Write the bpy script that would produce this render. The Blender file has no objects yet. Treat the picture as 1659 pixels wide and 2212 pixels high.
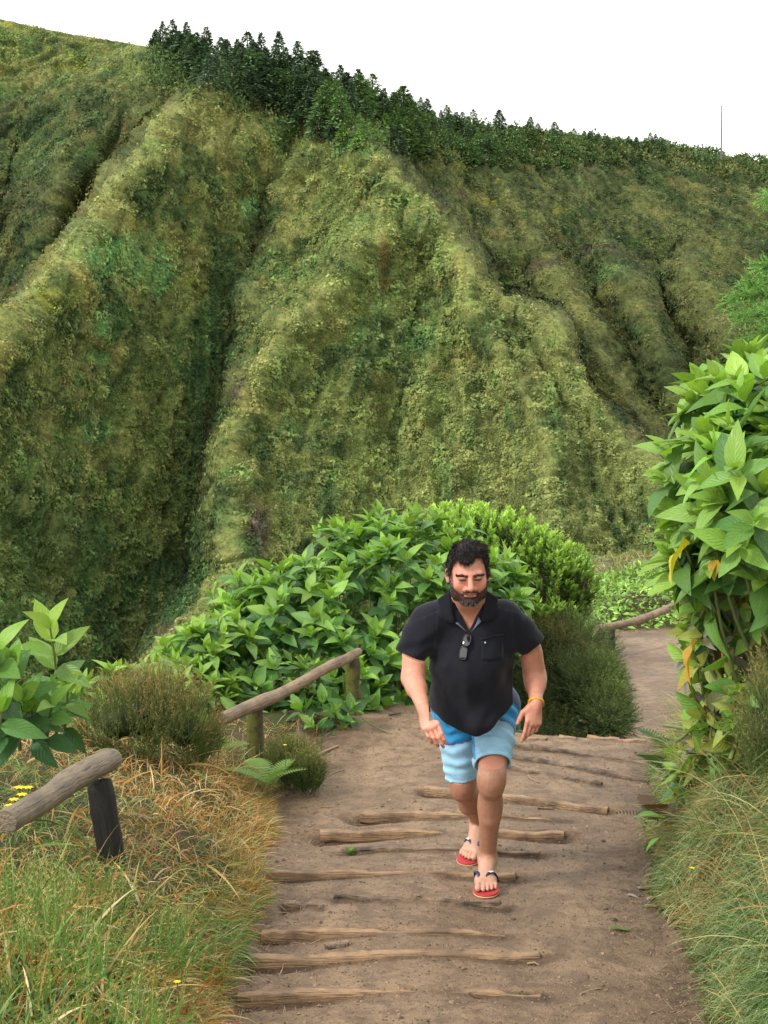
import bpy, math, random
import numpy as np
from mathutils import Vector, Matrix
from mathutils.geometry import delaunay_2d_cdt

# ------------------------------------------------------------------ camera, sky, sun, exposure
SC = bpy.context.scene
CAMZ = 2.3
FPX, CXP, CYP = 1478.0, 384.0, 512.0
PITCH = math.atan(172.0 / 1478.0)
CO, SI = math.cos(PITCH), math.sin(PITCH)
cam_d = bpy.data.cameras.new('camera')
cam = bpy.data.objects.new('camera', cam_d)
SC.collection.objects.link(cam)
cam.location = (0, 0, CAMZ)
cam.rotation_euler = (math.pi / 2 - PITCH, 0, 0)
cam_d.sensor_fit = 'VERTICAL'
cam_d.sensor_height = 24.0
cam_d.lens = FPX / 1024 * 24.0
cam_d.clip_start = 0.1
cam_d.clip_end = 5000
SC.camera = cam
SC.render.engine = 'CYCLES'
SC.view_settings.view_transform = 'Standard'
SC.view_settings.look = 'None'
SC.view_settings.gamma = 1.0
SC.view_settings.use_curve_mapping = False
SC.view_settings.exposure = 1.05
SC.cycles.max_bounces = 6
SC.cycles.transparent_max_bounces = 6
SC.cycles.use_denoising = True

SUN_EL, SUN_AZ = math.radians(62), math.radians(-35)      # azimuth clockwise from +Y (away from camera)
world = bpy.data.worlds.new('World')
SC.world = world
world.use_nodes = True
wn, wl = world.node_tree.nodes, world.node_tree.links
wn.clear()
w_out = wn.new('ShaderNodeOutputWorld')
w_bg = wn.new('ShaderNodeBackground')
w_sky = wn.new('ShaderNodeTexSky')
w_sky.sky_type = 'NISHITA'
w_sky.sun_disc = False
w_sky.sun_elevation = SUN_EL
w_sky.sun_rotation = SUN_AZ
w_hsv = wn.new('ShaderNodeHueSaturation')
w_hsv.inputs['Saturation'].default_value = 0.10
w_mix = wn.new('ShaderNodeMix')                            # high white cloud sheet over the clear sky
w_mix.data_type = 'RGBA'
w_mix.inputs[0].default_value = 0.80
w_mix.inputs[7].default_value = (13.7, 13.5, 13.0, 1)
wl.new(w_sky.outputs[0], w_hsv.inputs['Color'])
wl.new(w_hsv.outputs[0], w_mix.inputs[6])
wl.new(w_mix.outputs[2], w_bg.inputs['Color'])
w_bg.inputs['Strength'].default_value = 0.075
wl.new(w_bg.outputs[0], w_out.inputs['Surface'])

sun_d = bpy.data.lights.new('sun', 'SUN')
sun_d.energy = 1.5
sun_d.angle = math.radians(11)
sun_d.color = (1.0, 0.965, 0.91)
sun = bpy.data.objects.new('sun', sun_d)
SC.collection.objects.link(sun)
sd = Vector((math.sin(SUN_AZ) * math.cos(SUN_EL), math.cos(SUN_AZ) * math.cos(SUN_EL), math.sin(SUN_EL)))
# the brighter part of the cloud sheet is behind and left of the camera
sd = Vector((-0.62, -0.38, 0.68)).normalized()
w_sky.sun_elevation = math.asin(sd.z)
w_sky.sun_rotation = math.atan2(sd.x, sd.y)
sun.rotation_euler = sd.to_track_quat('Z', 'Y').to_euler()

# ------------------------------------------------------------------ helpers
RNG = np.random.default_rng(7)


def P(px, py, Y):
    """world point that stands at distance Y in front of the camera and is seen at 768x1024 picture point px, py"""
    x = (px - CXP) / FPX
    v = (CYP - py) / FPX
    k = Y / (CO + v * SI)
    return np.stack(np.broadcast_arrays(x * k, Y * 1.0, CAMZ + (v * CO - SI) * k), -1)


def Q(x, y, Y):                       # the same for points read at 1659x2212
    return P(np.asarray(x) * 0.46293, np.asarray(y) * 0.46293, Y)


def proj(p):
    p = np.asarray(p, float)
    zc = p[..., 1] * CO - (p[..., 2] - CAMZ) * SI
    up = p[..., 1] * SI + (p[..., 2] - CAMZ) * CO
    return CXP + FPX * p[..., 0] / zc, CYP - FPX * up / zc, zc


def _hash(i, j, k, seed):
    n = (i.astype(np.int64) * 374761393 + j.astype(np.int64) * 668265263 + k.astype(np.int64) * 2147483647 + seed * 974711) & 0xFFFFFFFF
    n = ((n ^ (n >> 13)) * 1274126177) & 0xFFFFFFFF
    n = ((n ^ (n >> 16)) * 2246822519) & 0xFFFFFFFF
    return ((n ^ (n >> 15)) & 0xFFFFFF) / float(0xFFFFFF)


def noise(x, y, z=0.0, seed=0):       # value noise -1..1
    x, y, z = np.broadcast_arrays(np.asarray(x, float), np.asarray(y, float), np.asarray(z, float))
    i, j, k = np.floor(x), np.floor(y), np.floor(z)
    fx, fy, fz = x - i, y - j, z - k
    fx = fx * fx * (3 - 2 * fx); fy = fy * fy * (3 - 2 * fy); fz = fz * fz * (3 - 2 * fz)
    r = 0
    for a in (0, 1):
        for b in (0, 1):
            for c in (0, 1):
                w = (fx if a else 1 - fx) * (fy if b else 1 - fy) * (fz if c else 1 - fz)
                r = r + w * _hash(i + a, j + b, k + c, seed)
    return r * 2 - 1


def fbm(x, y, z=0.0, oct=4, seed=0, gain=0.5):
    a, r, f, t = 1.0, 0, 1.0, 0
    for o in range(oct):
        r = r + a * noise(np.asarray(x) * f, np.asarray(y) * f, np.asarray(z) * f, seed + o * 17)
        t += a
        a *= gain
        f *= 2.03
    return r / t


def smooth(a, b, x):
    t = np.clip((x - a) / (b - a), 0, 1)
    return t * t * (3 - 2 * t)


def mesh_np(name, V, F, uv=None, col=None, smooth_shade=True):
    """V (n,3), F (m,3|4); uv, col per vertex"""
    V = np.ascontiguousarray(V, np.float32); F = np.ascontiguousarray(F, np.int32)
    me = bpy.data.meshes.new(name)
    m, k = F.shape
    me.vertices.add(len(V)); me.vertices.foreach_set('co', V.ravel())
    me.loops.add(m * k); me.loops.foreach_set('vertex_index', F.ravel())
    me.polygons.add(m)
    me.polygons.foreach_set('loop_start', np.arange(0, m * k, k, dtype=np.int32))
    me.polygons.foreach_set('loop_total', np.full(m, k, np.int32))
    me.polygons.foreach_set('use_smooth', np.full(m, smooth_shade))
    if uv is not None:
        l = me.uv_layers.new(name='UVMap')
        l.data.foreach_set('uv', np.ascontiguousarray(uv[F.ravel()], np.float32).ravel())
    if col is not None:
        a = me.color_attributes.new('Col', 'FLOAT_COLOR', 'POINT')
        c = np.ones((len(V), 4), np.float32); c[:, :3] = col[:, :3]
        a.data.foreach_set('color', c.ravel())
    me.update(calc_edges=True)
    return me


def link(name, me, mat=None, parent=None, label=None, cat=None, group=None, kind=None, loc=None):
    o = bpy.data.objects.new(name, me)
    SC.collection.objects.link(o)
    if mat is not None and me is not None and len(me.materials) == 0:
        me.materials.append(mat)
    if parent is not None:
        o.parent = parent
    if loc is not None:
        o.location = [float(q) for q in loc]
    if label: o['label'] = label
    if cat: o['category'] = cat
    if group: o['group'] = group
    if kind: o['kind'] = kind
    return o


def thing(name, loc, label, cat, group=None):
    return link(name, None, None, None, label, cat, group, None, loc)


def grid_faces(nu, nv):
    i = np.arange(nu - 1)[:, None] * nv + np.arange(nv - 1)[None, :]
    return np.stack([i, i + 1, i + nv + 1, i + nv], -1).reshape(-1, 4)


def blur(a, n=1):
    for _ in range(n):
        p = np.pad(a, 1, mode='edge')
        a = (p[1:-1, 1:-1] * 4 + p[:-2, 1:-1] * 2 + p[2:, 1:-1] * 2 + p[1:-1, :-2] * 2 + p[1:-1, 2:] * 2 +
             p[:-2, :-2] + p[:-2, 2:] + p[2:, :-2] + p[2:, 2:]) / 16
    return a


# ------------------------------------------------------------------ materials
def new_mat(name):
    m = bpy.data.materials.new(name)
    m.use_nodes = True
    nt = m.node_tree
    nt.nodes.clear()
    return m, nt.nodes, nt.links


def N(nodes, t, **kw):
    n = nodes.new(t)
    for k, v in kw.items():
        if k.startswith('i_'):
            n.inputs[k[2:].replace('_', ' ')].default_value = v
        else:
            setattr(n, k, v)
    return n


def mixc(nodes, links, fac, a, b, blend='MIX'):
    n = nodes.new('ShaderNodeMix')
    n.data_type = 'RGBA'; n.blend_type = blend
    for sock, v in ((n.inputs[0], fac), (n.inputs[6], a), (n.inputs[7], b)):
        if isinstance(v, bpy.types.NodeSocket): links.new(v, sock)
        elif isinstance(v, (int, float)): sock.default_value = v
        else: sock.default_value = (*v[:3], 1)
    return n.outputs[2]


def math_n(nodes, links, op, a, b=None, c=None):
    n = nodes.new('ShaderNodeMath'); n.operation = op
    for k, v in enumerate((a, b, c)):
        if v is None: continue
        if isinstance(v, bpy.types.NodeSocket): links.new(v, n.inputs[k])
        else: n.inputs[k].default_value = v
    return n.outputs[0]


def ramp(nodes, links, fac, stops):
    n = nodes.new('ShaderNodeValToRGB')
    e = n.color_ramp.elements
    while len(e) < len(stops): e.new(0.5)
    for q, (p, c) in zip(e, stops):
        q.position = p; q.color = (*c[:3], 1) if not isinstance(c, (int, float)) else (c, c, c, 1)
    links.new(fac, n.inputs[0])
    return n.outputs[0]


def tex_noise(nodes, links, vec, scale, detail=4, rough=0.55, dist=0.0):
    n = nodes.new('ShaderNodeTexNoise')
    n.inputs['Scale'].default_value = scale; n.inputs['Detail'].default_value = detail
    n.inputs['Roughness'].default_value = rough; n.inputs['Distortion'].default_value = dist
    if vec is not None: links.new(vec, n.inputs['Vector'])
    return n.outputs[0]


def finish(nodes, links, color, rough=0.6, spec=0.3, bump=None, bump_d=0.01, bump_s=0.6, transl=0.0, metallic=0.0, sheen=0.0, sss=0.0):
    b = nodes.new('ShaderNodeBsdfPrincipled')
    o = nodes.new('ShaderNodeOutputMaterial')
    if isinstance(color, bpy.types.NodeSocket): links.new(color, b.inputs['Base Color'])
    else: b.inputs['Base Color'].default_value = (*color[:3], 1)
    if isinstance(rough, bpy.types.NodeSocket): links.new(rough, b.inputs['Roughness'])
    else: b.inputs['Roughness'].default_value = rough
    b.inputs['Specular IOR Level'].default_value = spec
    b.inputs['Metallic'].default_value = metallic
    b.inputs['Sheen Weight'].default_value = sheen
    if sss > 0:
        b.inputs['Subsurface Weight'].default_value = sss
        b.inputs['Subsurface Radius'].default_value = (1.0, 0.35, 0.2)
        b.inputs['Subsurface Scale'].default_value = 0.012
    if bump is not None:
        bn = nodes.new('ShaderNodeBump')
        bn.inputs['Distance'].default_value = bump_d; bn.inputs['Strength'].default_value = bump_s
        links.new(bump, bn.inputs['Height']); links.new(bn.outputs[0], b.inputs['Normal'])
    if transl > 0:
        t = nodes.new('ShaderNodeBsdfTranslucent')
        if isinstance(color, bpy.types.NodeSocket):
            g = mixc(nodes, links, 1.0, color, (1.25, 1.25, 0.55), 'MULTIPLY')
            links.new(g, t.inputs['Color'])
        else: t.inputs['Color'].default_value = (*color[:3], 1)
        mx = nodes.new('ShaderNodeMixShader'); mx.inputs[0].default_value = transl
        links.new(b.outputs[0], mx.inputs[1]); links.new(t.outputs[0], mx.inputs[2])
        links.new(mx.outputs[0], o.inputs[0])
    else:
        links.new(b.outputs[0], o.inputs[0])
    return b


def attr(nodes, name='Col'):
    n = nodes.new('ShaderNodeAttribute'); n.attribute_name = name
    return n.outputs['Color']


def coord(nodes, which='Object'):
    n = nodes.new('ShaderNodeTexCoord')
    return n.outputs[which]


def mat_plain(name, color, rough=0.6, spec=0.3, noise_amt=0.15, scale=60, bump_d=0.002):
    m, n, l = new_mat(name)
    t = tex_noise(n, l, coord(n), scale, 4)
    c = mixc(n, l, t, [q * (1 - noise_amt) for q in color], [min(1, q * (1 + noise_amt)) for q in color])
    finish(n, l, c, rough, spec, t, bump_d, 0.4)
    return m


def mat_leaf(name, use_obj, spots=0.0, transl=0.3, rough=0.42, spec=0.4):
    """big leaf: light midrib and side veins from the leaf's own UV, optional brown spots"""
    m, n, l = new_mat(name)
    base = n.new('ShaderNodeObjectInfo').outputs['Color'] if use_obj else attr(n)
    uv = n.new('ShaderNodeUVMap').outputs[0]
    sep = n.new('ShaderNodeSeparateXYZ'); l.new(uv, sep.inputs[0])
    av = math_n(n, l, 'ABSOLUTE', math_n(n, l, 'SUBTRACT', sep.outputs[1], 0.5))
    rib = math_n(n, l, 'LESS_THAN', av, 0.022)
    w = math_n(n, l, 'SUBTRACT', math_n(n, l, 'MULTIPLY', sep.outputs[0], 8.0), math_n(n, l, 'MULTIPLY', av, 6.0))
    fr = math_n(n, l, 'ABSOLUTE', math_n(n, l, 'SUBTRACT', math_n(n, l, 'FRACT', w), 0.5))
    side = math_n(n, l, 'LESS_THAN', fr, 0.06)
    v = math_n(n, l, 'MAXIMUM', rib, math_n(n, l, 'MULTIPLY', side, 0.5))
    t = tex_noise(n, l, coord(n), 14, 4)
    c = mixc(n, l, t, mixc(n, l, 1.0, base, (0.8, 0.82, 0.78), 'MULTIPLY'), mixc(n, l, 1.0, base, (1.2, 1.18, 1.2), 'MULTIPLY'))
    c = mixc(n, l, math_n(n, l, 'MULTIPLY', v, 0.45), c, mixc(n, l, 1.0, base, (1.9, 1.6, 1.9), 'MULTIPLY'))
    if spots > 0:
        vo = n.new('ShaderNodeTexVoronoi'); vo.inputs['Scale'].default_value = 75
        l.new(coord(n), vo.inputs['Vector'])
        s2 = tex_noise(n, l, coord(n), 9, 3)
        k = math_n(n, l, 'MULTIPLY', math_n(n, l, 'LESS_THAN', vo.outputs['Distance'], 0.27), math_n(n, l, 'GREATER_THAN', s2, 0.52))
        c = mixc(n, l, math_n(n, l, 'MULTIPLY', k, spots), c, (0.06, 0.035, 0.03))
    hgt = math_n(n, l, 'SUBTRACT', math_n(n, l, 'MULTIPLY', fr, 1.0), math_n(n, l, 'MULTIPLY', rib, 0.6))
    finish(n, l, c, rough, spec, hgt, 0.004, 0.6, transl)
    return m


def mat_foliage(name, transl=0.2, rough=0.6, spec=0.25):
    m, n, l = new_mat(name)
    finish(n, l, attr(n), rough, spec, None, transl=transl)
    return m


def leaf_template(nl=6, width=0.42, curl=0.25, fold=0.18, serr=0.0, tipp=1.6, wav=0.0):
    """unit-length leaf along +X, width along Y, up +Z. returns V, F, UV"""
    V, UV = [], []
    for i in range(nl + 1):
        t = i / nl
        w = width * 0.5 * (math.sin(math.pi * t ** 0.8) ** 0.85) * (1 - 0.25 * t ** tipp)
        if i == nl: w = 0.0
        if i == 0: w = 0.012
        z = -curl * t * t
        for s in (-1, 0, 1):
            ww = w * (1 + (serr if (i % 2 and s) else 0))
            V.append((t - 0.06 * curl * t, s * ww, z + abs(s) * fold * ww * 2 + wav * math.sin(t * 9 + s) * abs(s) * w))
            UV.append((t, 0.5 + s * 0.5))
    F = []
    for i in range(nl):
        for s in (0, 1):
            a = i * 3 + s
            F.append((a, a + 3, a + 4, a + 1))
    return np.array(V), np.array(F), np.array(UV)


def frames(dirs, roll, ups=None):
    """rotation matrices whose X axis is dirs, and Z as upright as possible, rolled about X"""
    d = dirs / np.linalg.norm(dirs, axis=1, keepdims=True)
    up = np.tile([0, 0, 1.0], (len(d), 1)) if ups is None else ups
    y = np.cross(up, d); ln = np.linalg.norm(y, axis=1, keepdims=True)
    y = np.where(ln < 1e-4, np.array([[0, 1.0, 0]]), y / np.maximum(ln, 1e-4))
    z = np.cross(d, y)
    c, s = np.cos(roll)[:, None], np.sin(roll)[:, None]
    y2, z2 = y * c + z * s, z * c - y * s
    return np.stack([d, y2, z2], -1)


def stamp(tmpl, pos, R, scale):
    """copies of a template (V,F,UV) -> one vertex soup"""
    V, F, UV = tmpl
    n = len(pos)
    W = np.einsum('nij,vj->nvi', R, V) * np.asarray(scale).reshape(-1, 1, 1) + pos[:, None, :]
    FF = F[None] + (np.arange(n) * len(V))[:, None, None]
    return W.reshape(-1, 3), FF.reshape(-1, F.shape[1]), np.tile(UV, (n, 1))


def tube(pts, rad, ns=8, cap=True, wob=0.0, seed=0):
    """tapered tube through points -> V,F (quads)"""
    pts = np.asarray(pts, float); n = len(pts)
    rad = np.broadcast_to(np.asarray(rad, float), (n,)).copy()
    tan = np.gradient(pts, axis=0); tan /= np.linalg.norm(tan, axis=1, keepdims=True)
    ref = np.array([0, 0, 1.0]) if abs(tan[0, 2]) < 0.9 else np.array([1.0, 0, 0])
    V = []
    for i in range(n):
        a = np.cross(ref, tan[i]); a /= np.linalg.norm(a); b = np.cross(tan[i], a)
        th = np.arange(ns) / ns * 2 * math.pi
        r = rad[i] * (1 + (wob * noise(np.cos(th) * 1.5 + 5, np.sin(th) * 1.5 + 5, i * 0.35, seed) if wob else 0))
        V.append(pts[i] + np.outer(np.cos(th) * r, a) + np.outer(np.sin(th) * r, b))
    V = np.concatenate(V)
    F = []
    for i in range(n - 1):
        for k in range(ns):
            a, b = i * ns + k, i * ns + (k + 1) % ns
            F.append((a, b, b + ns, a + ns))
    if cap:
        c0 = len(V)                                        # separate rings keep the cut ends crisp
        V = np.concatenate([V, V[:ns], V[(n - 1) * ns:n * ns], pts[:1] - tan[:1] * rad[0] * .06, pts[-1:] + tan[-1:] * rad[-1] * .06])
        a0, a1, e0, e1 = c0, c0 + ns, c0 + 2 * ns, c0 + 2 * ns + 1
        for k in range(ns):
            F.append((e0, a0 + (k + 1) % ns, a0 + k, a0 + k)); F.append((e1, a1 + k, a1 + (k + 1) % ns, a1 + (k + 1) % ns))
    return V, np.array(F)


def from_vf(name, V, F, sm=True, uv=None, col=None):
    """faces that may hold doubled corners (triangles)"""
    me = bpy.data.meshes.new(name)
    fs = []
    for f in np.asarray(F).tolist():
        g = []
        for q in f:
            if q not in g: g.append(q)
        fs.append(g)
    me.from_pydata(np.asarray(V).tolist(), [], fs)
    me.polygons.foreach_set('use_smooth', [sm] * len(me.polygons))
    if col is not None:
        a = me.color_attributes.new('Col', 'FLOAT_COLOR', 'POINT')
        c = np.ones((len(V), 4), np.float32); c[:, :3] = col[:, :3]
        a.data.foreach_set('color', c.ravel())
    me.update()
    return me


def join_vf(parts):
    Vs, Fs, o = [], [], 0
    for V, F in parts:
        Vs.append(V); Fs.append(np.asarray(F) + o); o += len(V)
    return np.concatenate(Vs), np.concatenate(Fs)


def ribbons(root, d, length, width, bend, col, nseg=3, tipc=None, droop=None, side=None):
    """grass blades: root (n,3), d (n,3) start direction, droop pulls down. returns V,F,C"""
    n = len(root)
    d = d / np.linalg.norm(d, axis=1, keepdims=True)
    if side is None:
        a = RNG.uniform(0, 2 * np.pi, n)
        side = np.stack([np.cos(a), np.sin(a), 0 * a], -1)
    side = np.cross(side, d); side /= np.maximum(np.linalg.norm(side, axis=1, keepdims=True), 1e-5)
    V, C = [], []
    p = root.copy(); cur = d.copy()
    g = np.array([0, 0, -1.0])
    for s in range(nseg + 1):
        t = s / nseg
        w = width * (1 - t ** 1.5) * (0.6 + 0.4 * min(1, t * 3)) + (0.0 if s == nseg else 0)
        V.append(p - side * w[:, None] * 0.5); V.append(p + side * w[:, None] * 0.5)
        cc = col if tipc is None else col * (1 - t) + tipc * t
        C.append(cc); C.append(cc)
        cur = cur + g * (bend / nseg)[:, None]
        cur /= np.linalg.norm(cur, axis=1, keepdims=True)
        p = p + cur * (length / nseg)[:, None]
    V = np.stack(V, 1); C = np.stack(C, 1)
    k = 2 * (nseg + 1)
    b = (np.arange(n) * k)[:, None, None]
    f = np.array([[2 * s, 2 * s + 1, 2 * s + 3, 2 * s + 2] for s in range(nseg)])
    return V.reshape(-1, 3), (b + f[None]).reshape(-1, 4), C.reshape(-1, 3)


def pal(n, colors, weights, var=0.18):
    c = np.array(colors)[RNG.choice(len(colors), n, p=np.array(weights) / sum(weights))]
    return np.clip(c * RNG.uniform(1 - var, 1 + var, (n, 1)) * RNG.uniform(0.93, 1.07, (n, 3)), 0, 1)
# ------------------------------------------------------------------ crater wall (far hillside)
TV, TE = [], []


def line(pts, ext=None):
    idx = []
    for p in pts:
        if p in TV: idx.append(TV.index(p))
        else: TV.append(p); idx.append(len(TV) - 1)
    for a, b in zip(idx, idx[1:]): TE.append((a, b))


SKY = [(-300, 20, 400), (0, 42, 395), (150, 74, 392), (270, 92, 390), (340, 105, 376), (470, 140, 366), (600, 160, 360), (680, 192, 362),
       (760, 222, 368), (850, 246, 375), (1000, 272, 385), (1200, 296, 392), (1400, 318, 398), (1559, 336, 400), (1659, 358, 400), (1950, 430, 405)]
line(SKY)
# crest of the left spur and the wall hidden behind it
line([(450, 212, 338), (370, 262, 330), (300, 360, 318), (262, 400, 314), (205, 500, 305), (165, 560, 298), (120, 630, 290), (60, 690, 284), (0, 745, 278), (-150, 900, 262), (-300, 1000, 255)])
line([(430, 198, 352), (345, 250, 346), (272, 345, 342), (235, 385, 340), (178, 485, 333), (135, 548, 328), (92, 618, 322), (32, 676, 316), (-20, 728, 312), (-165, 880, 300), (-300, 960, 296)])
line([(180, 150, 386), (170, 250, 366), (140, 400, 346), (110, 500, 336)])
line([(60, 180, 386), (40, 330, 369), (20, 480, 352), (-10, 620, 338)])
line([(280, 180, 372), (240, 280, 358)])
TV += [(-300, 250, 385), (-300, 500, 352), (-100, 400, 356)]
# ribs and runnels on the left spur
# gully between left spur and middle spur
line([(570, 400, 331), (560, 500, 324), (530, 620, 315), (505, 780, 304), (472, 950, 294), (450, 1080, 285), (425, 1230, 275), (320, 1400, 260), (220, 1600, 243)])
# left crest of the middle spur
line([(985, 560, 309), (900, 500, 313), (850, 500, 314), (790, 545, 309), (740, 600, 304), (690, 680, 297), (620, 722, 292), (570, 800, 285), (530, 880, 279), (492, 1000, 270), (500, 1110, 262), (515, 1230, 254), (465, 1330, 246), (380, 1420, 238), (280, 1600, 226)])
# main crest and right crest
line([(680, 240, 350), (760, 290, 337), (810, 325, 331), (850, 380, 326), (890, 440, 321), (940, 490, 315), (985, 560, 309), (1040, 650, 302), (1110, 690, 299), (1185, 712, 295), (1205, 770, 291), (1270, 880, 283), (1330, 950, 277), (1390, 1020, 271), (1440, 1100, 264), (1470, 1180, 258), (1500, 1320, 247)])
line([(850, 318, 356), (890, 372, 351), (925, 425, 347), (968, 475, 343), (1015, 548, 338), (1065, 635, 332), (1130, 668, 330), (1212, 692, 321), (1234, 758, 312), (1298, 865, 301), (1358, 936, 293), (1418, 1006, 286), (1466, 1085, 278), (1498, 1165, 271), (1540, 1300, 262)])
line([(480, 330, 327), (470, 460, 321), (430, 640, 312), (380, 850, 297), (330, 1100, 280), (280, 1350, 262)])
line([(690, 330, 331), (720, 440, 322), (700, 560, 312)])
# inner rib and shallow hollows of the middle face
line([(985, 560, 309), (1010, 650, 300), (1060, 740, 293), (1110, 830, 286), (1150, 900, 280), (1180, 980, 273), (1190, 1080, 265), (1200, 1260, 252)])
line([(885, 560, 312), (880, 680, 304), (880, 800, 295), (870, 950, 284), (860, 1100, 273), (850, 1280, 259)])
# right wall: ribs and gullies
TV += [(1000, 360, 366), (1200, 380, 376), (1400, 420, 376), (1600, 460, 376), (1900, 540, 380)]
line([(1000, 470, 352), (1150, 500, 352), (1300, 510, 356), (1480, 530, 358)])
line([(1150, 560, 340), (1240, 670, 322), (1290, 760, 311), (1345, 860, 301), (1400, 950, 293), (1470, 1050, 284), (1530, 1160, 275), (1590, 1300, 266)])
line([(1250, 580, 346), (1320, 690, 331), (1370, 790, 320), (1410, 870, 312), (1470, 980, 302), (1560, 1100, 291)])
line([(1320, 580, 341), (1390, 690, 322), (1440, 790, 309), (1490, 890, 300), (1540, 1010, 290), (1600, 1120, 281)])
line([(1400, 600, 348), (1432, 680, 339), (1478, 770, 329), (1500, 850, 321), (1560, 950, 311)])
line([(1480, 600, 343), (1540, 700, 325), (1600, 800, 312), (1650, 920, 302), (1720, 1100, 288)])
TV += [(-300, 1900, 222), (0, 1900, 215), (300, 1900, 208), (600, 1900, 218), (860, 1900, 226), (1350, 1900, 228), (1650, 1900, 236), (1950, 1900, 245), (1950, 1400, 270), (600, 1600, 236), (860, 1600, 245), (1350, 1600, 242), (1650, 1600, 256), (1950, 700, 345)]

# deepen the relief about the mean fall of the wall
BACKL = {(430, 198), (345, 250), (272, 345), (235, 385), (178, 485), (135, 548), (92, 618), (32, 676), (-20, 728), (-165, 880)}
BACKR = {(850, 318), (890, 372), (925, 425), (968, 475), (1015, 548), (1065, 635), (1130, 668), (1212, 692), (1232, 758), (1296, 865), (1356, 936), (1416, 1006), (1464, 1085), (1495, 1165)}
TV = [(x, y, d + (14 if (x, y) in BACKL else 0)) for (x, y, d) in TV]
TV = [(x, y, d + 0.55 * (d - (392 - 0.098 * (y - 100)))) if 150 < y < 1500 else (x, y, d) for (x, y, d) in TV]
res = delaunay_2d_cdt([Vector((p[0], p[1])) for p in TV], TE, [], 0, 0.01)
tin_v = np.array([list(v) for v in res[0]]); tin_f = res[2]
tin_d = np.zeros(len(tin_v))
srcp = np.array([(p[0], p[1]) for p in TV], float); srcd = np.array([p[2] for p in TV], float)
for i, v in enumerate(tin_v):
    dd = np.hypot(*(srcp - v).T)
    o = np.argsort(dd)[:2]
    tin_d[i] = srcd[o[0]] if dd[o[0]] < 1.0 else np.average(srcd[o], weights=1 / dd[o])


def tin_depth(X, Y):
    D = np.full(X.shape, np.nan)
    for f in tin_f:
        a, b, c = tin_v[f[0]], tin_v[f[1]], tin_v[f[2]]
        lo, hi = np.min([a, b, c], 0) - 1, np.max([a, b, c], 0) + 1
        m = (X >= lo[0]) & (X <= hi[0]) & (Y >= lo[1]) & (Y <= hi[1])
        if not m.any(): continue
        x, y = X[m], Y[m]
        det = (b[1] - c[1]) * (a[0] - c[0]) + (c[0] - b[0]) * (a[1] - c[1])
        if abs(det) < 1e-6: continue
        w1 = ((b[1] - c[1]) * (x - c[0]) + (c[0] - b[0]) * (y - c[1])) / det
        w2 = ((c[1] - a[1]) * (x - c[0]) + (a[0] - c[0]) * (y - c[1])) / det
        w3 = 1 - w1 - w2
        ins = (w1 > -1e-3) & (w2 > -1e-3) & (w3 > -1e-3)
        val = w1 * tin_d[f[0]] + w2 * tin_d[f[1]] + w3 * tin_d[f[2]]
        t = D[m]; t[ins] = val[ins]; D[m] = t
    return D


def sky_y(x):
    return np.interp(x, [p[0] for p in SKY], [p[1] for p in SKY])


NU, NVV = 600, 440
uu = np.linspace(-290, 1940, NU)
ww = np.linspace(0, 1, NVV)
GX = np.repeat(uu[:, None], NVV, 1)
sy = sky_y(uu)[:, None] + 1.5
wob = 7 * fbm(uu / 60, uu * 0, 3.3, 3, 5)[:, None]
GY = sy + ww[None] ** 1.0 * (1850 + 0 * sy - sy)
# warp the drawn lines a little so that no crest runs straight
WX = 16 * fbm(GX / 90, GY / 90, 1.5, 3, 41) + 5 * fbm(GX / 25, GY / 25, 2.5, 2, 42)
WY = 16 * fbm(GX / 90, GY / 90, 7.5, 3, 43)
fade = smooth(0, 60, GY - sy)
D = tin_depth(np.clip(GX + WX * fade, -299, 1949), np.clip(GY + WY * fade, sky_y(np.clip(GX + WX * fade, -299, 1949)) + 1, 1899))
nanm = np.isnan(D)
if nanm.any():
    D[nanm] = np.interp(np.flatnonzero(nanm.ravel()), np.flatnonzero(~nanm.ravel()), D.ravel()[~nanm.ravel()])
D = blur(D, 1)
HB = Q(GX, GY, D)
HS_ = np.stack([blur(HB[..., k], 7) for k in range(3)], -1)
gn = np.cross(np.gradient(HS_, axis=0), np.gradient(HS_, axis=1))
gn /= np.linalg.norm(gn, axis=2, keepdims=True)
gn *= -np.sign(gn[..., 1:2])
if gn[..., 1].mean() > 0: gn = -gn
hx, hy, hz = HB[..., 0], HB[..., 1], HB[..., 2]
# runnels fan out from the top of each spur, following the fall of its flanks
FX, FY = GX + WX * fade, GY + WY * fade


def fan(ax_, ay_):
    dx_, dy_ = FX - ax_, FY - ay_
    return np.arctan2(dx_, dy_), np.hypot(dx_, dy_)


def seg_dist(x, y, pts):
    d = np.full(x.shape, 1e9)
    for a, b in zip(pts, pts[1:]):
        ax, ay, bx, by = a[0], a[1], b[0], b[1]
        t = np.clip(((x - ax) * (bx - ax) + (y - ay) * (by - ay)) / ((bx - ax) ** 2 + (by - ay) ** 2 + 1e-9), 0, 1)
        d = np.minimum(d, np.hypot(x - ax - t * (bx - ax), y - ay - t * (by - ay)))
    return d


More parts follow.
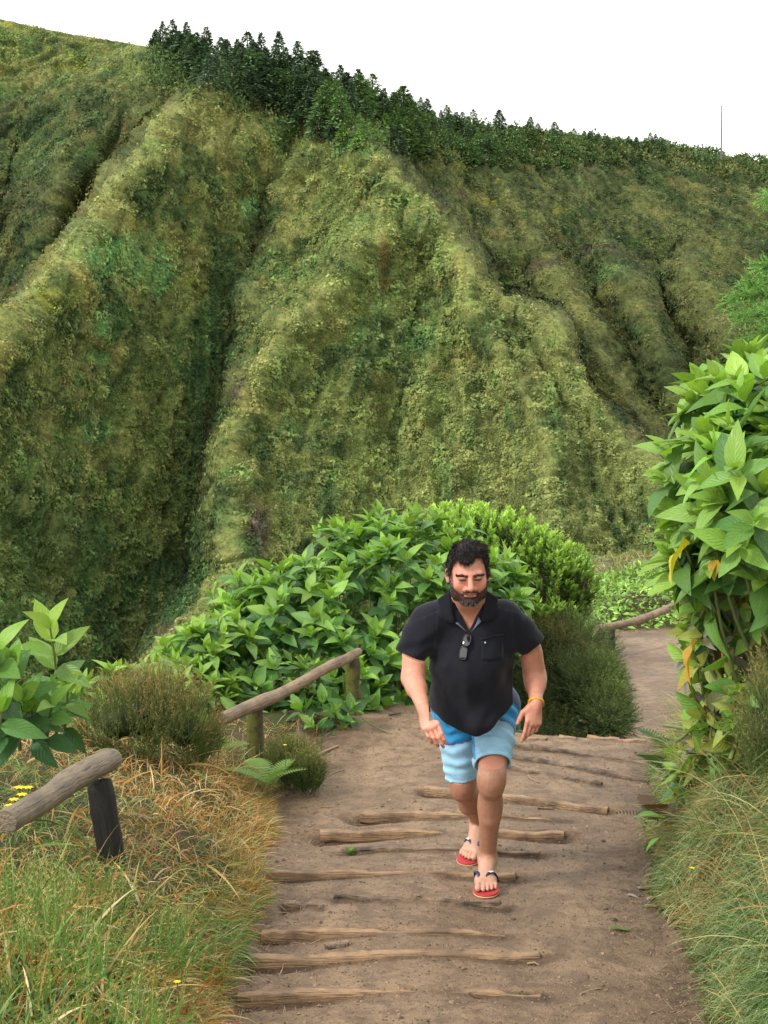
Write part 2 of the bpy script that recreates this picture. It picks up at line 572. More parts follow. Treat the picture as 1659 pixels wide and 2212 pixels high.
CR_L = [(450, 212), (370, 262), (300, 360), (262, 400), (205, 500), (165, 560), (120, 630), (60, 690), (0, 745), (-150, 900), (-300, 1000)]
CR_M = [(850, 500), (790, 545), (740, 600), (690, 680), (620, 722), (570, 800), (530, 880), (492, 1000), (500, 1110), (515, 1230), (465, 1330), (380, 1420), (280, 1600)]
CR_R = [(680, 240), (760, 290), (810, 325), (850, 380), (890, 440), (940, 490), (985, 560), (1040, 650), (1110, 690), (1185, 712), (1205, 770), (1270, 880), (1330, 950), (1390, 1020), (1440, 1100), (1470, 1180), (1500, 1320)]
CR_I = [(985, 560), (1010, 650), (1060, 740), (1110, 830), (1150, 900), (1180, 980), (1190, 1080), (1200, 1260)]
GU_C = [(575, 400), (560, 500), (530, 620), (505, 780), (478, 950), (458, 1080), (435, 1230), (330, 1400), (230, 1600)]
GU_R = [(850, 318), (890, 372), (925, 425), (968, 475), (1015, 548), (1065, 635), (1212, 692), (1232, 758), (1296, 865), (1356, 936), (1416, 1006), (1464, 1085), (1495, 1165)]
GU_S = [[(1250, 580), (1320, 690), (1370, 790), (1410, 870), (1470, 980)], [(1400, 600), (1432, 680), (1478, 770), (1500, 850)], [(1580, 620), (1630, 720), (1700, 830)]]
CR_S = [[(1150, 560), (1240, 670), (1290, 760), (1345, 860), (1400, 950), (1470, 1050)], [(1320, 580), (1390, 690), (1440, 790), (1490, 890)], [(1480, 600), (1540, 700), (1600, 800), (1650, 920)]]


MINOR = [[(830, 330), (700, 520), (560, 760), (500, 900)], [(860, 400), (760, 560), (640, 720)], [(800, 340), (620, 560), (520, 700)], [(700, 300), (600, 470)], [(985, 560), (900, 640), (760, 760), (700, 900), (640, 1080), (620, 1250)],
         [(1000, 620), (960, 760), (900, 950), (860, 1100)], [(1040, 650), (1020, 800), (1010, 1000), (1000, 1150)], [(1140, 700), (1220, 850), (1290, 1000), (1350, 1150)], [(1190, 720), (1260, 880), (1340, 1040), (1400, 1180)],
         [(1090, 700), (1180, 860), (1250, 1010), (1280, 1180)], [(370, 262), (350, 420), (300, 560), (240, 760), (170, 1000), (120, 1200)], [(450, 212), (440, 400), (400, 560), (380, 760), (340, 1000), (320, 1200)], [(500, 250), (520, 400)],
         [(205, 500), (150, 700), (90, 900), (40, 1100)], [(262, 400), (240, 560), (200, 720)], [(150, 120), (170, 300), (120, 450)], [(60, 120), (40, 300), (-20, 460)], [(230, 130), (250, 260), (200, 380)], [(1080, 400), (1150, 560)],
         [(1400, 450), (1440, 600)], [(1550, 470), (1620, 640), (1680, 760)], [(1250, 420), (1300, 560)], [(790, 700), (740, 850), (700, 1000)], [(920, 480), (870, 600), (830, 800)]]


phi1, r1_ = fan(925, 150)
phi2, r2_ = fan(470, 0)
wl_ = smooth(560, 500, FX + .25 * (FY - 700))
mid = fbm(hx / 7.5, hy / 10, hz / 9, 4, 23)


def rid(ph, rr, f, g, seed):
    return 1 - 2 * np.abs(noise(ph * f + .35 * noise(ph * f * .7, rr / 160, 0, seed + 9), rr / g, 0.3, seed))


rill = (1 - wl_) * (1.5 * rid(phi1, r1_, 9, 420, 17) + 1.1 * rid(phi1, r1_, 22, 260, 18) + .55 * rid(phi1, r1_, 50, 160, 19)) + wl_ * (1.3 * rid(phi2, r2_, 12, 420, 27) + 1.0 * rid(phi2, r2_, 30, 260, 28) + .5 * rid(phi2, r2_, 70, 160, 29))
sharp = 1 - 2 * np.abs(fbm(hx / 13, hy / 16, hz / 20, 3, 29))
lump = 1 - np.abs(fbm(hx / 2.1, hy / 2.1, hz / 2.0, 3, 31)) * 2
fine = noise(hx / 0.95, hy / 0.95, hz / 0.9, 37)
rill = rill * smooth(120, 420, np.where(wl_ > .5, r2_, r1_))
disp = .85 * rill + 1.15 * sharp + 1.1 * mid + 0.95 * lump + 0.45 * fine
jit = 10 * fbm(FX / 40, FY / 40, 4.4, 2, 61)
dmaj = np.min([seg_dist(FX + jit, FY, L_) for L_ in (CR_L, CR_M, CR_R, CR_I)], 0)
dsec = np.min([seg_dist(FX + jit, FY, L_) for L_ in CR_S], 0)
dmin_ = np.min([seg_dist(FX + 1.6 * jit, FY, L_) for L_ in MINOR], 0)
dgul = np.min([seg_dist(FX + jit, FY, L_) for L_ in [GU_C, GU_R] + GU_S], 0)
crest = 5.2 * np.clip(1 - dmaj / 62, 0, 1) + 2.2 * np.clip(1 - dsec / 44, 0, 1) + 2.1 * np.clip(1 - dmin_ / 32, 0, 1) - 1.6 * np.clip(1 - dgul / 26, 0, 1)
crest *= smooth(0, 60, GY - sy)
disp *= smooth(0, 40, GY - sy) * 0.8 + 0.2
VDIR = HB - np.array([0, 0, CAMZ]); VDIR /= np.linalg.norm(VDIR, axis=2, keepdims=True)      # the wall faces the camera's side of the valley
WALL = HB + gn * disp[..., None] - VDIR * crest[..., None]
WN = np.cross(np.gradient(blur(WALL[..., 0], 2), axis=0), 0) if False else gn
# plateau behind the rim
top = WALL[:, :1].copy()
rows = []
for k, (dy, dz) in enumerate([(160, -40), (60, -9), (20, -1.5), (6, 0.2)]):
    r = top.copy(); r[..., 1] += dy; r[..., 0] *= (1 + dy / 400); r[..., 2] += dz
    rows.append(r)
WV = np.concatenate(rows + [WALL], 1)

# vegetation colours of the wall with flank and gully shade painted in, by patch (picture scale 1659x2212 is only used to find the place on the slope)
OLIVE, OCHRE, DGREEN, BRIGHT, SOIL, YEL = (0.098, 0.122, 0.038), (0.165, 0.145, 0.050), (0.040, 0.072, 0.026), (0.120, 0.215, 0.075), (0.085, 0.062, 0.050), (0.22, 0.20, 0.035)


def blob(x, y, cx, cy, rx, ry, n):
    return smooth(1.25, 0.6, np.hypot((x - cx) / rx, (y - cy) / ry) + 0.55 * n)


def wall_color(x, y, p, cur):
    n1 = fbm(p[..., 0] / 26, p[..., 1] / 30, p[..., 2] / 26, 4, 51)
    n2 = fbm(p[..., 0] / 8, p[..., 1] / 8, p[..., 2] / 8, 3, 52)
    n3 = fbm(p[..., 0] / 2.2, p[..., 1] / 2.2, p[..., 2] / 2.2, 2, 53)
    m = np.clip
    c = np.array(OLIVE) + 0 * x[..., None]

    def put(c, k, f): return c + (np.array(k) - c) * m(f, 0, 1)[..., None]
    c = put(c, OCHRE, 0.6 * smooth(0.05, 0.5, n1 + 0.5 * n2 + 0.3 * cur))
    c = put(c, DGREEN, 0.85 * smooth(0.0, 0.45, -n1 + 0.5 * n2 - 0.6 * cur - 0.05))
    xw, yw = x + WX * fade, y + WY * fade
    xL = np.interp(yw, [q_[1] for q_ in CR_L], [q_[0] for q_ in CR_L])
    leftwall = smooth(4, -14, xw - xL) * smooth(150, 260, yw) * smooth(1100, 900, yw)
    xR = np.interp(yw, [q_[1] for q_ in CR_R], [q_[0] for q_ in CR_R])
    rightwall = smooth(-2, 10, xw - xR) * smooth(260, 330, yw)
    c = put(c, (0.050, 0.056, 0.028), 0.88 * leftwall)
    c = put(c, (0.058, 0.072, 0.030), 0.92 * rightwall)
    c = put(c, OCHRE, .28 * rightwall * smooth(.1, .4, n1 * .5 + n2 + .2 * n3))
    c = put(c, (0.056, 0.082, 0.030), 0.6 * smooth(330, 400, xw) * smooth(560, 500, xw + .10 * (yw - 700)) * smooth(450, 650, yw))
    xC = np.interp(yw, [q_[1] for q_ in GU_C], [q_[0] for q_ in GU_C]); xM = np.interp(yw, [q_[1] for q_ in CR_M], [q_[0] for q_ in CR_M])
    c = put(c, (0.066, 0.078, 0.034), 0.7 * smooth(-30, 5, xw - xC) * smooth(2, -12, xw - xM) * smooth(500, 620, yw))  # shaded left flank of the middle spur, painted into the colour
    xI = np.interp(yw, [q_[1] for q_ in CR_I], [q_[0] for q_ in CR_I])
    IFL = 1.2 * smooth(2, 12, xw - xI) * smooth(4, -10, xw - xR) * smooth(580, 680, yw)
    # light olive faces of the middle spur
    c = put(c, (0.140, 0.158, 0.048), 0.8 * blob(x, y, 900, 850, 330, 420, n1))
    c = put(c, (0.168, 0.172, 0.060), 0.7 * blob(x, y, 1150, 930, 130, 330, n1))
    c = put(c, OCHRE, 0.75 * blob(x, y, 400, 290, 130, 90, n2) + 0.8 * blob(x, y, 230, 470, 60, 130, n2))
    c = put(c, (0.21, 0.17, 0.05), 0.9 * blob(x, y, 145, 600, 45, 75, n2))
    c = put(c, YEL, 0.8 * blob(x, y, 115, 650, 30, 40, n2) + 0.7 * smooth(0.42, 0.55, fbm(p[..., 0] / 6, p[..., 1] / 6, p[..., 2] / 6, 2, 91)) * smooth(800, 500, y))
    for (cx, cy, rx, ry, s) in [(265, 570, 95, 70, 1.0), (205, 560, 40, 60, .9), (320, 600, 50, 50, .9), (220, 700, 40, 40, .9), (185, 775, 35, 25, .9), (190, 935, 50, 30, .8), (85, 355, 110, 50, .35), (520, 460, 25, 25, .8),
                                (420, 770, 55, 110, .55), (780, 300, 60, 60, .6), (820, 740, 90, 70, .5), (1330, 612, 20, 18, .9), (95, 1000, 60, 40, .4), (930, 720, 60, 60, .4), (420, 1290, 130, 90, .45), (40, 1330, 70, 60, .4), (610, 940, 40, 40, .5)]:
        c = put(c, BRIGHT if s > .6 else (0.062, 0.125, 0.042), min(1, s * 1.25) * blob(x, y, cx, cy, rx, ry, n2 + n3 * .4))
    for (cx, cy, rx, ry) in [(330, 440, 50, 70), (330, 1330, 180, 120), (430, 900, 50, 130), (150, 300, 120, 60), (100, 1150, 120, 130), (1240, 790, 30, 70), (60, 560, 60, 60)]:
        c = put(c, DGREEN, 0.7 * blob(x, y, cx, cy, rx, ry, n2))
    for (cx, cy, rx, ry) in [(545, 1160, 25, 70), (530, 840, 22, 45), (560, 560, 14, 50), (985, 430, 26, 22), (1255, 400, 26, 34), (1230, 770, 20, 50), (1350, 960, 20, 50), (1180, 600, 45, 14), (400, 1390, 50, 22), (590, 500, 16, 26), (1050, 590, 40, 14), (1290, 560, 60, 16)]:
        c = put(c, SOIL, 0.9 * blob(x, y, cx, cy, rx, ry, n2 + n3 * .5))
    c = put(c, (0.094, 0.112, 0.038), .7 * IFL)  # flank turned away beside the inner rib: its shade is painted in
    # dry grass and painted light along crests, dark growth and painted shade in gullies
    for L_, k_ in ((CR_L, 1.0), (CR_M, .9), (CR_R, 1.0), (CR_I, .45)):
        d_ = seg_dist(xw, yw, L_)
        c = put(c, (0.235, 0.225, 0.082), 0.75 * k_ * smooth(17, 2, d_ + 18 * n2 + 12 * n3) * smooth(-.5, .2, n1 + .25))
    c = put(c, (0.175, 0.172, 0.062), .4 * smooth(12, 2, dmin_ + 9 * n2))
    for L_ in CR_S:
        c = put(c, (0.175, 0.160, 0.060), 0.22 * smooth(34, 4, seg_dist(xw, yw, L_) + 14 * n2))
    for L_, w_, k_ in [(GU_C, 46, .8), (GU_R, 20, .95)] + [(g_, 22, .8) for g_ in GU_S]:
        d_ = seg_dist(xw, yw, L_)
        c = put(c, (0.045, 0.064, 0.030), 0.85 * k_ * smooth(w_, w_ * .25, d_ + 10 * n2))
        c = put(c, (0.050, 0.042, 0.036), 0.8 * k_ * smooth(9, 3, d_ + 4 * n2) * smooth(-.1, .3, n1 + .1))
    # rust coloured dead stems on the upper middle face
    c = put(c, (0.17, 0.065, 0.03), 0.6 * smooth(0.30, 0.5, fbm(p[..., 0] / 5, p[..., 1] / 30, p[..., 2] / 14, 2, 77)) * blob(x, y, 760, 520, 220, 130, n2))
    # cooler green of the far right-hand wall
    c = put(c, (0.062, 0.082, 0.034), 0.35 * smooth(1050, 1350, x - (y - 500) * 0.6))
    c = put(c, (0.225, 0.170, 0.062), 0.45 * smooth(.22, .45, fbm(p[..., 0] / 4.5, p[..., 1] / 4.5, p[..., 2] / 4.5, 3, 131)) * smooth(1300, 700, y))
    c = put(c, (0.040, 0.066, 0.026), 0.75 * smooth(.12, .36, fbm(p[..., 0] / 5.5, p[..., 1] / 5.5, p[..., 2] / 5.5, 3, 132)))
    c = put(c, (0.100, 0.165, 0.048), 0.45 * smooth(.24, .45, fbm(p[..., 0] / 5.0, p[..., 1] / 5.0, p[..., 2] / 5.0, 3, 133)))
    st = (1 - wl_) * rid(phi1, r1_, 60, 120, 151) + wl_ * rid(phi2, r2_, 80, 120, 152)
    c = put(c, np.array((0.19, 0.175, 0.062)), .42 * smooth(.35, .9, st + .5 * n2))
    c = put(c, np.array((0.050, 0.074, 0.028)), .40 * smooth(.0, -.6, st + .5 * n2))
    c = c * (1 - .34 * rightwall - .30 * leftwall)[..., None]  # back walls painted darker, as in shade, so the spurs stand out
    return c * np.array([1.10, 1.24, 1.14]) * (1 + 0.36 * n3)[..., None] * (1 + 0.26 * n2)[..., None]


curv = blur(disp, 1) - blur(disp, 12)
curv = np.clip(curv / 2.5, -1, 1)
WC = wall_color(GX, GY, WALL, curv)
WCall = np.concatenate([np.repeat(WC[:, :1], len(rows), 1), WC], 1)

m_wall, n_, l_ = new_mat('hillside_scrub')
t1 = tex_noise(n_, l_, coord(n_), 0.9, 6, 0.7)
t2 = tex_noise(n_, l_, coord(n_), 0.12, 4, 0.6)
cc = mixc(n_, l_, ramp(n_, l_, t1, [(0.32, 0.0), (0.7, 1.0)]), mixc(n_, l_, 1.0, attr(n_), (0.45, 0.48, 0.5), 'MULTIPLY'), mixc(n_, l_, 1.0, attr(n_), (1.45, 1.42, 1.3), 'MULTIPLY'))
finish(n_, l_, cc, 0.85, 0.1, t1, 0.5, 1.0)
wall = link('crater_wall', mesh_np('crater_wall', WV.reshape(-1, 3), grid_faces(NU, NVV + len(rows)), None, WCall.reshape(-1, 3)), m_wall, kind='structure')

# leafy ground cover all over the wall: small leaf clumps, one mass
ncov = 470000
iu = RNG.uniform(60, NU - 60, ncov); iv = RNG.uniform(0, 1, ncov) * (NVV - 2) * 0.87
a, b = iu.astype(int), iv.astype(int); fu, fv = (iu - a)[:, None], (iv - b)[:, None]
cp = (WALL[a, b] * (1 - fu) * (1 - fv) + WALL[a + 1, b] * fu * (1 - fv) + WALL[a, b + 1] * (1 - fu) * fv + WALL[a + 1, b + 1] * fu * fv)
cn = gn[a, b]
cc = WC[a, b] * RNG.uniform(0.62, 1.5, (ncov, 1)) * RNG.uniform(0.92, 1.08, (ncov, 3))
green = (WC[a, b][:, 1] > WC[a, b][:, 0] * 1.25)
nrm = cn + RNG.normal(0, 0.38, (ncov, 3)); nrm /= np.linalg.norm(nrm, axis=1, keepdims=True)
rx_ = np.cross(nrm, RNG.normal(0, 1, (ncov, 3))); rx_ /= np.linalg.norm(rx_, axis=1, keepdims=True)
ry_ = np.cross(nrm, rx_)
clu = fbm(cp[:, 0] / 2.4, cp[:, 1] / 2.4, cp[:, 2] / 2.4, 2, 161)
sz = (RNG.uniform(0.12, 0.32, ncov) * (1 + .9 * np.clip(clu, -.3, 1)))[:, None] * (0.9 + 0.25 * green[:, None])
el = RNG.uniform(0.4, 0.9, ncov)[:, None]
ctr = cp + cn * RNG.uniform(0.0, 1.0, (ncov, 1)) * (.35 + 1.9 * np.clip(clu, 0, 1))[:, None]
cc = cc * (1 + .35 * np.clip(clu * 2, -1, .6))[:, None]
q = np.stack([ctr - rx_ * sz - ry_ * sz * el, ctr + rx_ * sz * 1.15, ctr - rx_ * sz * .3 + ry_ * sz * el * 1.3], 1) - 0 * 1
m_cover = mat_foliage('scrub_leaves', 0.15, 0.8, 0.12)
link('hillside_scrub', mesh_np('hillside_scrub', q.reshape(-1, 3), np.arange(ncov * 3).reshape(-1, 3), None, np.repeat(cc, 3, 0), False), m_cover, kind='stuff',
     label='olive and ochre scrub covering the steep crater wall', cat='scrub')

# ------------------------------------------------------------------ near ground
PY_ = [0, 9.0, 10, 11, 13, 15, 20, 24, 27, 40]
PZ_ = [0.36, -0.18, -0.62, -1.02, -1.47, -1.80, -2.32, -2.66, -2.85, -3.6]
XL_Y = [1.0, 3, 4.6, 6.2, 7.6, 8.1, 8.6, 9.2, 9.8, 10.5, 11, 13, 15, 18.4, 22, 24.5, 26.5]
XL_X = [-0.5, -0.55, -0.56, -0.53, -0.62, -0.45, -0.42, -0.35, 0.2, 1.0, 1.3, 1.95, 2.45, 3.1, 3.55, 3.75, 4.4]
XR_X = [1.1, 1.08, 1.08, 1.19, 1.42, 1.54, 1.68, 1.85, 1.95, 2.15, 2.35, 3.15, 3.9, 4.8, 5.5, 6.1, 6.6]


def xl(Y): return np.interp(Y, XL_Y, XL_X) + 0.05 * noise(np.asarray(Y) * 2.2, 0.3, 0, 3)
def xr(Y): return np.interp(Y, XL_Y, XR_X) + 0.05 * noise(np.asarray(Y) * 2.2, 7.3, 0, 3)


# log steps: left end, right end (picture 1659x2212), exposed height left / mid / right, radius, arch
LOGS = [
    ((513, 2148), (1168, 2146), .050, .004, .020, .040),
    ((536, 2068), (1165, 2064), .055, .004, .025, .042),
    ((566, 2014), (1090, 2022), .045, .004, .006, .040),
    ((612, 1958), (700, 1960), .030, .014, .004, .030),
    ((722, 1943), (1095, 1960), .012, .004, .022, .026),
    ((572, 1890), (1112, 1890), .035, .010, .030, .038),
    ((738, 1838), (1165, 1840), .008, .016, .024, .028),
    ((692, 1800), (1218, 1798), .070, .014, .045, .045),
    ((777, 1765), (1228, 1764), .060, .008, .010, .042),
    ((916, 1714), (1313, 1738), .040, .026, .030, .042),
    ((1000, 1652), (1300, 1684), .006, .014, .008, .028),
    ((1060, 1630), (1402, 1672), .010, .016, .022, .032),
    ((1100, 1612), (1440, 1645), .006, .006, .006, .026),
]


def ground_hit(x, y):
    """where the sight line through a picture point meets the smooth slope of the path"""
    a = Q(x, y, 1.0) - np.array([0, 0, CAMZ])
    Y = 1.94 / (-a[2] - 0.06)
    return np.array([a[0] * Y, Y, 0.36 - 0.06 * Y])


LOG3 = []
for A, B, eL, eM, eR, r in LOGS:
    LOG3.append((ground_hit(*A), ground_hit(*B), max(eL, .018), max(eM, .014), max(eR, .018), r * .84))


def path_z(X, Y):
    """height of the walking surface"""
    X, Y = np.broadcast_arrays(np.asarray(X, float), np.asarray(Y, float))
    Y0 = Y
    edge = np.interp(X, [-3, 0.2, 0.7, 1.4, 3], [0.75, 0.7, 0.1, 0.0, 0.0])
    Ye = Y - edge * smooth(8.6, 9.1, Y)
    z = np.interp(Ye, PY_, PZ_)
    z += 0.07 * smooth(0.6, -0.3, X) * smooth(8.2, 9.0, Y)
    c = (xl(Y) + xr(Y)) / 2 - 0.2
    z += 0.025 * np.exp(-((X - c) / 0.5) ** 2) - 0.02 * smooth(0.1, 0.5, X - c - 0.5) * smooth(9, 8, Y)
    for A, B, eL, eM, eR, r in LOG3:
        t = (X - A[0]) / (B[0] - A[0])
        yb = A[1] + (B[1] - A[1]) * t
        d = yb - 0.03 - Y
        e = np.interp(t, [-0.12, 0, 0.25, 0.6, 0.9, 1.0, 1.15], [0, eL, eL * .5 + eM * .5, eM, eR, eR, 0]) + .006 * ((t > -.12) & (t < 1.15)) * 0
        z = z - e * 1.35 * np.where(d > 0, np.exp(-np.clip(d, 0, 9) / 0.13), smooth(-0.06, 0, d) * 0.8)
    z += 0.012 * fbm(X * 3, Y * 3, 0.5, 3, 61) + 0.005 * fbm(X * 14, Y * 14, 0.5, 2, 62)
    return z


def ground_z(X, Y):
    X, Y = np.broadcast_arrays(np.asarray(X, float), np.asarray(Y, float))
    z = path_z(np.clip(X, xl(Y) - .3, xr(Y) + .3), Y)
    l, r = xl(Y), xr(Y)
    dl, dr = l - X, X - r
    # left bank: a grassy shoulder that falls to the valley farther out
    hl = np.interp(Y, [0, 3.5, 5.2, 7, 8.0, 9.0, 10], [0.62, 0.55, 0.50, 0.50, 0.22, 0.05, 0.0])
    z = z + hl * (0.62 * smooth(-0.02, 0.38, dl) + 0.42 * smooth(0.3, 1.2, dl))
    z = z - 0.9 * np.clip(dl - 1.9, 0, 30) * smooth(1.9, 3.0, dl) - 0.55 * np.clip(dl - 0.35, 0, 12) * smooth(8.6, 10.5, Y)
    # right bank: steep, about a metre
    hr = np.interp(Y, [0, 3.8, 6.5, 8, 9.5, 12, 18, 23, 26], [0.95, 0.95, 0.80, 0.55, 0.50, 0.6, 0.5, 0.2, 0.1])
    z = z + hr * (0.75 * smooth(0.0, 0.42, dr) + 0.35 * smooth(0.25, 1.1, dr)) + 0.15 * np.clip(dr - 1, 0, 2.5)
    # far bank beyond the bend, a low knoll, then the drop
    z = z + 0.45 * smooth(25.2, 27.0, Y - 0.18 * (X - 4)) * smooth(3.0, 4.4, X)
    z = z + 0.25 * np.exp(-((X - 7.2) / 2.0) ** 2 - ((Y - 33) / 4.0) ** 2)
    z = z - 0.75 * np.clip(Y - 34, 0, 200) - 0.9 * np.clip(3.6 + 0.05 * (Y - 27) - X, 0, 20) * smooth(24, 28, Y)
    z = z - 0.8 * np.clip(dl - 0.6, 0, 12) * smooth(12, 16, Y)
    z += 0.05 * fbm(X * 1.4, Y * 1.4, 0.5, 3, 71) * smooth(0.1, 0.6, np.maximum(dl, dr))
    return z


gx = np.concatenate([np.linspace(-14, -2.6, 30), np.linspace(-2.5, 3.5, 150), np.linspace(3.6, 24, 70)])
gy = np.concatenate([np.linspace(-3, 2.4, 10), np.linspace(2.5, 10, 190), np.linspace(10.1, 28, 100), np.linspace(28.5, 90, 50)])
X_, Y_ = np.meshgrid(gx, gy, indexing='ij')
Z_ = ground_z(X_, Y_)
inside = smooth(0.16, 0.03, np.maximum(xl(Y_) - X_, X_ - xr(Y_))) * (Y_ < 26.5)
Z_ -= 0.03 * inside
m_soil, n_, l_ = new_mat('bank_soil')
t1 = tex_noise(n_, l_, coord(n_), 6, 6, 0.65); t2 = tex_noise(n_, l_, coord(n_), 1.5, 3)
c = mixc(n_, l_, t1, (0.035, 0.028, 0.017), (0.095, 0.072, 0.042))
c = mixc(n_, l_, ramp(n_, l_, t2, [(0.45, 0.0), (0.6, 1.0)]), c, (0.045, 0.055, 0.02))
finish(n_, l_, c, 0.9, 0.15, t1, 0.03, 0.8)
link('ground', mesh_np('ground', np.stack([X_, Y_, Z_], -1).reshape(-1, 3), grid_faces(len(gx), len(gy))[:, ::-1]), m_soil, kind='structure')

# valley floor between the near slope and the wall, so that the land is one sheet to the horizon
vx = np.linspace(-260, 260, 60); vy = np.linspace(60, 330, 60)
VX, VY = np.meshgrid(vx, vy, indexing='ij')
VZ = -58 + 6 * fbm(VX / 40, VY / 40, 0, 3, 81)
link('valley_floor', mesh_np('valley_floor', np.stack([VX, VY, VZ], -1).reshape(-1, 3), grid_faces(60, 60)[:, ::-1], None, np.tile(DGREEN, (3600, 1))), m_wall, kind='structure')

# ------------------------------------------------------------------ the path itself
m_path, n_, l_ = new_mat('trodden_earth')
co = coord(n_)
t1 = tex_noise(n_, l_, co, 2.2, 5, 0.6); t2 = tex_noise(n_, l_, co, 38, 6, 0.7); t3 = tex_noise(n_, l_, co, 9, 5, 0.65)
t4 = tex_noise(n_, l_, co, 150, 3, 0.6)
c = mixc(n_, l_, ramp(n_, l_, t1, [(0.35, 0.0), (0.68, 1.0)]), (0.205, 0.130, 0.074), (0.350, 0.240, 0.148))
c = mixc(n_, l_, ramp(n_, l_, t3, [(0.38, 0.75), (0.55, 0.0)]), c, (0.130, 0.082, 0.050))
c = mixc(n_, l_, ramp(n_, l_, t2, [(0.33, 0.65), (0.47, 0.0)]), c, (0.095, 0.064, 0.043))
c = mixc(n_, l_, ramp(n_, l_, t2, [(0.62, 0.0), (0.75, 0.5)]), c, (0.42, 0.33, 0.235))
c = mixc(n_, l_, attr(n_), c, mixc(n_, l_, 1.0, c, (0.42, 0.40, 0.40), 'MULTIPLY'))
hh = math_n(n_, l_, 'ADD', math_n(n_, l_, 'MULTIPLY', t2, 1.0), math_n(n_, l_, 'MULTIPLY', t4, 0.35))
rg = ramp(n_, l_, t1, [(0.3, 0.42), (0.7, 0.72)])
finish(n_, l_, c, rg, 0.35, hh, 0.02, 1.0)


def strip(y0, y1, ny, nx):
    yy = np.linspace(y0, y1, ny)
    l = xl(yy) - 0.15; r = xr(yy) + 0.15
    t = np.linspace(0, 1, nx)
    X = l[None] + (r - l)[None] * t[:, None]
    Y = np.repeat(yy[None], nx, 0)
    return X, Y


parts_v, parts_f, parts_c, off = [], [], [], 0
for (y0, y1, ny, nx) in ((1.0, 4.2, 60, 60), (4.2, 9.9, 420, 160), (9.9, 26.6, 260, 50)):
    X, Y = strip(y0, y1, ny, nx)
    Z = path_z(X, Y) + 0.004
    e = np.maximum(xl(Y) - X, X - xr(Y))
    Z += 0.006 * np.clip(fbm(X * 40, Y * 40, 0.2, 2, 63), -1, 1) * (0.35 + smooth(-0.35, 0.1, e)) + 0.09 * smooth(0.02, 0.16, e) * np.interp(Y, [0, 8.5, 9.3], [1, 1, 0.1])
    wet = np.zeros_like(X)
    for A, B, eL, eM, eR, r in LOG3:                       # earth colour darkens towards the scoured hollow below each log
        t = (X - A[0]) / (B[0] - A[0]); yb = A[1] + (B[1] - A[1]) * t; d = yb - Y
        ee = np.interp(t, [-0.1, 0, .25, .6, .9, 1, 1.1], [0, 1, .75, .3, .8, 1, 0])
        wet = np.maximum(wet, ee * np.exp(-np.clip(d - 0.03, 0, 9) / 0.05) * (d > 0))
    wet = np.maximum(wet, 0.75 * smooth(-0.28, 0.02, e + 0.13 * fbm(X * 3, Y * 3, 0, 3, 64)))
    wet = np.maximum(wet, 0.70 * smooth(11, 15, Y) * smooth(-.5, .1, fbm(X * 1.1, Y * .8, 0, 3, 66)))
    wet = np.maximum(wet, 0.4 * smooth(0.55, 1.0, X) * smooth(8.5, 7.0, Y) * smooth(-0.2, 0.3, fbm(X * 2.2, Y * 2.2, 0, 3, 65)))
    parts_v.append(np.stack([X, Y, Z], -1).reshape(-1, 3)); parts_f.append(grid_faces(nx, ny)[:, ::-1] + off); off += nx * ny
    parts_c.append(np.repeat(wet.reshape(-1, 1), 3, 1))
link('path', mesh_np('path', np.concatenate(parts_v), np.concatenate(parts_f), None, np.concatenate(parts_c)), m_path, kind='structure')
# ------------------------------------------------------------------ wood
def mat_wood(name, c1, c2, dark, stretch=(3, 40, 40), rough=0.6, moss=None, scale=1.0, blotch=0.5):
    m, n, l = new_mat(name)
    mp = n.new('ShaderNodeMapping'); mp.inputs['Scale'].default_value = [q * scale for q in stretch]
    l.new(coord(n), mp.inputs['Vector'])
    g = tex_noise(n, l, mp.outputs[0], 1.0, 6, 0.65, 0.4)
    b = tex_noise(n, l, coord(n), 7, 4, 0.6)
    c = mixc(n, l, g, c1, c2)
    c = mixc(n, l, ramp(n, l, b, [(0.5 - 0.1, 0.0), (0.5 + 0.14, blotch)]), c, dark)
    m2 = n.new('ShaderNodeMapping'); m2.inputs['Scale'].default_value = [(q if q > 10 else 1.6) * 4.0 for q in stretch]
    l.new(coord(n), m2.inputs['Vector'])
    ck = tex_noise(n, l, m2.outputs[0], 1.0, 3, 0.5, 0.3)
    c = mixc(n, l, ramp(n, l, ck, [(0.30, 0.85), (0.40, 0.0)]), c, dark)
    f = tex_noise(n, l, coord(n), 90, 3)
    c = mixc(n, l, ramp(n, l, f, [(0.62, 0.0), (0.7, 0.6)]), c, dark)
    if moss is not None:
        k = tex_noise(n, l, coord(n), 16, 5, 0.7)
        c = mixc(n, l, ramp(n, l, k, [(0.42, 0.0), (0.56, 0.9)]), c, moss)
    finish(n, l, c, rough, 0.35, math_n(n, l, 'ADD', g, math_n(n, l, 'MULTIPLY', ck, 1.5)), 0.006, 1.0)
    return m


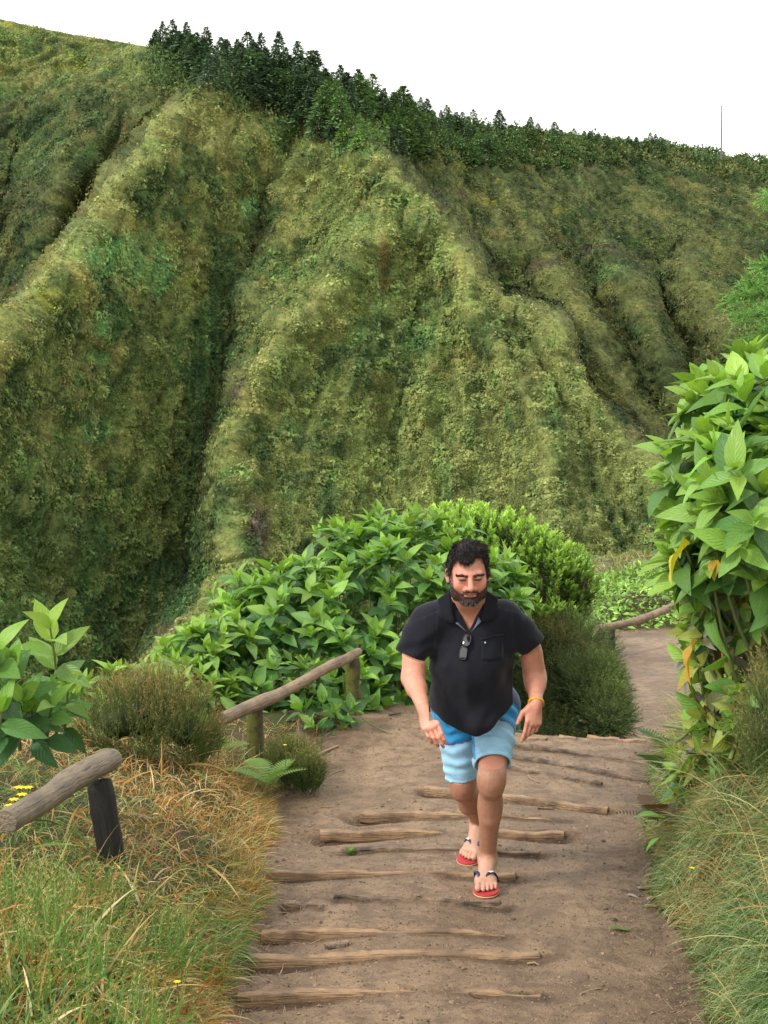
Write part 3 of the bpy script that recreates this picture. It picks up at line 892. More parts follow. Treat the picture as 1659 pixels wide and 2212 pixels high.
M_LOG = mat_wood('split_log_wood', (0.26, 0.155, 0.080), (0.44, 0.29, 0.165), (0.090, 0.058, 0.038), blotch=0.75)
M_LOGD = mat_wood('wet_dark_wood', (0.17, 0.112, 0.072), (0.30, 0.21, 0.14), (0.022, 0.016, 0.013), blotch=0.9)
M_RAIL = mat_wood('weathered_rail', (0.17, 0.110, 0.062), (0.34, 0.24, 0.150), (0.045, 0.032, 0.024), stretch=(5, 22, 22), blotch=0.5, scale=0.6)
M_RAILG = mat_wood('grey_weathered_rail', (0.120, 0.095, 0.062), (0.26, 0.205, 0.135), (0.045, 0.036, 0.028), stretch=(5, 22, 22), blotch=0.45, scale=0.5)
M_POST = mat_wood('black_wet_post', (0.011, 0.010, 0.010), (0.026, 0.022, 0.020), (0.006, 0.006, 0.006), stretch=(4, 30, 30), blotch=0.5)
M_MOSS = mat_wood('mossy_post', (0.040, 0.028, 0.018), (0.085, 0.060, 0.036), (0.018, 0.014, 0.011), stretch=(4, 30, 30), moss=(0.105, 0.115, 0.018), blotch=0.5)


def log_mesh(A, B, r, seed, eL=.04, eR=.02, flat=0.75):
    n = 44
    t = np.linspace(0, 1, n)
    pts = A[None] + (B - A)[None] * t[:, None]
    L = np.linalg.norm(B - A)
    pts[:, 1] += 0.010 * fbm(t * 3.2 + seed, 0, 0, 2, seed)
    pts[:, 2] += 0.007 * fbm(t * 4.2 + seed, 1, 0, 3, seed + 3)
    rad = r * (1 + 0.14 * fbm(t * 4, 2, 0, 2, seed + 5))
    rad[0] *= 0.93; rad[-1] *= 0.8
    V, F = tube(pts, rad, 12, True, 0.16, seed)
    ring = np.concatenate([np.repeat(np.arange(n), 12), np.zeros(12, int), np.full(12, n - 1), [0, n - 1]])
    top = pts[ring]
    dz, dy = V[:, 2] - top[:, 2], V[:, 1] - top[:, 1]
    # split logs: squared, flat top and an upright front face
    V[:, 2] = top[:, 2] + np.clip(dz, -0.9 * r, 0.55 * r) + 0.10 * np.maximum(dz - 0.55 * r, 0)
    V[:, 1] = top[:, 1] + np.clip(dy, -flat * 0.62 * r, flat * 0.62 * r) + 0.15 * dy
    # knots and broken edges
    V += np.array([.002, .006, .005]) * np.stack([fbm(V[:, 0] * 12, V[:, 1] * 50, V[:, 2] * 50, 3, seed + k) for k in (1, 2, 3)], -1)
    return V, F


LOG_LABEL = [
    "split log step nearest the camera, orange at its left end", "long split log step, second from the bottom, peeled tan at the left",
    "log step with a dark knot on its raised left half", "short stub of a log sticking out beside the grass, left of a thin curved log",
    "thin curved dark log step just in front of the man's front sandal", "long straight log step running under the man's rear sandal to the grass",
    "thin black curved root-like log step behind the man's rear foot", "thick log step with a tall mossy cut end and a charred right end",
    "log step that bulges upward beside its cut left end", "clean orange log step crossing behind the man's calves to a dark peg",
    "half buried log step low behind the man's knee", "long slanting log step reaching the right-hand bank below the crest",
    "faint buried log step on the right just below the crest of the path"]
SHIFT = [0.0] * 13
for i, ((A, B, eL, eM, eR, r), lab) in enumerate(zip(LOG3, LOG_LABEL)):
    A2, B2 = A.copy(), B.copy()
    for p_, e_ in ((A2, eL), (B2, eR)):
        p_[2] = float(path_z(p_[0], p_[1] + 0.05)) - 0.55 * r + 0.012
    V, F = log_mesh(A2, B2, r, i * 7 + 3, eL, eR)
    # follow the arched surface of the trodden earth
    tt = np.clip((V[:, 0] - A2[0]) / (B2[0] - A2[0]), 0, 1)
    base = A2[2] + (B2[2] - A2[2]) * tt
    surf = path_z(V[:, 0], A2[1] + (B2[1] - A2[1]) * tt + 0.05) - 0.55 * r + 0.011
    V[:, 2] += (surf - base) * 0.85 - (.0055 if eM < .02 else .002) * smooth(.26, .42, tt) * smooth(1.0, .88, tt) * (1 + .5 * noise(tt * 6, i, 0, 4)) - .004 * (tt > .4) - (.013 * smooth(.84, .98, tt) if i in (0, 2, 4, 8, 11, 12) else 0)
    c = (A2 + B2) / 2
    o = link('log_step', from_vf('log_step', V - c, F), M_LOG if i in (0, 1, 2, 5, 7, 8, 9) else M_LOGD, None, lab, 'log step', 'log steps across the path', loc=c)
# broken chunks of the topmost step at the crest
for k, (x0, x1, y, lab) in enumerate([(1128, 1180, 1604, 'pale broken wood block at the crest, closest to the man'), (1206, 1246, 1598, 'small orange wood block in the middle of the crest of the path'),
                                       (1268, 1338, 1597, 'long orange wood block at the crest, right of the small one'), (1334, 1398, 1601, 'rightmost orange wood block at the crest of the path')]):
    A, B = ground_hit(x0, y), ground_hit(x1, y + 2)
    for p_ in (A, B): p_[2] = float(path_z(p_[0], p_[1])) - 0.004
    V, F = log_mesh(A, B, 0.034, 60 + k, flat=0.8)
    c = (A + B) / 2
    link('wood_block', from_vf('wood_block', V - c, F), M_LOG, None, lab, 'wood block', 'wood blocks along the crest', loc=c)
A = np.array([*Q(1452, 1527, 15.4)]); A[2] = float(path_z(A[0], A[1])) + 0.03; B = A + np.array([0.55, 0.1, 0.0])
V, F = log_mesh(A, B, 0.05, 71)
link('log_end', from_vf('log_end', V - A, F), M_LOG, None, 'cut log end poking out of the ferns beyond the crest', 'log', loc=A)
A = ground_hit(1040, 1957); A[2] = float(path_z(A[0], A[1])) + 0.005; B = A + np.array([0.075, 0.01, 0.0])
V, F = log_mesh(A, B, 0.022, 72)
link('wood_chip', from_vf('wood_chip', V - A, F), M_LOGD, None, "brown wood chip on the earth under the man's front sandal", 'wood chip', loc=A)
A = ground_hit(706, 2053); A[2] = float(path_z(A[0], A[1])) + 0.01; B = A + np.array([0.08, 0.02, 0.0])
V, F = log_mesh(A, B, 0.022, 73)
link('wood_chip', from_vf('wood_chip', V - A, F), M_LOGD, None, 'brown wood chip lying behind the second log step', 'wood chip', loc=A)


def pole(name, A, B, r0, r1, mat, parent, seed, sag=0.0, n=22, wob=0.10, bow=0.0, ns=14):
    kw = 1.0 if name == 'rail' else 0.25
    A, B = np.asarray(A, float), np.asarray(B, float)
    t = np.linspace(0, 1, n)
    L = np.linalg.norm(B - A); d = (B - A) / L
    pts = A[None] + (B - A)[None] * t[:, None]
    pts[:, 2] += sag * np.sin(np.pi * t) + kw * 0.012 * fbm(t * 3 + seed, 0, 0, 2, seed)
    pts[:, 0] += bow * np.sin(np.pi * t) + kw * 0.010 * fbm(t * 3 + seed, 5, 0, 2, seed)
    rad = r0 + (r1 - r0) * t; rad = rad * (1 + kw * 0.12 * fbm(t * 5, seed, 0, 3, seed + 2)); rad[0] *= 0.93; rad[-1] *= 0.93
    V, F = tube(pts, rad, ns, True, wob, seed)
    V += 0.0025 * np.stack([noise(V[:, 0] * 30, V[:, 1] * 30, V[:, 2] * 30, seed + k) for k in (1, 2, 3)], -1)
    # local frame with X along the pole so that the grain follows it
    o = np.array(parent.location)
    R = frames(d[None], np.zeros(1))[0]
    me = from_vf(name, (V - A) @ R, F)
    ob = link(name, me, mat, parent)
    ob.matrix_local = Matrix.Translation(Vector(A - o)) @ Matrix(R.tolist()).to_4x4()
    return ob


# front railing (thick grey log on a black post)
pb = P(119, 868, 5.25)
t = thing('wooden_railing', pb, 'thick grey-brown log rail on a black wet post in the grass at the left', 'railing')
pole('rail', P(4, 824, 4.35), P(110, 758, 5.45), 0.041, 0.044, M_RAILG, t, 5, 0.004)
pole('post', P(119, 884, 5.25) - np.array([0, 0, .1]), P(99, 781, 5.28), 0.052, 0.048, M_POST, t, 8, wob=0.06)
# middle railing
pb = P(258, 768, 8.0)
t = thing('wooden_railing', pb, 'pale thin log rail on two mossy posts in front of the big hydrangea', 'railing')
pole('rail', P(222, 718, 7.45), P(357, 652, 9.35), 0.036, 0.030, M_RAIL, t, 15, -0.02)
p0 = pole('post', P(258, 775, 8.0) - np.array([0, 0, .1]), P(254, 706, 8.0), 0.050, 0.046, M_MOSS, t, 18)
p1 = pole('post', P(355, 722, 9.25) - np.array([0, 0, .1]), P(352, 658, 9.25), 0.050, 0.047, M_MOSS, t, 21)
# far railing
pb = P(613, 653, 22.5)
t = thing('wooden_railing', pb, 'far log rail on dark posts along the outer side of the path bend', 'railing')
pole('rail', P(597, 629, 21.9), P(700, 592, 24.4), 0.060, 0.055, M_RAIL, t, 25, -0.10)
pole('post', P(613, 654, 22.5) - np.array([0, 0, .15]), P(611, 624, 22.5), 0.055, 0.055, M_POST, t, 28)
pole('post', P(603, 644, 22.2) - np.array([0, 0, .3]), P(602, 630, 22.2), 0.05, 0.05, M_POST, t, 29)

# ------------------------------------------------------------------ slender mast on the rim
M_MAST = mat_plain('galvanised_steel', (0.10, 0.105, 0.11), 0.5, 0.4)
a, b = Q(1558, 336, 399), Q(1559, 228, 399)
t = thing('radio_mast', a, 'slender grey mast standing alone on the rim at the right', 'mast')
V, F = tube(np.linspace(a - [0, 0, 1], b, 8), np.linspace(0.24, 0.14, 8), 8)
link('pole', from_vf('pole', V - a, F), M_MAST, t)
q = b * 0.82 + a * 0.18
V, F = tube(np.array([q + [-.45, 0, 0], q + [0, 0, 0.02], q + [.45, 0, 0]]), 0.07, 6)
link('antenna', from_vf('antenna', V - a, F), M_MAST, t)
V, F = tube(np.array([b + [-.2, 0, -.2], b + [0, 0, 0], b + [.2, 0, .3]]), 0.08, 6)
link('antenna', from_vf('antenna', V - a, F), M_MAST, t)
# ------------------------------------------------------------------ conifers on the rim
M_NEEDLE = mat_foliage('conifer_needles', 0.1, 0.75, 0.15)
M_BARK = mat_plain('bark', (0.07, 0.045, 0.03), 0.9, 0.1)


def conifer_mesh(seed, base, n=620, rw=0.24, top=1.0):
    r = np.random.default_rng(seed)
    h = r.uniform(0.04, 1.0, n) ** 0.85
    lay = (h * 13 + r.uniform(-.25, .25, n))
    prof = rw * (1 - h) ** 0.72 * (0.82 + 0.28 * np.abs(np.sin(lay * math.pi))) + 0.012
    a = r.uniform(0, 2 * np.pi, n)
    prof *= 1 + 0.45 * noise(np.cos(a) * 1.6 + seed, np.sin(a) * 1.6, h * 5, seed)
    rr = prof * np.sqrt(r.uniform(0.25, 1, n))
    pos = np.stack([rr * np.cos(a), rr * np.sin(a), h * top], -1)
    d = np.stack([np.cos(a), np.sin(a), r.uniform(-.55, .55, n) + 0.9 * (h > 0.93)], -1) + r.normal(0, .25, (n, 3))
    R = frames(d, r.uniform(-.8, .8, n))
    q = np.array([[-.35, -.30, 0], [.75, -.16, -.08], [1.0, .0, -.16], [-.35, .30, 0]])
    sc = r.uniform(0.06, 0.11, n) * (1.15 - 0.6 * h)
    V, F, UV = stamp((q, np.array([[0, 1, 2, 3]]), q[:, :2]), pos, R, sc)
    c = 1.75 * np.array(base) * r.uniform(0.5, 1.7, (n, 1)) * r.uniform(.93, 1.07, (n, 3))
    return mesh_np('crown', V, F, None, np.repeat(c, 4, 0), False)


crowns = [conifer_mesh(100 + i, b, 620, w) for i, (b, w) in enumerate([((0.040, 0.066, 0.036), .26), ((0.034, 0.058, 0.033), .30), ((0.048, 0.084, 0.036), .30), ((0.064, 0.110, 0.038), .32), ((0.110, 0.190, 0.045), .34), ((0.044, 0.074, 0.038), .24)])]
for c_ in crowns: c_.materials.append(M_NEEDLE)
V, F = tube(np.linspace([0, 0, -.15], [0, 0, .9], 5), np.linspace(.03, .006, 5), 6)
trunk_me = from_vf('trunk', V, F); trunk_me.materials.append(M_BARK)


def wall_at(x, y):
    """point of the wall seen at a 1659x2212 picture point"""
    iu_ = (x - uu[0]) / (uu[1] - uu[0]); a_ = int(np.clip(iu_, 0, NU - 2))
    s_ = float(sky_y(x)) + 1.5
    iv_ = (y - s_) / (1850 - s_) * (NVV - 1); b_ = int(np.clip(iv_, 0, NVV - 2))
    fu_, fv_ = np.clip(iu_ - a_, 0, 1), np.clip(iv_ - b_, 0, 1)
    return (WALL[a_, b_] * (1 - fu_) * (1 - fv_) + WALL[a_ + 1, b_] * fu_ * (1 - fv_) + WALL[a_, b_ + 1] * (1 - fu_) * fv_ + WALL[a_ + 1, b_ + 1] * fu_ * fv_)


spots = []
xs = [345, 450, 600, 700, 830, 1000, 1200, 1440]
lo = [95, 215, 270, 325, 345, 375, 385, 372]
r_ = np.random.default_rng(5)
tries = 0
while len(spots) < 285 and tries < 20000:
    tries += 1
    x = 335 + 1095 * r_.uniform(0, 1) ** 1.35
    y0_, y1_ = float(sky_y(x)) + 2, float(np.interp(x, xs, lo))
    y = y0_ + (y1_ - y0_) * r_.uniform(0, 1) ** 1.25
    md = 15.5 if x < 1000 else 15
    if x > 930 and y < float(sky_y(x)) + 9 + 10 * math.sin(x * .03): continue
    if all((x - a) ** 2 + ((y - b) * 1.5) ** 2 > md ** 2 for a, b, *_ in spots):
        spots.append((x, y, 0, 0))
feature = [(602, 166, 10.0, 'tallest dark conifer standing clear against the sky on the rim'), (642, 178, 9.0, 'pointed dark conifer second from the top of the rim, right of the tallest'),
           (535, 150, 8.6, 'tall dark conifer left of the tallest one on the rim'), (352, 112, 7.5, 'leftmost dark conifer of the stand on the rim'),
           (1077, 285, 5.6, 'lone small conifer poking above the low skyline, mid right'), (775, 330, 6.8, 'bright yellow-green conifer at the lower tip of the wooded spur'),
           (830, 250, 6.6, 'conifer standing out against the sky where the rim bends down')]
for f in feature: spots = [s for s in spots if (s[0] - f[0]) ** 2 + (s[1] - f[1]) ** 2 > 14 ** 2]
for i, (x, y, _, _) in enumerate([(f[0], f[1], 0, 0) for f in feature] + spots):
    p = wall_at(x, y)
    if i < len(feature):
        hgt, lab, grp = feature[i][2], feature[i][3], 'conifers on the crater rim'
        if i == 5: hgt = 4.2
        k = 4 if i == 5 else [0, 5, 1, 0, 0, 0, 2][i]
    else:
        dark = x < 700 or y < sky_y(x) + 28
        hgt = (5.0 + 4.3 * r_.random() ** 1.3 + 1.0 * math.sin(x * .05)) if x < 700 else (r_.uniform(5.2, 9.0) if x < 900 else r_.uniform(2.6, 6.0))
        if x > 1150: hgt *= 0.72
        if 740 < x < 830 and y > 290: k, lab, hgt = 4, '', r_.uniform(2.8, 4.2)
        elif x < 700 and y < sky_y(x) + 62: k = int(r_.choice([0, 1, 5]))
        elif x < 700: k = int(r_.choice([0, 1, 2, 2]))
        elif x < 1000: k = int(r_.choice([0, 2, 3, 3]))
        else: k = int(r_.choice([2, 3, 3]))
        dy_ = y - float(sky_y(x)); row = 'on the skyline' if dy_ < 10 else 'just under the skyline' if dy_ < 28 else 'two rows below the skyline' if dy_ < 52 else 'low on the slope' if dy_ < 85 else 'at the lowest tree edge'
        zone = ['at the stand\'s left end', 'in the stand\'s left half', 'in the stand\'s middle', 'beneath the tallest tree', 'where the dense stand ends', 'above the bright spur tip', 'right of the bright spur tip',
                'between spur and lone conifer', 'left of the lone conifer', 'beneath the lone conifer', 'right of the lone conifer', 'above the bare brown scar', 'towards the mast'][int(np.searchsorted([395, 450, 520, 620, 690, 780, 850, 930, 1040, 1110, 1200, 1310], x))]
        size = 'very tall' if hgt > 8.6 else 'tall' if hgt > 7.2 else 'middling' if hgt > 5.5 else 'short' if hgt > 4 else 'stunted'
        shade = ['dark', 'blackish', 'mid green', 'fresh green', 'bright yellow-green', 'slim dark'][k]
        lab = size + ' ' + shade + ' conifer ' + row + ' ' + zone
        grp = 'conifers on the crater rim'
    t = thing('conifer', p - np.array([0, 0, 0.3]), lab, 'tree', grp)
    t.scale = (hgt * r_.uniform(1.0, 1.85),) * 2 + (hgt,)
    t.rotation_euler = (0, 0, r_.uniform(0, 6.28))
    link('crown', crowns[k], None, t); link('trunk', trunk_me, None, t)

# dense low shrubs clothing the upper slope and the rim between the trees
n = 42000
x = r_.uniform(330, 1659, n); u_ = r_.uniform(0, 1, n)
yy = sky_y(x) + 2 + u_ ** 1.3 * np.interp(x, [330, 700, 1000, 1300, 1659], [120, 110, 100, 75, 60])
ia = np.clip(((x - uu[0]) / (uu[1] - uu[0])), 0, NU - 2).astype(int); s_ = sky_y(x) + 1.5
ib = np.clip((yy - s_) / (1850 - s_) * (NVV - 1), 0, NVV - 2).astype(int)
pp = WALL[ia, ib] + r_.normal(0, .8, (n, 3)) * [1, 1, .35]
clump = fbm(pp[:, 0] / 5, pp[:, 1] / 5, 0, 2, 95)
keep = clump > -0.25
pp, clump = pp[keep], clump[keep]; n = len(pp)
pp[:, 2] += r_.uniform(0, 1, n) * (0.5 + np.where(x[keep] < 950, 5.0, 2.4) * np.clip(clump + .2, 0, 1))
R = frames(r_.normal(0, 1, (n, 3)), r_.uniform(0, 6, n))
q = np.array([[-1, 0, 0], [0, -.55, 0], [1, 0, 0], [0, .55, 0]])
V, F, UV = stamp((q, np.array([[0, 1, 2, 3]]), q[:, :2]), pp, R, r_.uniform(.25, .6, n))
c = np.where((clump > 0.1)[:, None], np.array([[0.075, 0.120, 0.042]]), np.array([[0.130, 0.150, 0.052]])) * r_.uniform(.6, 1.5, (n, 1))
link('rim_scrub', mesh_np('rim_scrub', V, F, None, np.repeat(c, 4, 0), False), m_cover, kind='stuff', label='low green scrub between the conifers below the rim', cat='scrub')


def small_shrub_mesh(seed, col, n=160):
    r = np.random.default_rng(seed)
    d = r.normal(0, 1, (n, 3)); d /= np.linalg.norm(d, axis=1, keepdims=True); d[:, 2] = np.abs(d[:, 2])
    R = frames(d, r.uniform(0, 6, n))
    V, F, UV = stamp((q, np.array([[0, 1, 2, 3]]), q[:, :2]), d * r.uniform(.3, 1, (n, 1)) * [.8, .8, 1], R, r.uniform(.10, .22, n))
    me = mesh_np('crown', V, F, None, np.repeat(np.array(col) * r.uniform(.6, 1.4, (n, 1)), 4, 0), False)
    me.materials.append(m_cover); return me


sm = small_shrub_mesh(3, (0.045, 0.06, 0.04))
for x, y, h, lab in [(1360, 314, 1.5, 'tiny round bush on the skyline, the larger of those left of the mast'), (1302, 306, 1.1, 'tiny bush on the skyline nearest the lone conifer side of the rim'),
                     (1335, 311, .8, 'smallest bush on the skyline between two larger ones'), (1208, 292, 1.0, 'low wispy bush on the skyline just right of the last conifers'), (922, 266, 1.4, 'pale spindly bush on the skyline at the end of the dense trees')]:
    t = thing('shrub', wall_at(x, y), lab, 'bush', 'bushes on the skyline'); t.scale = (h,) * 3
    link('crown', sm, None, t)
    link('trunk', trunk_me, None, t)
# ------------------------------------------------------------------ broad-leaved plants
M_LEAFO = mat_leaf('hydrangea_leaf', True, 0.0)
M_LEAFA = mat_leaf('hydrangea_leaf_mass', False, 0.0)
M_SPOTO = mat_leaf('spotted_leaf', True, 0.9)
M_SPOTA = mat_leaf('spotted_leaf_mass', False, 0.9)
M_STEM = mat_plain('green_stem', (0.14, 0.17, 0.06), 0.6, 0.3)
M_TWIG = mat_plain('brown_twig', (0.13, 0.09, 0.055), 0.8, 0.2)

TM = [leaf_template(6, w, cu, fo, se, wav=wv) for (w, cu, fo, se, wv) in
      [(.50, .22, .22, .04, .04), (.46, .38, .16, .05, .06), (.54, .10, .26, .04, .03), (.48, .55, .12, .05, .08), (.44, .28, .30, .04, .04), (.52, .02, .14, .06, .10)]]


def leaf_meshes(mat):
    out = []
    for V, F, UV in TM:
        me = mesh_np('leaf', V, F, UV); me.materials.append(mat); out.append(me)
    return out


LM_O, LM_S = leaf_meshes(M_LEAFO), leaf_meshes(M_SPOTO)
YOUNG, MID_, OLD = np.array([0.215, 0.385, 0.060]), np.array([0.085, 0.205, 0.040]), np.array([0.035, 0.105, 0.030])


def ellipsoid_points(ells, n, rng, inner=0.0, zmin=-0.75):
    """points with outward normals on the outside of a union of ellipsoids (cx,cy,cz,rx,ry,rz)"""
    out_p, out_n = [], []
    area = np.array([e[3] * e[5] + e[4] * e[5] + e[3] * e[4] for e in ells]); area /= area.sum()
    for k, e in enumerate(ells):
        m = int(n * area[k]); d = rng.normal(0, 1, (m, 3)); d /= np.linalg.norm(d, axis=1, keepdims=True)
        d = d[d[:, 2] > zmin]
        c, r = np.array(e[:3]), np.array(e[3:6])
        s = rng.uniform(1 - inner, 1.04, (len(d), 1))
        p = c + d * r * s * (1 + 0.10 * fbm(d[:, 0] * 3 + k, d[:, 1] * 3, d[:, 2] * 3, 2, 5)[:, None])
        nn = d / r; nn /= np.linalg.norm(nn, axis=1, keepdims=True)
        keep = np.ones(len(p), bool)
        for j, f in enumerate(ells):
            if j == k: continue
            keep &= (((p - np.array(f[:3])) / np.array(f[3:6])) ** 2).sum(1) > 0.86
        out_p.append(p[keep]); out_n.append(nn[keep])
    return np.concatenate(out_p), np.concatenate(out_n)


def rosettes(p, ax, rng, L, pairs=4, young=0.5, spread=1.0, lv=0.22):
    """opposite pairs of leaves round shoot tips -> pos, R, scale, age(0 young .. 1 old)"""
    P_, R_, S_, A_ = [], [], [], []
    n = len(p)
    ax = ax / np.linalg.norm(ax, axis=1, keepdims=True)
    ref = np.tile([0.3, 0.1, 0.9], (n, 1)); u = np.cross(ax, ref); u /= np.linalg.norm(u, axis=1, keepdims=True); w = np.cross(ax, u)
    ph0 = rng.uniform(0, 6.28, n)
    for k in range(pairs):
        tilt = (0.25 + 0.42 * k) * spread                       # inner leaves upright, outer ones spread
        ln = L * [0.55, 0.9, 1.08, 1.05, 0.95][min(k, 4)]
        for s in (0, 1):
            ph = ph0 + k * (np.pi / 2) + s * np.pi + rng.normal(0, .18, n)
            tl = tilt + rng.normal(0, .14, n)
            rad = np.cos(ph)[:, None] * u + np.sin(ph)[:, None] * w
            d = ax * np.cos(tl)[:, None] + rad * np.sin(tl)[:, None]
            d[:, 2] -= 0.06 * k
            P_.append(p - ax * (0.16 * L * k)[..., None] if np.ndim(L) else p - ax * (0.16 * L * k) + rad * 0.03 * L)
            R_.append(frames(d, rng.normal(0, .22, n), ups=ax + 0.25 * np.array([0, 0, 1.0])))
            S_.append(ln * rng.uniform(1 - lv, 1 + lv, n)); A_.append(np.full(n, k / max(1, pairs - 1)) + rng.normal(0, .1, n))
    return np.concatenate(P_), np.concatenate(R_), np.concatenate(S_), np.concatenate(A_)


def leaf_colors(age, young, rng, warm=0.0):
    a = np.clip(age + 0.5 - young, 0, 1)[:, None]
    c = np.where(a < 0.5, YOUNG + (MID_ - YOUNG) * (a * 2), MID_ + (OLD - MID_) * (a * 2 - 1))
    c = c * rng.uniform(0.78, 1.28, (len(age), 1)) * rng.uniform(.94, 1.06, (len(age), 3))
    return c


def leafy(name, label, cat, base, pos, R, S, col, lm, mat_mass, n_obj=300, stems=None, group=None, cell=7.0):
    """a plant whose best-visible leaves are parts of their own and whose other leaves are one mass"""
    base = np.asarray(base, float)
    t = thing(name, base, label, cat, group)
    px, py, zc = proj(pos + R[:, :, 0] * (S * 0.5)[:, None])
    inside = (px > -15) & (px < 783) & (py > -10) & (py < 1034)
    order = np.argsort(zc)
    grid = {}; rank = np.full(len(pos), 99)
    for i in order:
        if not inside[i]: continue
        k = (int(px[i] // cell), int(py[i] // cell)); grid[k] = grid.get(k, 0) + 1; rank[i] = grid[k]
    size = S * 1478 / zc
    score = rank * 100 - size
    pick = np.argsort(score)[:n_obj]
    pick = pick[inside[pick]]
    isobj = np.zeros(len(pos), bool); isobj[pick] = True
    kind = RNG.integers(0, len(lm), len(pos))
    for i in pick:
        o = bpy.data.objects.new('leaf', lm[kind[i]])
        SC.collection.objects.link(o); o.parent = t
        m = np.eye(4); m[:3, :3] = R[i] * S[i]; m[:3, 3] = pos[i] - base
        o.matrix_local = Matrix(m.tolist())
        o.color = (*[float(v) for v in col[i]], 1)
    Vs, Fs, Us, Cs, off = [], [], [], [], 0
    for k in range(len(lm)):
        s = (~isobj) & (kind == k)
        if not s.any(): continue
        V, F, U = stamp(TM[k], pos[s], R[s], S[s])
        Vs.append(V - base); Fs.append(F + off); Us.append(U); off += len(V)
        Cs.append(np.repeat(col[s], len(TM[k][0]), 0))
    if Vs:
        link('leaves', mesh_np('leaves', np.concatenate(Vs), np.concatenate(Fs), np.concatenate(Us), np.concatenate(Cs)), mat_mass, t, kind='stuff')
    if stems:
        V, F = join_vf(stems)
        link('stems', from_vf('stems', V - base, F), M_STEM, t, kind='stuff')
    return t


def stems_to(p, ax, root, rng, n, r=0.006):
    out = []
    for i in rng.choice(len(p), min(n, len(p)), replace=False):
        q0 = np.array(root) + rng.normal(0, .18, 3) * [1, 1, .1]
        q2 = p[i]; q1 = (q0 + q2) / 2 + (q2 - q0) * [.25, .25, -.12]
        tt = np.linspace(0, 1, 7)[:, None]
        pts = (1 - tt) ** 2 * q0 + 2 * tt * (1 - tt) * q1 + tt ** 2 * q2
        V, F = tube(pts, np.linspace(r * 1.5, r * .6, 7), 5, False)
        out.append((V, F))
    return out


# big hydrangea beyond the middle railing
rg_ = np.random.default_rng(21)
E_ = [(400, 615, 10.9, .95, .8, .78), (300, 655, 10.3, .80, .7, .66), (236, 690, 9.8, .60, .6, .44), (458, 625, 11.6, .55, .6, .50), (375, 692, 10.2, .70, .5, .50), (330, 705, 9.6, .42, .35, .36), (480, 590, 11.6, .30, .4, .28)]
ells = [(*P(a, b, c), d, e, f) for a, b, c, d, e, f in E_]
p, nn = ellipsoid_points(ells, 1250, rg_, 0.28, -0.9)
ax = nn * 0.75 + np.array([0, -0.12, 0.75]) + rg_.normal(0, .18, p.shape)
pos, R, S, A = rosettes(p, ax, rg_, 0.165, 4)
hgt = np.repeat(nn[:, 2], 1)
yo = np.tile(0.42 + 0.34 * smooth(-0.1, 0.7, nn[:, 2]) + 0.18 * smooth(-1.0, -2.0, p[:, 0] * 1.0), 8)
col = leaf_colors(A, yo, rg_)
root = ground_z(P(380, 700, 10.9)[0], 10.9)
leafy('hydrangea_bush', 'big glossy green hydrangea bush behind the mossy railing and the man', 'bush', [P(380, 700, 10.9)[0], 10.9, float(root)], pos, R, S, col, LM_O, M_LEAFA, 300,
      stems_to(p, ax, [P(380, 700, 10.9)[0], 10.9, float(root) - .1], rg_, 110))
# paler low hydrangea row running down to the left behind the brown heath
E_ = [(212, 672, 9.6, .36, .35, .36), (170, 700, 9.2, .42, .35, .26), (125, 708, 8.8, .36, .3, .22)]
ells = [(*P(a, b, c), d, e, f) for a, b, c, d, e, f in E_]
p, nn = ellipsoid_points(ells, 190, rg_, 0.1, -0.5)
ax = nn * 0.6 + np.array([0, -0.1, 0.9]) + rg_.normal(0, .15, p.shape)
pos, R, S, A = rosettes(p, ax, rg_, 0.135, 4)
col = leaf_colors(A, np.full(len(A), 0.80), rg_) * np.array([1.12, 1.04, 1.1])
b0 = P(170, 715, 9.2)
leafy('hydrangea_bush', 'low pale yellow-green hydrangea row behind the brown heather clump', 'bush', b0, pos, R, S, col, LM_O, M_LEAFA, 160, stems_to(p, ax, b0 - np.array([0, 0, .4]), rg_, 40))
# young hydrangea shoots by the foot of the second mossy post
p = np.array([P(335, 712, 8.9), P(312, 725, 8.8), P(352, 708, 8.95), P(322, 700, 9.0), P(345, 728, 8.85), P(300, 708, 8.95)])
ax = np.array([[.1, -.2, 1], [-.4, -.3, .9], [.4, -.3, .8], [0, 0, 1.], [.3, -.5, .7], [-.5, -.1, .8]])
pos, R, S, A = rosettes(p, ax, rg_, 0.14, 4)
b0 = P(328, 738, 8.85)
leafy('hydrangea_seedling', 'young hydrangea shoots at the foot of the second mossy post', 'plant', b0, pos, R, S, leaf_colors(A, np.full(len(A), .55), rg_), LM_O, M_LEAFA, 60, stems_to(p, ax, b0, rg_, 6, .004))


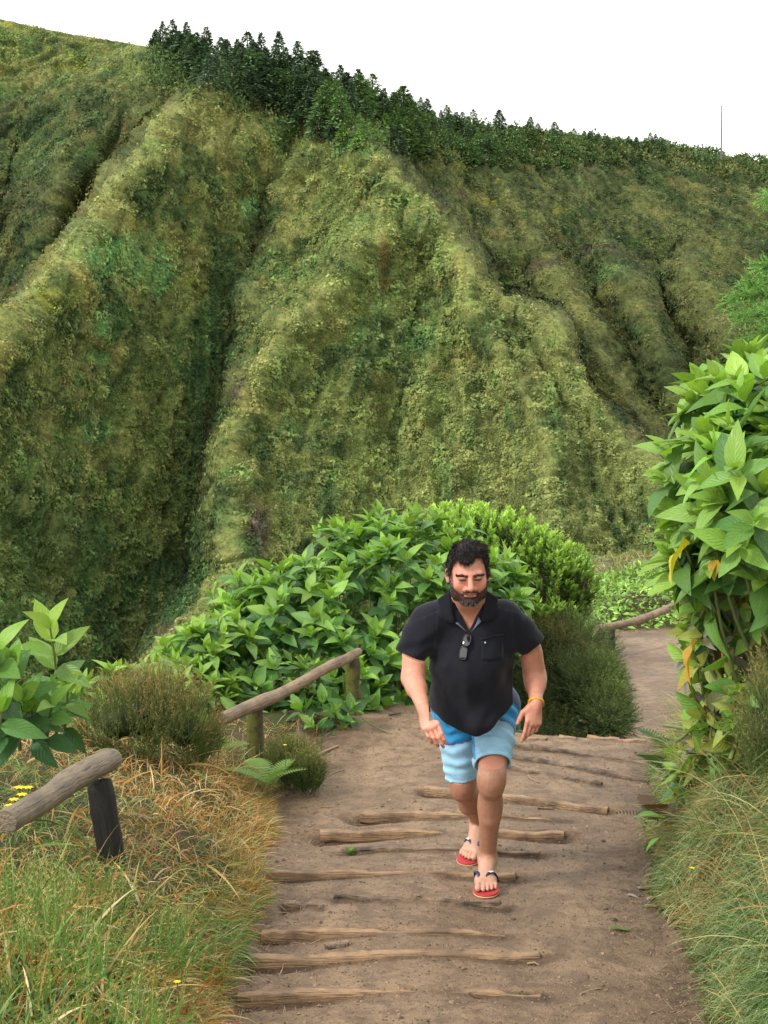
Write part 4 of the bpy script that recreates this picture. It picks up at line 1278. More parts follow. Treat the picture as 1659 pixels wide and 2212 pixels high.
# tall leafy stems at the left edge
def leafy_stem(base, tip, nnode, L, rng, young=0.6, bend=None, first=0.25):
    tt = np.linspace(0, 1, 9)[:, None]
    base, tip = np.array(base), np.array(tip)
    midp = (base + tip) / 2 + (np.array(bend) if bend is not None else 0)
    pts = (1 - tt) ** 2 * base + 2 * tt * (1 - tt) * midp + tt ** 2 * tip
    P_, R_, S_, A_ = [], [], [], []
    ax_ = (pts[-1] - pts[-2]) / np.linalg.norm(pts[-1] - pts[-2])
    ph = rng.uniform(0, 3)
    for k in range(nnode):
        f = first + (1 - first) * k / (nnode - 1)
        q = np.array([np.interp(f, np.linspace(0, 1, 9), pts[:, j]) for j in range(3)])
        ph += np.pi / 2 + rng.normal(0, .15)
        for s in (0, np.pi):
            tilt = np.interp(k / (nnode - 1), [0, .6, 1], [1.45, 1.1, .35]) + rng.normal(0, .12)
            u = np.cross(ax_, [0, 1, 0.2]); u /= np.linalg.norm(u); w = np.cross(ax_, u)
            rad = np.cos(ph + s) * u + np.sin(ph + s) * w
            P_.append(q); R_.append(ax_ * np.cos(tilt) + rad * np.sin(tilt)); S_.append(L * (0.75 if k == nnode - 1 else rng.uniform(.9, 1.1))); A_.append(1 - k / (nnode - 1))
    d = np.array(R_)
    V = tube(pts, np.linspace(.008, .004, 9), 6, False)
    return np.array(P_), frames(d, rng.normal(0, .2, len(d)), ups=np.tile(ax_ + [0, -.5, .3], (len(d), 1))), np.array(S_), np.array(A_), V


def multi(stl):
    return [np.concatenate([s[k] for s in stl]) for k in range(4)], [s[4] for s in stl]


b0 = P(60, 745, 5.9)
(pp_, RR, SS, AA), st = multi([leafy_stem(P(56, 735, 5.8), P(50, 628, 5.55), 7, .175, rg_, bend=[.03, 0, 0]), leafy_stem(P(64, 740, 5.8), P(68, 690, 5.6), 4, .13, rg_)])
leafy('hydrangea_seedling', 'tall leafy hydrangea shoot standing free at the left, bright tip leaves', 'plant', b0, pp_, RR, SS, leaf_colors(AA, np.full(len(AA), .55), rg_) * np.array([1.1, 1.0, .9]), LM_O, M_LEAFA, 60, st)
b0 = P(0, 750, 5.5)
(pp_, RR, SS, AA), st = multi([leafy_stem(P(0, 745, 5.5), P(-2, 650, 5.3), 5, .19, rg_), leafy_stem(P(-30, 745, 5.4), P(-22, 665, 5.3), 5, .19, rg_), leafy_stem(P(18, 745, 5.6), P(22, 700, 5.45), 4, .17, rg_),
                               leafy_stem(P(35, 745, 5.7), P(32, 712, 5.5), 3, .17, rg_), leafy_stem(P(-5, 750, 5.3), P(2, 712, 5.2), 3, .18, rg_), leafy_stem(P(20, 750, 5.6), P(12, 668, 5.4), 5, .17, rg_), leafy_stem(P(45, 750, 5.7), P(52, 705, 5.5), 4, .15, rg_)])
leafy('hydrangea_bush', 'dark-leaved hydrangea cut by the left edge of the view, below the tall shoot', 'bush', b0, pp_, RR, SS, leaf_colors(AA, np.full(len(AA), .38), rg_), LM_O, M_LEAFA, 80, st)

# right-hand hydrangea: healthy upper part and spotted, yellowing lower part
rg_ = np.random.default_rng(33)
E_ = [(765, 425, 5.7, .32, .45, .28), (750, 490, 5.5, .36, .45, .28), (752, 560, 5.5, .32, .4, .26)]
ells = [(*P(a, b, c), d, e, f) for a, b, c, d, e, f in E_]
p, nn = ellipsoid_points(ells, 260, rg_, 0.22, -0.8)
ax = nn * 0.8 + np.array([-.25, -0.1, 0.65]) + rg_.normal(0, .15, p.shape)
pos, R, S, A = rosettes(p, ax, rg_, 0.150, 4, lv=.3)
col = leaf_colors(A, rg_.uniform(.62, 1.0, len(A)), rg_) * np.array([1.06, 1.0, 1.0])
extra = [((714, 450, 5.2), (-.8, -.2, .5)), ((704, 480, 5.2), (-.9, -.3, .15)), ((718, 500, 5.1), (-.7, -.4, .35)), ((730, 425, 5.3), (-.5, -.2, .8)), ((742, 395, 5.4), (-.3, 0, 1)), ((764, 372, 5.5), (0, 0, 1)), ((710, 520, 5.2), (-.9, -.2, 0)),
         ((735, 470, 5.0), (-.3, -.7, .5)), ((755, 520, 4.9), (-.1, -.8, .4)), ((738, 545, 5.0), (-.4, -.7, .2))]
ep = np.array([P(*e[0]) for e in extra]); ea = np.array([e[1] for e in extra], float)
o2 = rosettes(ep, ea, rg_, 0.160, 4, lv=.25)
pos, R, S, A = [np.concatenate([a_, b_]) for a_, b_ in zip((pos, R, S, A), o2)]
col = np.concatenate([col, leaf_colors(o2[3], np.full(len(o2[3]), .9), rg_)])
bR = np.array([1.75, 5.7, float(ground_z(1.75, 5.7)) - .05])
leafy('hydrangea_bush', 'tall hydrangea with large bright fresh leaves at the right edge', 'bush', bR, pos, R, S, col, LM_O, M_LEAFA, 300, stems_to(np.concatenate([p, ep]), ax, bR, rg_, 50, .007), cell=10)

E_ = [(747, 600, 5.7, .27, .35, .25), (744, 655, 5.8, .24, .3, .25), (746, 700, 5.7, .22, .3, .22), (732, 728, 6.2, .20, .3, .20), (702, 780, 6.6, .14, .2, .12)]
ells = [(*P(a, b, c), d, e, f) for a, b, c, d, e, f in E_]
p, nn = ellipsoid_points(ells, 300, rg_, 0.35, -0.95)
ax = nn * 0.9 + np.array([-.2, -0.15, 0.25]) + rg_.normal(0, .25, p.shape)
pos, R, S, A = rosettes(p, ax, rg_, 0.130, 3, spread=1.35, lv=.35)
n = len(A)
col = leaf_colors(A, np.full(n, .82), rg_)
w = rg_.choice(6, n, p=[.44, .30, .10, .02, .08, .06])
alt = np.array([[0, 0, 0], [.30, .36, .075], [.20, .22, .10], [.15, .10, .10], [.32, .27, .03], [.30, .29, .24]])
col = np.where((w > 0)[:, None], alt[w] * rg_.uniform(.75, 1.25, (n, 1)), col)
bR2 = np.array([1.62, 6.3, float(ground_z(1.62, 6.3)) - .05])
leafy('hydrangea_bush', 'straggly hydrangea with spotted, yellow and purplish leaves above the right bank', 'bush', bR2, pos, R, S, col, LM_S, M_SPOTA, 300, stems_to(p, ax, bR2, rg_, 60, .006), cell=9)


# single conspicuous leaves held out from the bush
def big_leaf(name, label, a, b, width, col, mat, twist=0.0, curl=.5, wav=.2, par=None):
    a, b = np.array(a), np.array(b); L = np.linalg.norm(b - a)
    T = leaf_template(10, width, curl, .22, .03, wav=wav)
    me = mesh_np('leaf_blade', T[0], T[1], T[2]); me.materials.append(mat)
    o = link(name, me, None, None, label, 'leaf')
    m = np.eye(4); m[:3, :3] = frames((b - a)[None], np.array([twist]))[0] * L; m[:3, 3] = a
    o.matrix_world = Matrix(m.tolist()); o.color = (*col, 1)
    return o


big_leaf('yellow_leaf', 'large yellow drooping leaf with a brown curled tip, sticking out left of the right bush', P(690, 543, 5.2), P(652, 572, 5.05), .42, (.46, .42, .03), M_SPOTO, 1.0, .35, .25)
big_leaf('yellow_leaf', 'orange and yellow withered leaf hanging beside the far path', P(697, 640, 5.4), P(673, 676, 5.3), .45, (.48, .27, .02), M_SPOTO, .9, .4, .3)
big_leaf('yellow_leaf', 'small amber leaf tucked under the fresh leaves at the top of the spotted bush', P(716, 560, 5.2), P(712, 578, 5.15), .6, (.45, .30, .03), M_SPOTO, .2, .3, .2)
big_leaf('green_leaf', 'broad green leaf poking out over the path from the right bank grass', P(664, 818, 6.0), P(636, 813, 5.9), .42, (.16, .33, .06), M_LEAFO, 0, .1, .05)
big_leaf('green_leaf', 'small green leaf just below the broad one on the edge of the right bank', P(660, 838, 5.95), P(644, 848, 5.9), .4, (.15, .30, .05), M_LEAFO, .3, .2, .05)
big_leaf('dead_leaf', 'long pale grey dead leaf hanging below the spotted bush', P(716, 702, 5.9), P(688, 724, 5.8), .25, (.36, .34, .32), M_SPOTO, .6, .3, .3)
big_leaf('dead_leaf', 'purple-veined dying leaf hanging tip down in the spotted bush', P(716, 706, 5.7), P(712, 742, 5.62), .62, (.17, .13, .10), M_SPOTO, 1.2, .15, .1)

# ------------------------------------------------------------------ fine-leaved shrub behind the man's shoulder
rg_ = np.random.default_rng(44)
E_ = [(492, 566, 12.8, .62, .5, .52), (535, 590, 12.6, .52, .5, .56), (462, 540, 13.2, .5, .5, .34), (548, 625, 12.3, .28, .4, .40)]
ells = [(*P(a, b, c), d, e, f) for a, b, c, d, e, f in E_]
p, nn = ellipsoid_points(ells, 2000, rg_, 0.30, -0.8)
ax = nn * 0.5 + np.array([0.1, 0, .95]) + rg_.normal(0, .15, p.shape); ax /= np.linalg.norm(ax, axis=1, keepdims=True)
lp, lr, ls, la = [], [], [], []
small_t = leaf_template(2, .45, .1, .2)
for j in range(9):                                            # leaflets up each upright twig
    q_ = p - ax * (0.022 * j)
    for s in range(4):
        a = rg_.uniform(0, 6.28, len(p)); rad = np.stack([np.cos(a), np.sin(a), 0 * a], -1)
        d = ax * (1.1 - .09 * j) + rad * (0.45 + .08 * j)
        lp.append(q_); lr.append(frames(d, rg_.normal(0, .5, len(p)))); ls.append(rg_.uniform(.042, .070, len(p))); la.append(np.full(len(p), j / 8) + 0.35 * (1 - nn[:, 2]) - .1)
lp, lr, ls, la = map(np.concatenate, (lp, lr, ls, la))
V, F, U = stamp(small_t, lp, lr, ls)
a_ = np.clip(la, 0, 1)[:, None]
c = (np.array([.36, .56, .10]) * (1 - a_) ** 1.5 + np.array([.045, .090, .025]) * (1 - (1 - a_) ** 1.5)) * rg_.uniform(.75, 1.3, (len(la), 1))
bS = np.array([*P(530, 700, 13.0)])
t = thing('shrub', bS, "fine-leaved shrub with lime green tips rising behind the man's shoulder", 'bush')
M_FINE = mat_foliage('fine_leaves', .22, .5, .3)
link('foliage', mesh_np('foliage', V - bS, F, None, np.repeat(c, len(small_t[0]), 0)), M_FINE, t, kind='stuff')
V, F = join_vf(stems_to(p, ax, bS - [0, 0, .2], rg_, 150, .008))
link('branches', from_vf('branches', V - bS, F), M_TWIG, t, kind='stuff')
# a single open twig that leans out to the right
tw = [P(560, 640, 12.6), P(575, 605, 12.5), P(585, 575, 12.4), P(587, 558, 12.35)]
tw2 = [P(570, 615, 12.5), P(560, 590, 12.4), P(556, 572, 12.35)]
b1 = np.array(tw[0]); sv = [tube(np.array(tw), [.012, .009, .007, .004], 5, False), tube(np.array(tw2), [.008, .006, .004], 5, False)]
lp = np.concatenate([np.linspace(tw[1], tw[3], 60), np.linspace(tw2[1], tw2[2], 40), np.linspace(tw[2], P(590, 556, 12.3), 30)]) + rg_.normal(0, .02, (130, 3))
lr = frames(rg_.normal(0, .6, (130, 3)) + [0, 0, 1.], rg_.normal(0, .5, 130))
V, F, U = stamp(small_t, lp, lr, rg_.uniform(.035, .06, 130))
link('sprig', mesh_np('sprig', V - bS, F, None, np.repeat(np.array([.15, .27, .05]) * rg_.uniform(.7, 1.5, (130, 1)), len(small_t[0]), 0)), M_FINE, t, kind='stuff')
V, F = join_vf(sv); link('sprig_stem', from_vf('sprig_stem', V - bS, F), M_TWIG, t, kind='stuff')


# ------------------------------------------------------------------ heath: upright needle-leaved shoots
def heath(name, label, cat, ells, nshoot, L, rng, c_tip, c_base, per=16, nl=0.016, wid=.0028, droop=0.25, upb=.9, group=None, base=None, core=.42, outb=.55):
    p, nn = ellipsoid_points(ells, nshoot, rng, 0.45, -0.8)
    m = len(p)
    ax = nn * outb + np.array([0, 0, upb]) + rng.normal(0, .22, p.shape); ax /= np.linalg.norm(ax, axis=1, keepdims=True)
    ln = rng.uniform(.6, 1.2, m) * L
    j = np.tile(np.linspace(0, 1, per), (m, 1))
    root = p[:, None] + ax[:, None] * (ln[:, None] * (j - .5))[..., None]
    root = root + rng.normal(0, .003, root.shape)
    a = rng.uniform(0, 6.28, (m, per)); rad = np.stack([np.cos(a), np.sin(a), 0 * a], -1)
    d = ax[:, None] * 1.0 + rad * .8
    tipness = np.clip(j * .8 + 0.5 * nn[:, None, 2] - .15 + rng.normal(0, .15, (m, 1)), 0, 1)[..., None]
    c = (np.array(c_base) * (1 - tipness) + np.array(c_tip) * tipness) * rng.uniform(.65, 1.4, (m, per, 1))
    k = m * per
    V, F, C = ribbons(root.reshape(-1, 3), d.reshape(-1, 3), np.full(k, nl), np.full(k, wid), np.full(k, droop), c.reshape(-1, 3), 1)
    # one ribbon for the shoot's own stem
    V2, F2, C2 = ribbons(p - ax * ln[:, None] * .9, ax, ln * 1.4, np.full(m, wid * 1.2), np.full(m, .05), np.repeat([np.array(c_base) * 1.3], m, 0), 2)
    V = np.concatenate([V, V2]); F = np.concatenate([F, F2 + len(V) - len(V2)]); C = np.concatenate([C, C2])
    base = np.array(ells[0][:3]) - [0, 0, ells[0][5]] if base is None else np.array(base)
    t = thing(name, base, label, cat, group)
    link('foliage', mesh_np('foliage', V - base, F, None, C), M_FINE, t, kind='stuff')
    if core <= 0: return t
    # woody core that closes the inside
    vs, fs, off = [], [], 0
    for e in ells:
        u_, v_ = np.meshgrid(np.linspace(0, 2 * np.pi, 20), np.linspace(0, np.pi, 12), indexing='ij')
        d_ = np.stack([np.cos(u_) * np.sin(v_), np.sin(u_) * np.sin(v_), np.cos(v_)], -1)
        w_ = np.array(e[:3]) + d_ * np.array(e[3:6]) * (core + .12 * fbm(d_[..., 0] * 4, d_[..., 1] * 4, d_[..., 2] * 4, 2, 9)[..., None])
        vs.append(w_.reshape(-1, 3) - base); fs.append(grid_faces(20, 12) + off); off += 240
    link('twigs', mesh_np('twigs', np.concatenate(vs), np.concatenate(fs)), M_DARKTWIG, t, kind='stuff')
    return t


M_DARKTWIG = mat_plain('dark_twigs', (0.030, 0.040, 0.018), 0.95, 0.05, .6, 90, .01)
rg_ = np.random.default_rng(55)
heath('heather_clump', 'brown-tipped heather clump in the grass left of the mossy railing', 'heather', [(*P(148, 714, 7.0), .33, .32, .22), (*P(118, 724, 6.9), .2, .2, .16), (*P(186, 732, 7.0), .19, .2, .15)], 4200, .13, rg_, (.29, .20, .07), (.065, .100, .028), 14, .017, .0042)
heath('heather_clump', 'small green heather tuft beside the path below the first mossy post', 'heather', [(*P(294, 762, 7.7), .12, .13, .13), (*P(308, 770, 7.55), .10, .12, .10), (*P(280, 758, 7.9), .09, .10, .12)], 1900, .10, rg_, (.20, .19, .055), (.055, .09, .024), 12, .016, .004)
heath('heather_clump', 'upright brownish heather at the right edge above the hanging grass', 'heather', [(*P(764, 730, 4.9), .09, .12, .17), (*P(770, 700, 4.9), .08, .1, .15)], 900, .12, rg_, (.28, .22, .07), (.08, .12, .035), 16, .016, .0035)
heath('heath_bush', 'dark green heath bush bulging over the crest of the path right of the man', 'bush', [(*P(560, 655, 12.0), .50, .5, .40), (*P(545, 705, 11.6), .42, .5, .42), (*P(585, 690, 11.4), .34, .45, .34), (*P(603, 715, 11.0), .26, .4, .26), (*P(560, 735, 11.0), .45, .4, .22)], 11000, .13, rg_,
      (.135, .165, .048), (.050, .085, .028), 13, .024, .0055, .5, .35, outb=.9, core=.55)
heath('heath_bush', 'rounded small-leaved bush at the corner where the far path appears', 'bush', [(*P(600, 682, 11.6), .21, .3, .24), (*P(606, 705, 11.2), .20, .3, .24)], 1700, .11, rg_, (.20, .29, .06), (.055, .10, .028), 14, .026, .008, .3, .6, outb=.8)
heath('heath_bush', 'reddish brown heath just above the hand of the man, under the lime-tipped shrub', 'bush', [(*P(548, 640, 11.9), .30, .3, .18), (*P(582, 655, 11.9), .20, .3, .12)], 1500, .14, rg_, (.24, .155, .06), (.075, .085, .03), 12, .022, .004, .6, .25, outb=.9)

# ------------------------------------------------------------------ japanese cedar at the right edge
rg_ = np.random.default_rng(66)
M_CED = mat_foliage('cedar_needles', .25, .5, .3)
bt = np.array([3.15, 8.6, float(ground_z(3.15, 8.6))])
t = thing('cedar_tree', bt, 'bright green feathery cedar boughs reaching in from the right edge', 'tree')
V, F = tube(np.linspace(bt - [0, 0, .2], bt + [0.05, 0, 3.6], 10), np.linspace(.12, .05, 10), 10)
link('trunk', from_vf('trunk', V - bt, F), M_BARK, t)
boughs = [((735, 300), 8.2), ((742, 318), 8.0), ((752, 285), 8.3), ((765, 268), 8.3), ((748, 345), 8.2), ((765, 335), 8.0), ((760, 358), 8.1), ((775, 310), 8.0), ((778, 282), 8.2)]
back_ = [np.array([3.15 + 1.2 * math.cos(a), 8.6 + 1.2 * math.sin(a), z]) for a, z in [(-1.2, 2.4), (-.3, 2.9), (.6, 2.2), (1.4, 2.7), (2.2, 3.2), (-2.0, 3.3), (0.2, 3.7), (1.9, 3.9), (-1.0, 3.9)]]
for k, bb in enumerate(boughs + back_):
    tip = P(*bb[0], bb[1]) if isinstance(bb, tuple) else bb; st_ = np.array([bt[0], bt[1], tip[2] - .12])
    tt = np.linspace(0, 1, 8)[:, None]
    pts = st_ * (1 - tt) + tip * tt + np.array([0, 0, .10]) * np.sin(np.pi * tt)
    V, F = tube(pts, np.linspace(.022, .006, 8), 6, False)
    bo = link('branch', from_vf('branch', V - bt, F), M_TWIG, t)
    m = 300
    f = rg_.uniform(.30, 1.02, m) ** .7
    q_ = np.stack([np.interp(f, np.linspace(0, 1, 8), pts[:, j]) for j in range(3)], -1)
    dirb = (pts[-1] - pts[0]) / np.linalg.norm(pts[-1] - pts[0])
    d = dirb + rg_.normal(0, .62, (m, 3)) + [0, 0, .02]; d /= np.linalg.norm(d, axis=1, keepdims=True)
    ln = rg_.uniform(.05, .13, m)
    per = 16
    j = np.tile(np.linspace(0, 1, per), (m, 1))
    root = q_[:, None] + d[:, None] * (ln[:, None] * j)[..., None] - np.array([0, 0, .018]) * (j ** 2)[..., None]
    rad = rg_.normal(0, 1, (m, per, 3)); dd = d[:, None] + rad * .5
    tipn = np.clip(j * .6 + .2 + rg_.normal(0, .15, (m, 1)), 0, 1)[..., None]
    c = (np.array([.06, .15, .035]) * (1 - tipn) + np.array([.20, .40, .085]) * tipn) * rg_.uniform(.7, 1.35, (m, per, 1))
    V, F, C = ribbons(root.reshape(-1, 3), dd.reshape(-1, 3), np.full(m * per, .022), np.full(m * per, .0065), np.full(m * per, .1), c.reshape(-1, 3), 1)
    link('foliage', mesh_np('foliage', V - bt, F, None, C), M_CED, bo, kind='stuff')
# ------------------------------------------------------------------ grass
M_GRASS = mat_foliage('grass_blades', .25, .5, .35)
rg_ = np.random.default_rng(77)
GREEN = [(.17, .31, .075), (.26, .38, .10), (.11, .21, .055), (.30, .37, .19)]
STRAW = [(.60, .32, .10), (.66, .46, .20), (.50, .21, .065), (.62, .51, .28)]


def scatter(n, x0, x1, y0, y1, rng, cond):
    x = rng.uniform(x0, x1, n); y = rng.uniform(y0, y1, n)
    k = cond(x, y)
    return x[k], y[k]


def grass(name, label, x, y, rng, length, width, splay, lean=(0, 0, 0), greenness=None, bend=(.4, 1.3), seg=3, lift=0.0, dark=1.0, G=GREEN, S=STRAW, z=None):
    n = len(x)
    z = ground_z(x, y) if z is None else z
    root = np.stack([x, y, z + lift * rng.uniform(0, 1, n)], -1)
    d = rng.normal(0, splay, (n, 3)) + np.array([0, 0, 1.0]) + np.array(lean)
    for k_, (s1, s2) in enumerate(((7, 301), (7, 302))):                # tufts: neighbours lean the same way
        d[:, k_] += 1.1 * fbm(x * s1, y * s1, z * s1, 2, s2)
    g = rng.uniform(0, 1, n) < (greenness if greenness is not None else .5)
    G_, S_ = np.array(G), np.array(S)
    base = np.where(g[:, None], G_[rng.integers(0, len(G), n)], S_[rng.integers(0, len(S), n)]) * rng.uniform(.6, 1.3, (n, 1)) * dark
    ln = length * rng.uniform(.45, 1.2, n); wd = width * rng.uniform(.6, 1.3, n)
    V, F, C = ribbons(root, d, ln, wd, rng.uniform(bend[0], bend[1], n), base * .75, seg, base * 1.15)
    return link(name, mesh_np(name, V, F, None, C), M_GRASS, kind='stuff', label=label, cat='grass')


def patch(x, y):                                              # where the sward is dry and orange
    return np.clip(0.62 - 0.95 * fbm(x * 1.5, y * 1.5, 3.1, 3, 101) - .10 * smooth(5.0, 6.4, y) * smooth(8, 7, y), .08, .93)


inb = lambda x, y: (x < xl(y) + 0.03 - 0.02) & (x > xl(y) - 3.4)
# undercoat and upper blades of the left bank, finer far away, coarser near
x, y = scatter(150000, -4.0, 0.0, 4.4, 9.6, rg_, lambda x, y: inb(x, y) & (np.random.default_rng(1).uniform(0, 1, len(x)) < 0.30 + 0.6 * smooth(8.5, 5, y)) & ~((x > -.95) & (y > 8.9)))
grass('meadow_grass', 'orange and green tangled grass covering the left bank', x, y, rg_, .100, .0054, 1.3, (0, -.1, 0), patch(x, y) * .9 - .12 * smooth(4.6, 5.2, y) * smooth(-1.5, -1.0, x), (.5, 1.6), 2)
x, y = scatter(26000, -2.6, -.3, 2.0, 4.6, rg_, inb)
grass('foreground_grass', 'coarse straw and green grass blades in the lower left corner', x, y, rg_, .20, .0075, 1.3, (0.05, -.15, 0), patch(x, y) * .85, (.3, 1.7))
# long stray blades that stand out of the sward
x, y = scatter(16000, -2.4, -.45, 2.2, 8.2, rg_, lambda x, y: inb(x, y) & (np.random.default_rng(4).uniform(0, 1, len(x)) < smooth(5.4, 3.4, y) + .05))
grass('stray_grass', 'long arching blades standing out of the grass on the left bank', x, y, rg_, .24, .0105, 1.2, (0.15, -.1, .1), patch(x, y) * .6 + .05, (.5, 1.3), 5, .05)
# fringe hanging over the path edge
yy = rg_.uniform(2.5, 8.2, 15000); xx = xl(yy) - np.abs(rg_.normal(0, .10, 15000))
grass('fringe_grass', 'green and rusty grass fringe hanging over the left edge of the path', xx, yy, rg_, .15, .004, .7, (.75, -.1, -.2), patch(xx, yy) + .08, (.6, 1.8))

# low leafy heath between the grass in the corner
heath('low_heath', 'low yellow-green heath with tan seed heads in the bottom left corner', 'heath', [(*(P(40, 960, 3.7) - np.array([0, 0, .02])), .28, .3, .15), (*(P(95, 1010, 3.5) - np.array([0, 0, .05])), .25, .3, .12), (*(P(0, 905, 4.0) - np.array([0, 0, .05])), .25, .3, .15), (*(P(150, 925, 4.4) - np.array([0, 0, .05])), .2, .25, .10), (*(P(60, 880, 4.5) - np.array([0, 0, .08])), .28, .3, .12)],
      1500, .10, rg_, (.40, .30, .11), (.09, .19, .04), 12, .014, .0048, core=0)

# right bank: curtain of fine drooping grass
n = 92000
yy = rg_.uniform(3.4, 9.6, n); dd = rg_.uniform(.03, .95, n)
xx = xr(yy) + dd
zz = ground_z(xx, yy)
gp = fbm(yy * 1.8, zz * 2.6, .3, 3, 111)
gr = np.clip(.66 - 1.1 * gp, .12, .97)
TEAL = [(.16, .27, .09), (.22, .34, .12), (.11, .21, .065), (.27, .36, .17)]
WHEAT = [(.46, .42, .18), (.56, .46, .21), (.48, .28, .11), (.38, .38, .16)]
keepm = rg_.uniform(0, 1, n) < np.where(yy > 7, .5, 1.0)
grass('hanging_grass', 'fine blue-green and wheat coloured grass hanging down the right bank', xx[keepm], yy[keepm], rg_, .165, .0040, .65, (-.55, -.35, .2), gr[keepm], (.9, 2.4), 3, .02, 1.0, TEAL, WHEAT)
yy = rg_.uniform(2.5, 12, 9000); xx = xr(yy) + rg_.uniform(.95, 3.6, 9000)
grass('bank_grass', 'rough grass on top of the right bank', xx, yy, rg_, .22, .012, .8, (0, 0, 0), .6, (.5, 1.5), 2, .02, 1.0, TEAL, WHEAT)
yy = rg_.uniform(3.6, 9.0, 5000); xx = xr(yy) + rg_.uniform(.15, .9, 5000)
grass('hanging_grass', 'long pale stems standing out of the grass on the right bank', xx, yy, rg_, .36, .0045, .5, (-.5, -.3, .5), .45, (.5, 1.6), 5, .02, 1.05, TEAL, WHEAT)
# moss and low weeds along the foot of both banks
for nm, lab, fx, y0, y1, nn_ in [('moss', 'dark moss and short weeds at the foot of the right bank', lambda q: xr(q) + np.abs(rg_.normal(0, .06, len(q))) - .03, 3.6, 9.2, 9000), ('weeds', 'short weeds and moss where the earth meets the left bank', lambda q: xl(q) - np.abs(rg_.normal(0, .07, len(q))) + .03, 3.6, 9.4, 6000)]:
    yy = rg_.uniform(y0, y1, nn_); xx = fx(yy)
    grass(nm, lab, xx, yy, rg_, .045, .006, 1.0, (0, 0, 0), .8, (.2, 1.0), 2, .0, .55)

# vegetation on the slopes beyond the crest
def leaf_cover(name, label, x, y, rng, size, lift, colA, colB, mat=None):
    n = len(x); z = ground_z(x, y)
    cl = fbm(x * 1.7, y * 1.7, 0.4, 3, 121)
    pos_ = np.stack([x, y, z + rng.uniform(0, 1, n) * lift * (.5 + np.clip(cl + .3, 0, 1))], -1)
    d = rng.normal(0, 1, (n, 3)) * [1, 1, .5] + [0, -.2, .3]
    V, F, U = stamp(small_t, pos_, frames(d, rng.normal(0, .6, n)), rng.uniform(.6, 1.3, n) * size)
    k = smooth(-.2, .25, cl)[:, None]
    c = (np.array(colA) * (1 - k) + np.array(colB) * k) * rng.uniform(.6, 1.5, (n, 1))
    return link(name, mesh_np(name, V, F, None, np.repeat(c, len(small_t[0]), 0)), M_FINE, kind='stuff', label=label, cat='ground cover')


x, y = scatter(30000, 2.4, 12, 24.3, 36, rg_, lambda x, y: (y < 30.5 + .8 * np.sin(x * 1.3)) & ~((x > xl(y) - .1) & (x < xr(y) + .1) & (y < 25.25 + .18 * (x - 4))) & (x > 3.3 + .02 * (y - 24)) & (y > 24.3))
leaf_cover('bank_plants', 'bright green weeds on the bank beyond the far railing', x, y, rg_, .13, .18, (.17, .30, .06), (.26, .44, .09))
x, y = scatter(26000, 3.6, 13, 27.5, 38, rg_, lambda x, y: x > 3.8 + .04 * (y - 27))
grass('dry_grass', 'tan dry grass on the knoll beyond the path bend', x, y, rg_, .20, .020, .8, (0, 0, 0), .5, (.4, 1.2), 2, S=[(.36, .27, .12), (.42, .34, .17), (.30, .22, .09)])
x, y = scatter(30000, 0.4, 8.5, 9.6, 25, rg_, lambda x, y: ((x < xl(y) - .12) & (x > xl(y) - 1.5)) | ((x > xr(y) + .05) & (x < xr(y) + 1.6)))
leaf_cover('slope_undergrowth', 'dark undergrowth lining the far part of the path', x, y, rg_, .07, .32, (.045, .075, .022), (.085, .14, .035))
x, y = scatter(9000, -5.5, 1.0, 9.2, 13, rg_, lambda x, y: x < np.where(y > 10, 1.2, -.35))
leaf_cover('slope_undergrowth', 'undergrowth below the big hydrangea on the valley side', x, y, rg_, .10, .35, (.045, .085, .025), (.07, .13, .035))

# ------------------------------------------------------------------ ferns, flowers, seedlings
M_FERN = mat_foliage('fern', .3, .5, .3)


def frond_mesh(n=16, droop=.5, w=.28):
    vs, fs, off = [], [], 0
    for i in range(n):
        f = (i + 1) / n
        q = np.array([f, 0, .35 * f - droop * f * f])
        l = w * math.sin(math.pi * min(1, f * .92 + .08)) ** .8 + .01
        for s in (-1, 1):
            e = q + np.array([.35 * l, s * l, -.10 * l])
            a = np.array([.024, 0, 0])
            vs += [q - a, q + a, e * .6 + q * .4 + a * .9, e, e * .6 + q * .4 - a * .9]
            fs += [(off, off + 1, off + 2, off + 4), (off + 4, off + 2, off + 3, off + 3)]
            off += 5
    return np.array(vs), np.array(fs)


fv, ff = frond_mesh()
for (x, y, Yd, L, nf, lab, colr) in [(268, 772, 7.4, .24, 7, 'light green fern under the first mossy post', (.17, .30, .06)), (236, 708, 8.2, .18, 5, 'small fern at the lower end of the middle rail', (.16, .30, .06)),
                                      (222, 738, 7.4, .14, 4, 'tiny fern in the grass left of the first mossy post', (.2, .28, .07)), (668, 762, 7.6, .26, 8, 'dark green fern below the spotted bush', (.06, .12, .035)),
                                      (676, 745, 8.2, .25, 7, 'dark fern farther along the foot of the right bank', (.05, .11, .035)), (660, 808, 6.6, .22, 6, 'brown dead fern hanging onto the path', (.10, .06, .035))]:
    b = P(x, y, Yd); b[2] = max(float(ground_z(b[0], b[1])), b[2] - .06)
    t = thing('fern', b, lab, 'fern')
    me = from_vf('frond', fv, ff, False, None, np.tile(colr, (len(fv), 1))); me.materials.append(M_FERN)
    for k in range(nf):
        o = link('frond', me, None, t)
        a = k / nf * 6.28 + rg_.uniform(-.3, .3)
        o.rotation_euler = (rg_.uniform(-.2, .2), rg_.uniform(-.75, -.2), a); o.scale = (L * rg_.uniform(.8, 1.2),) * 3

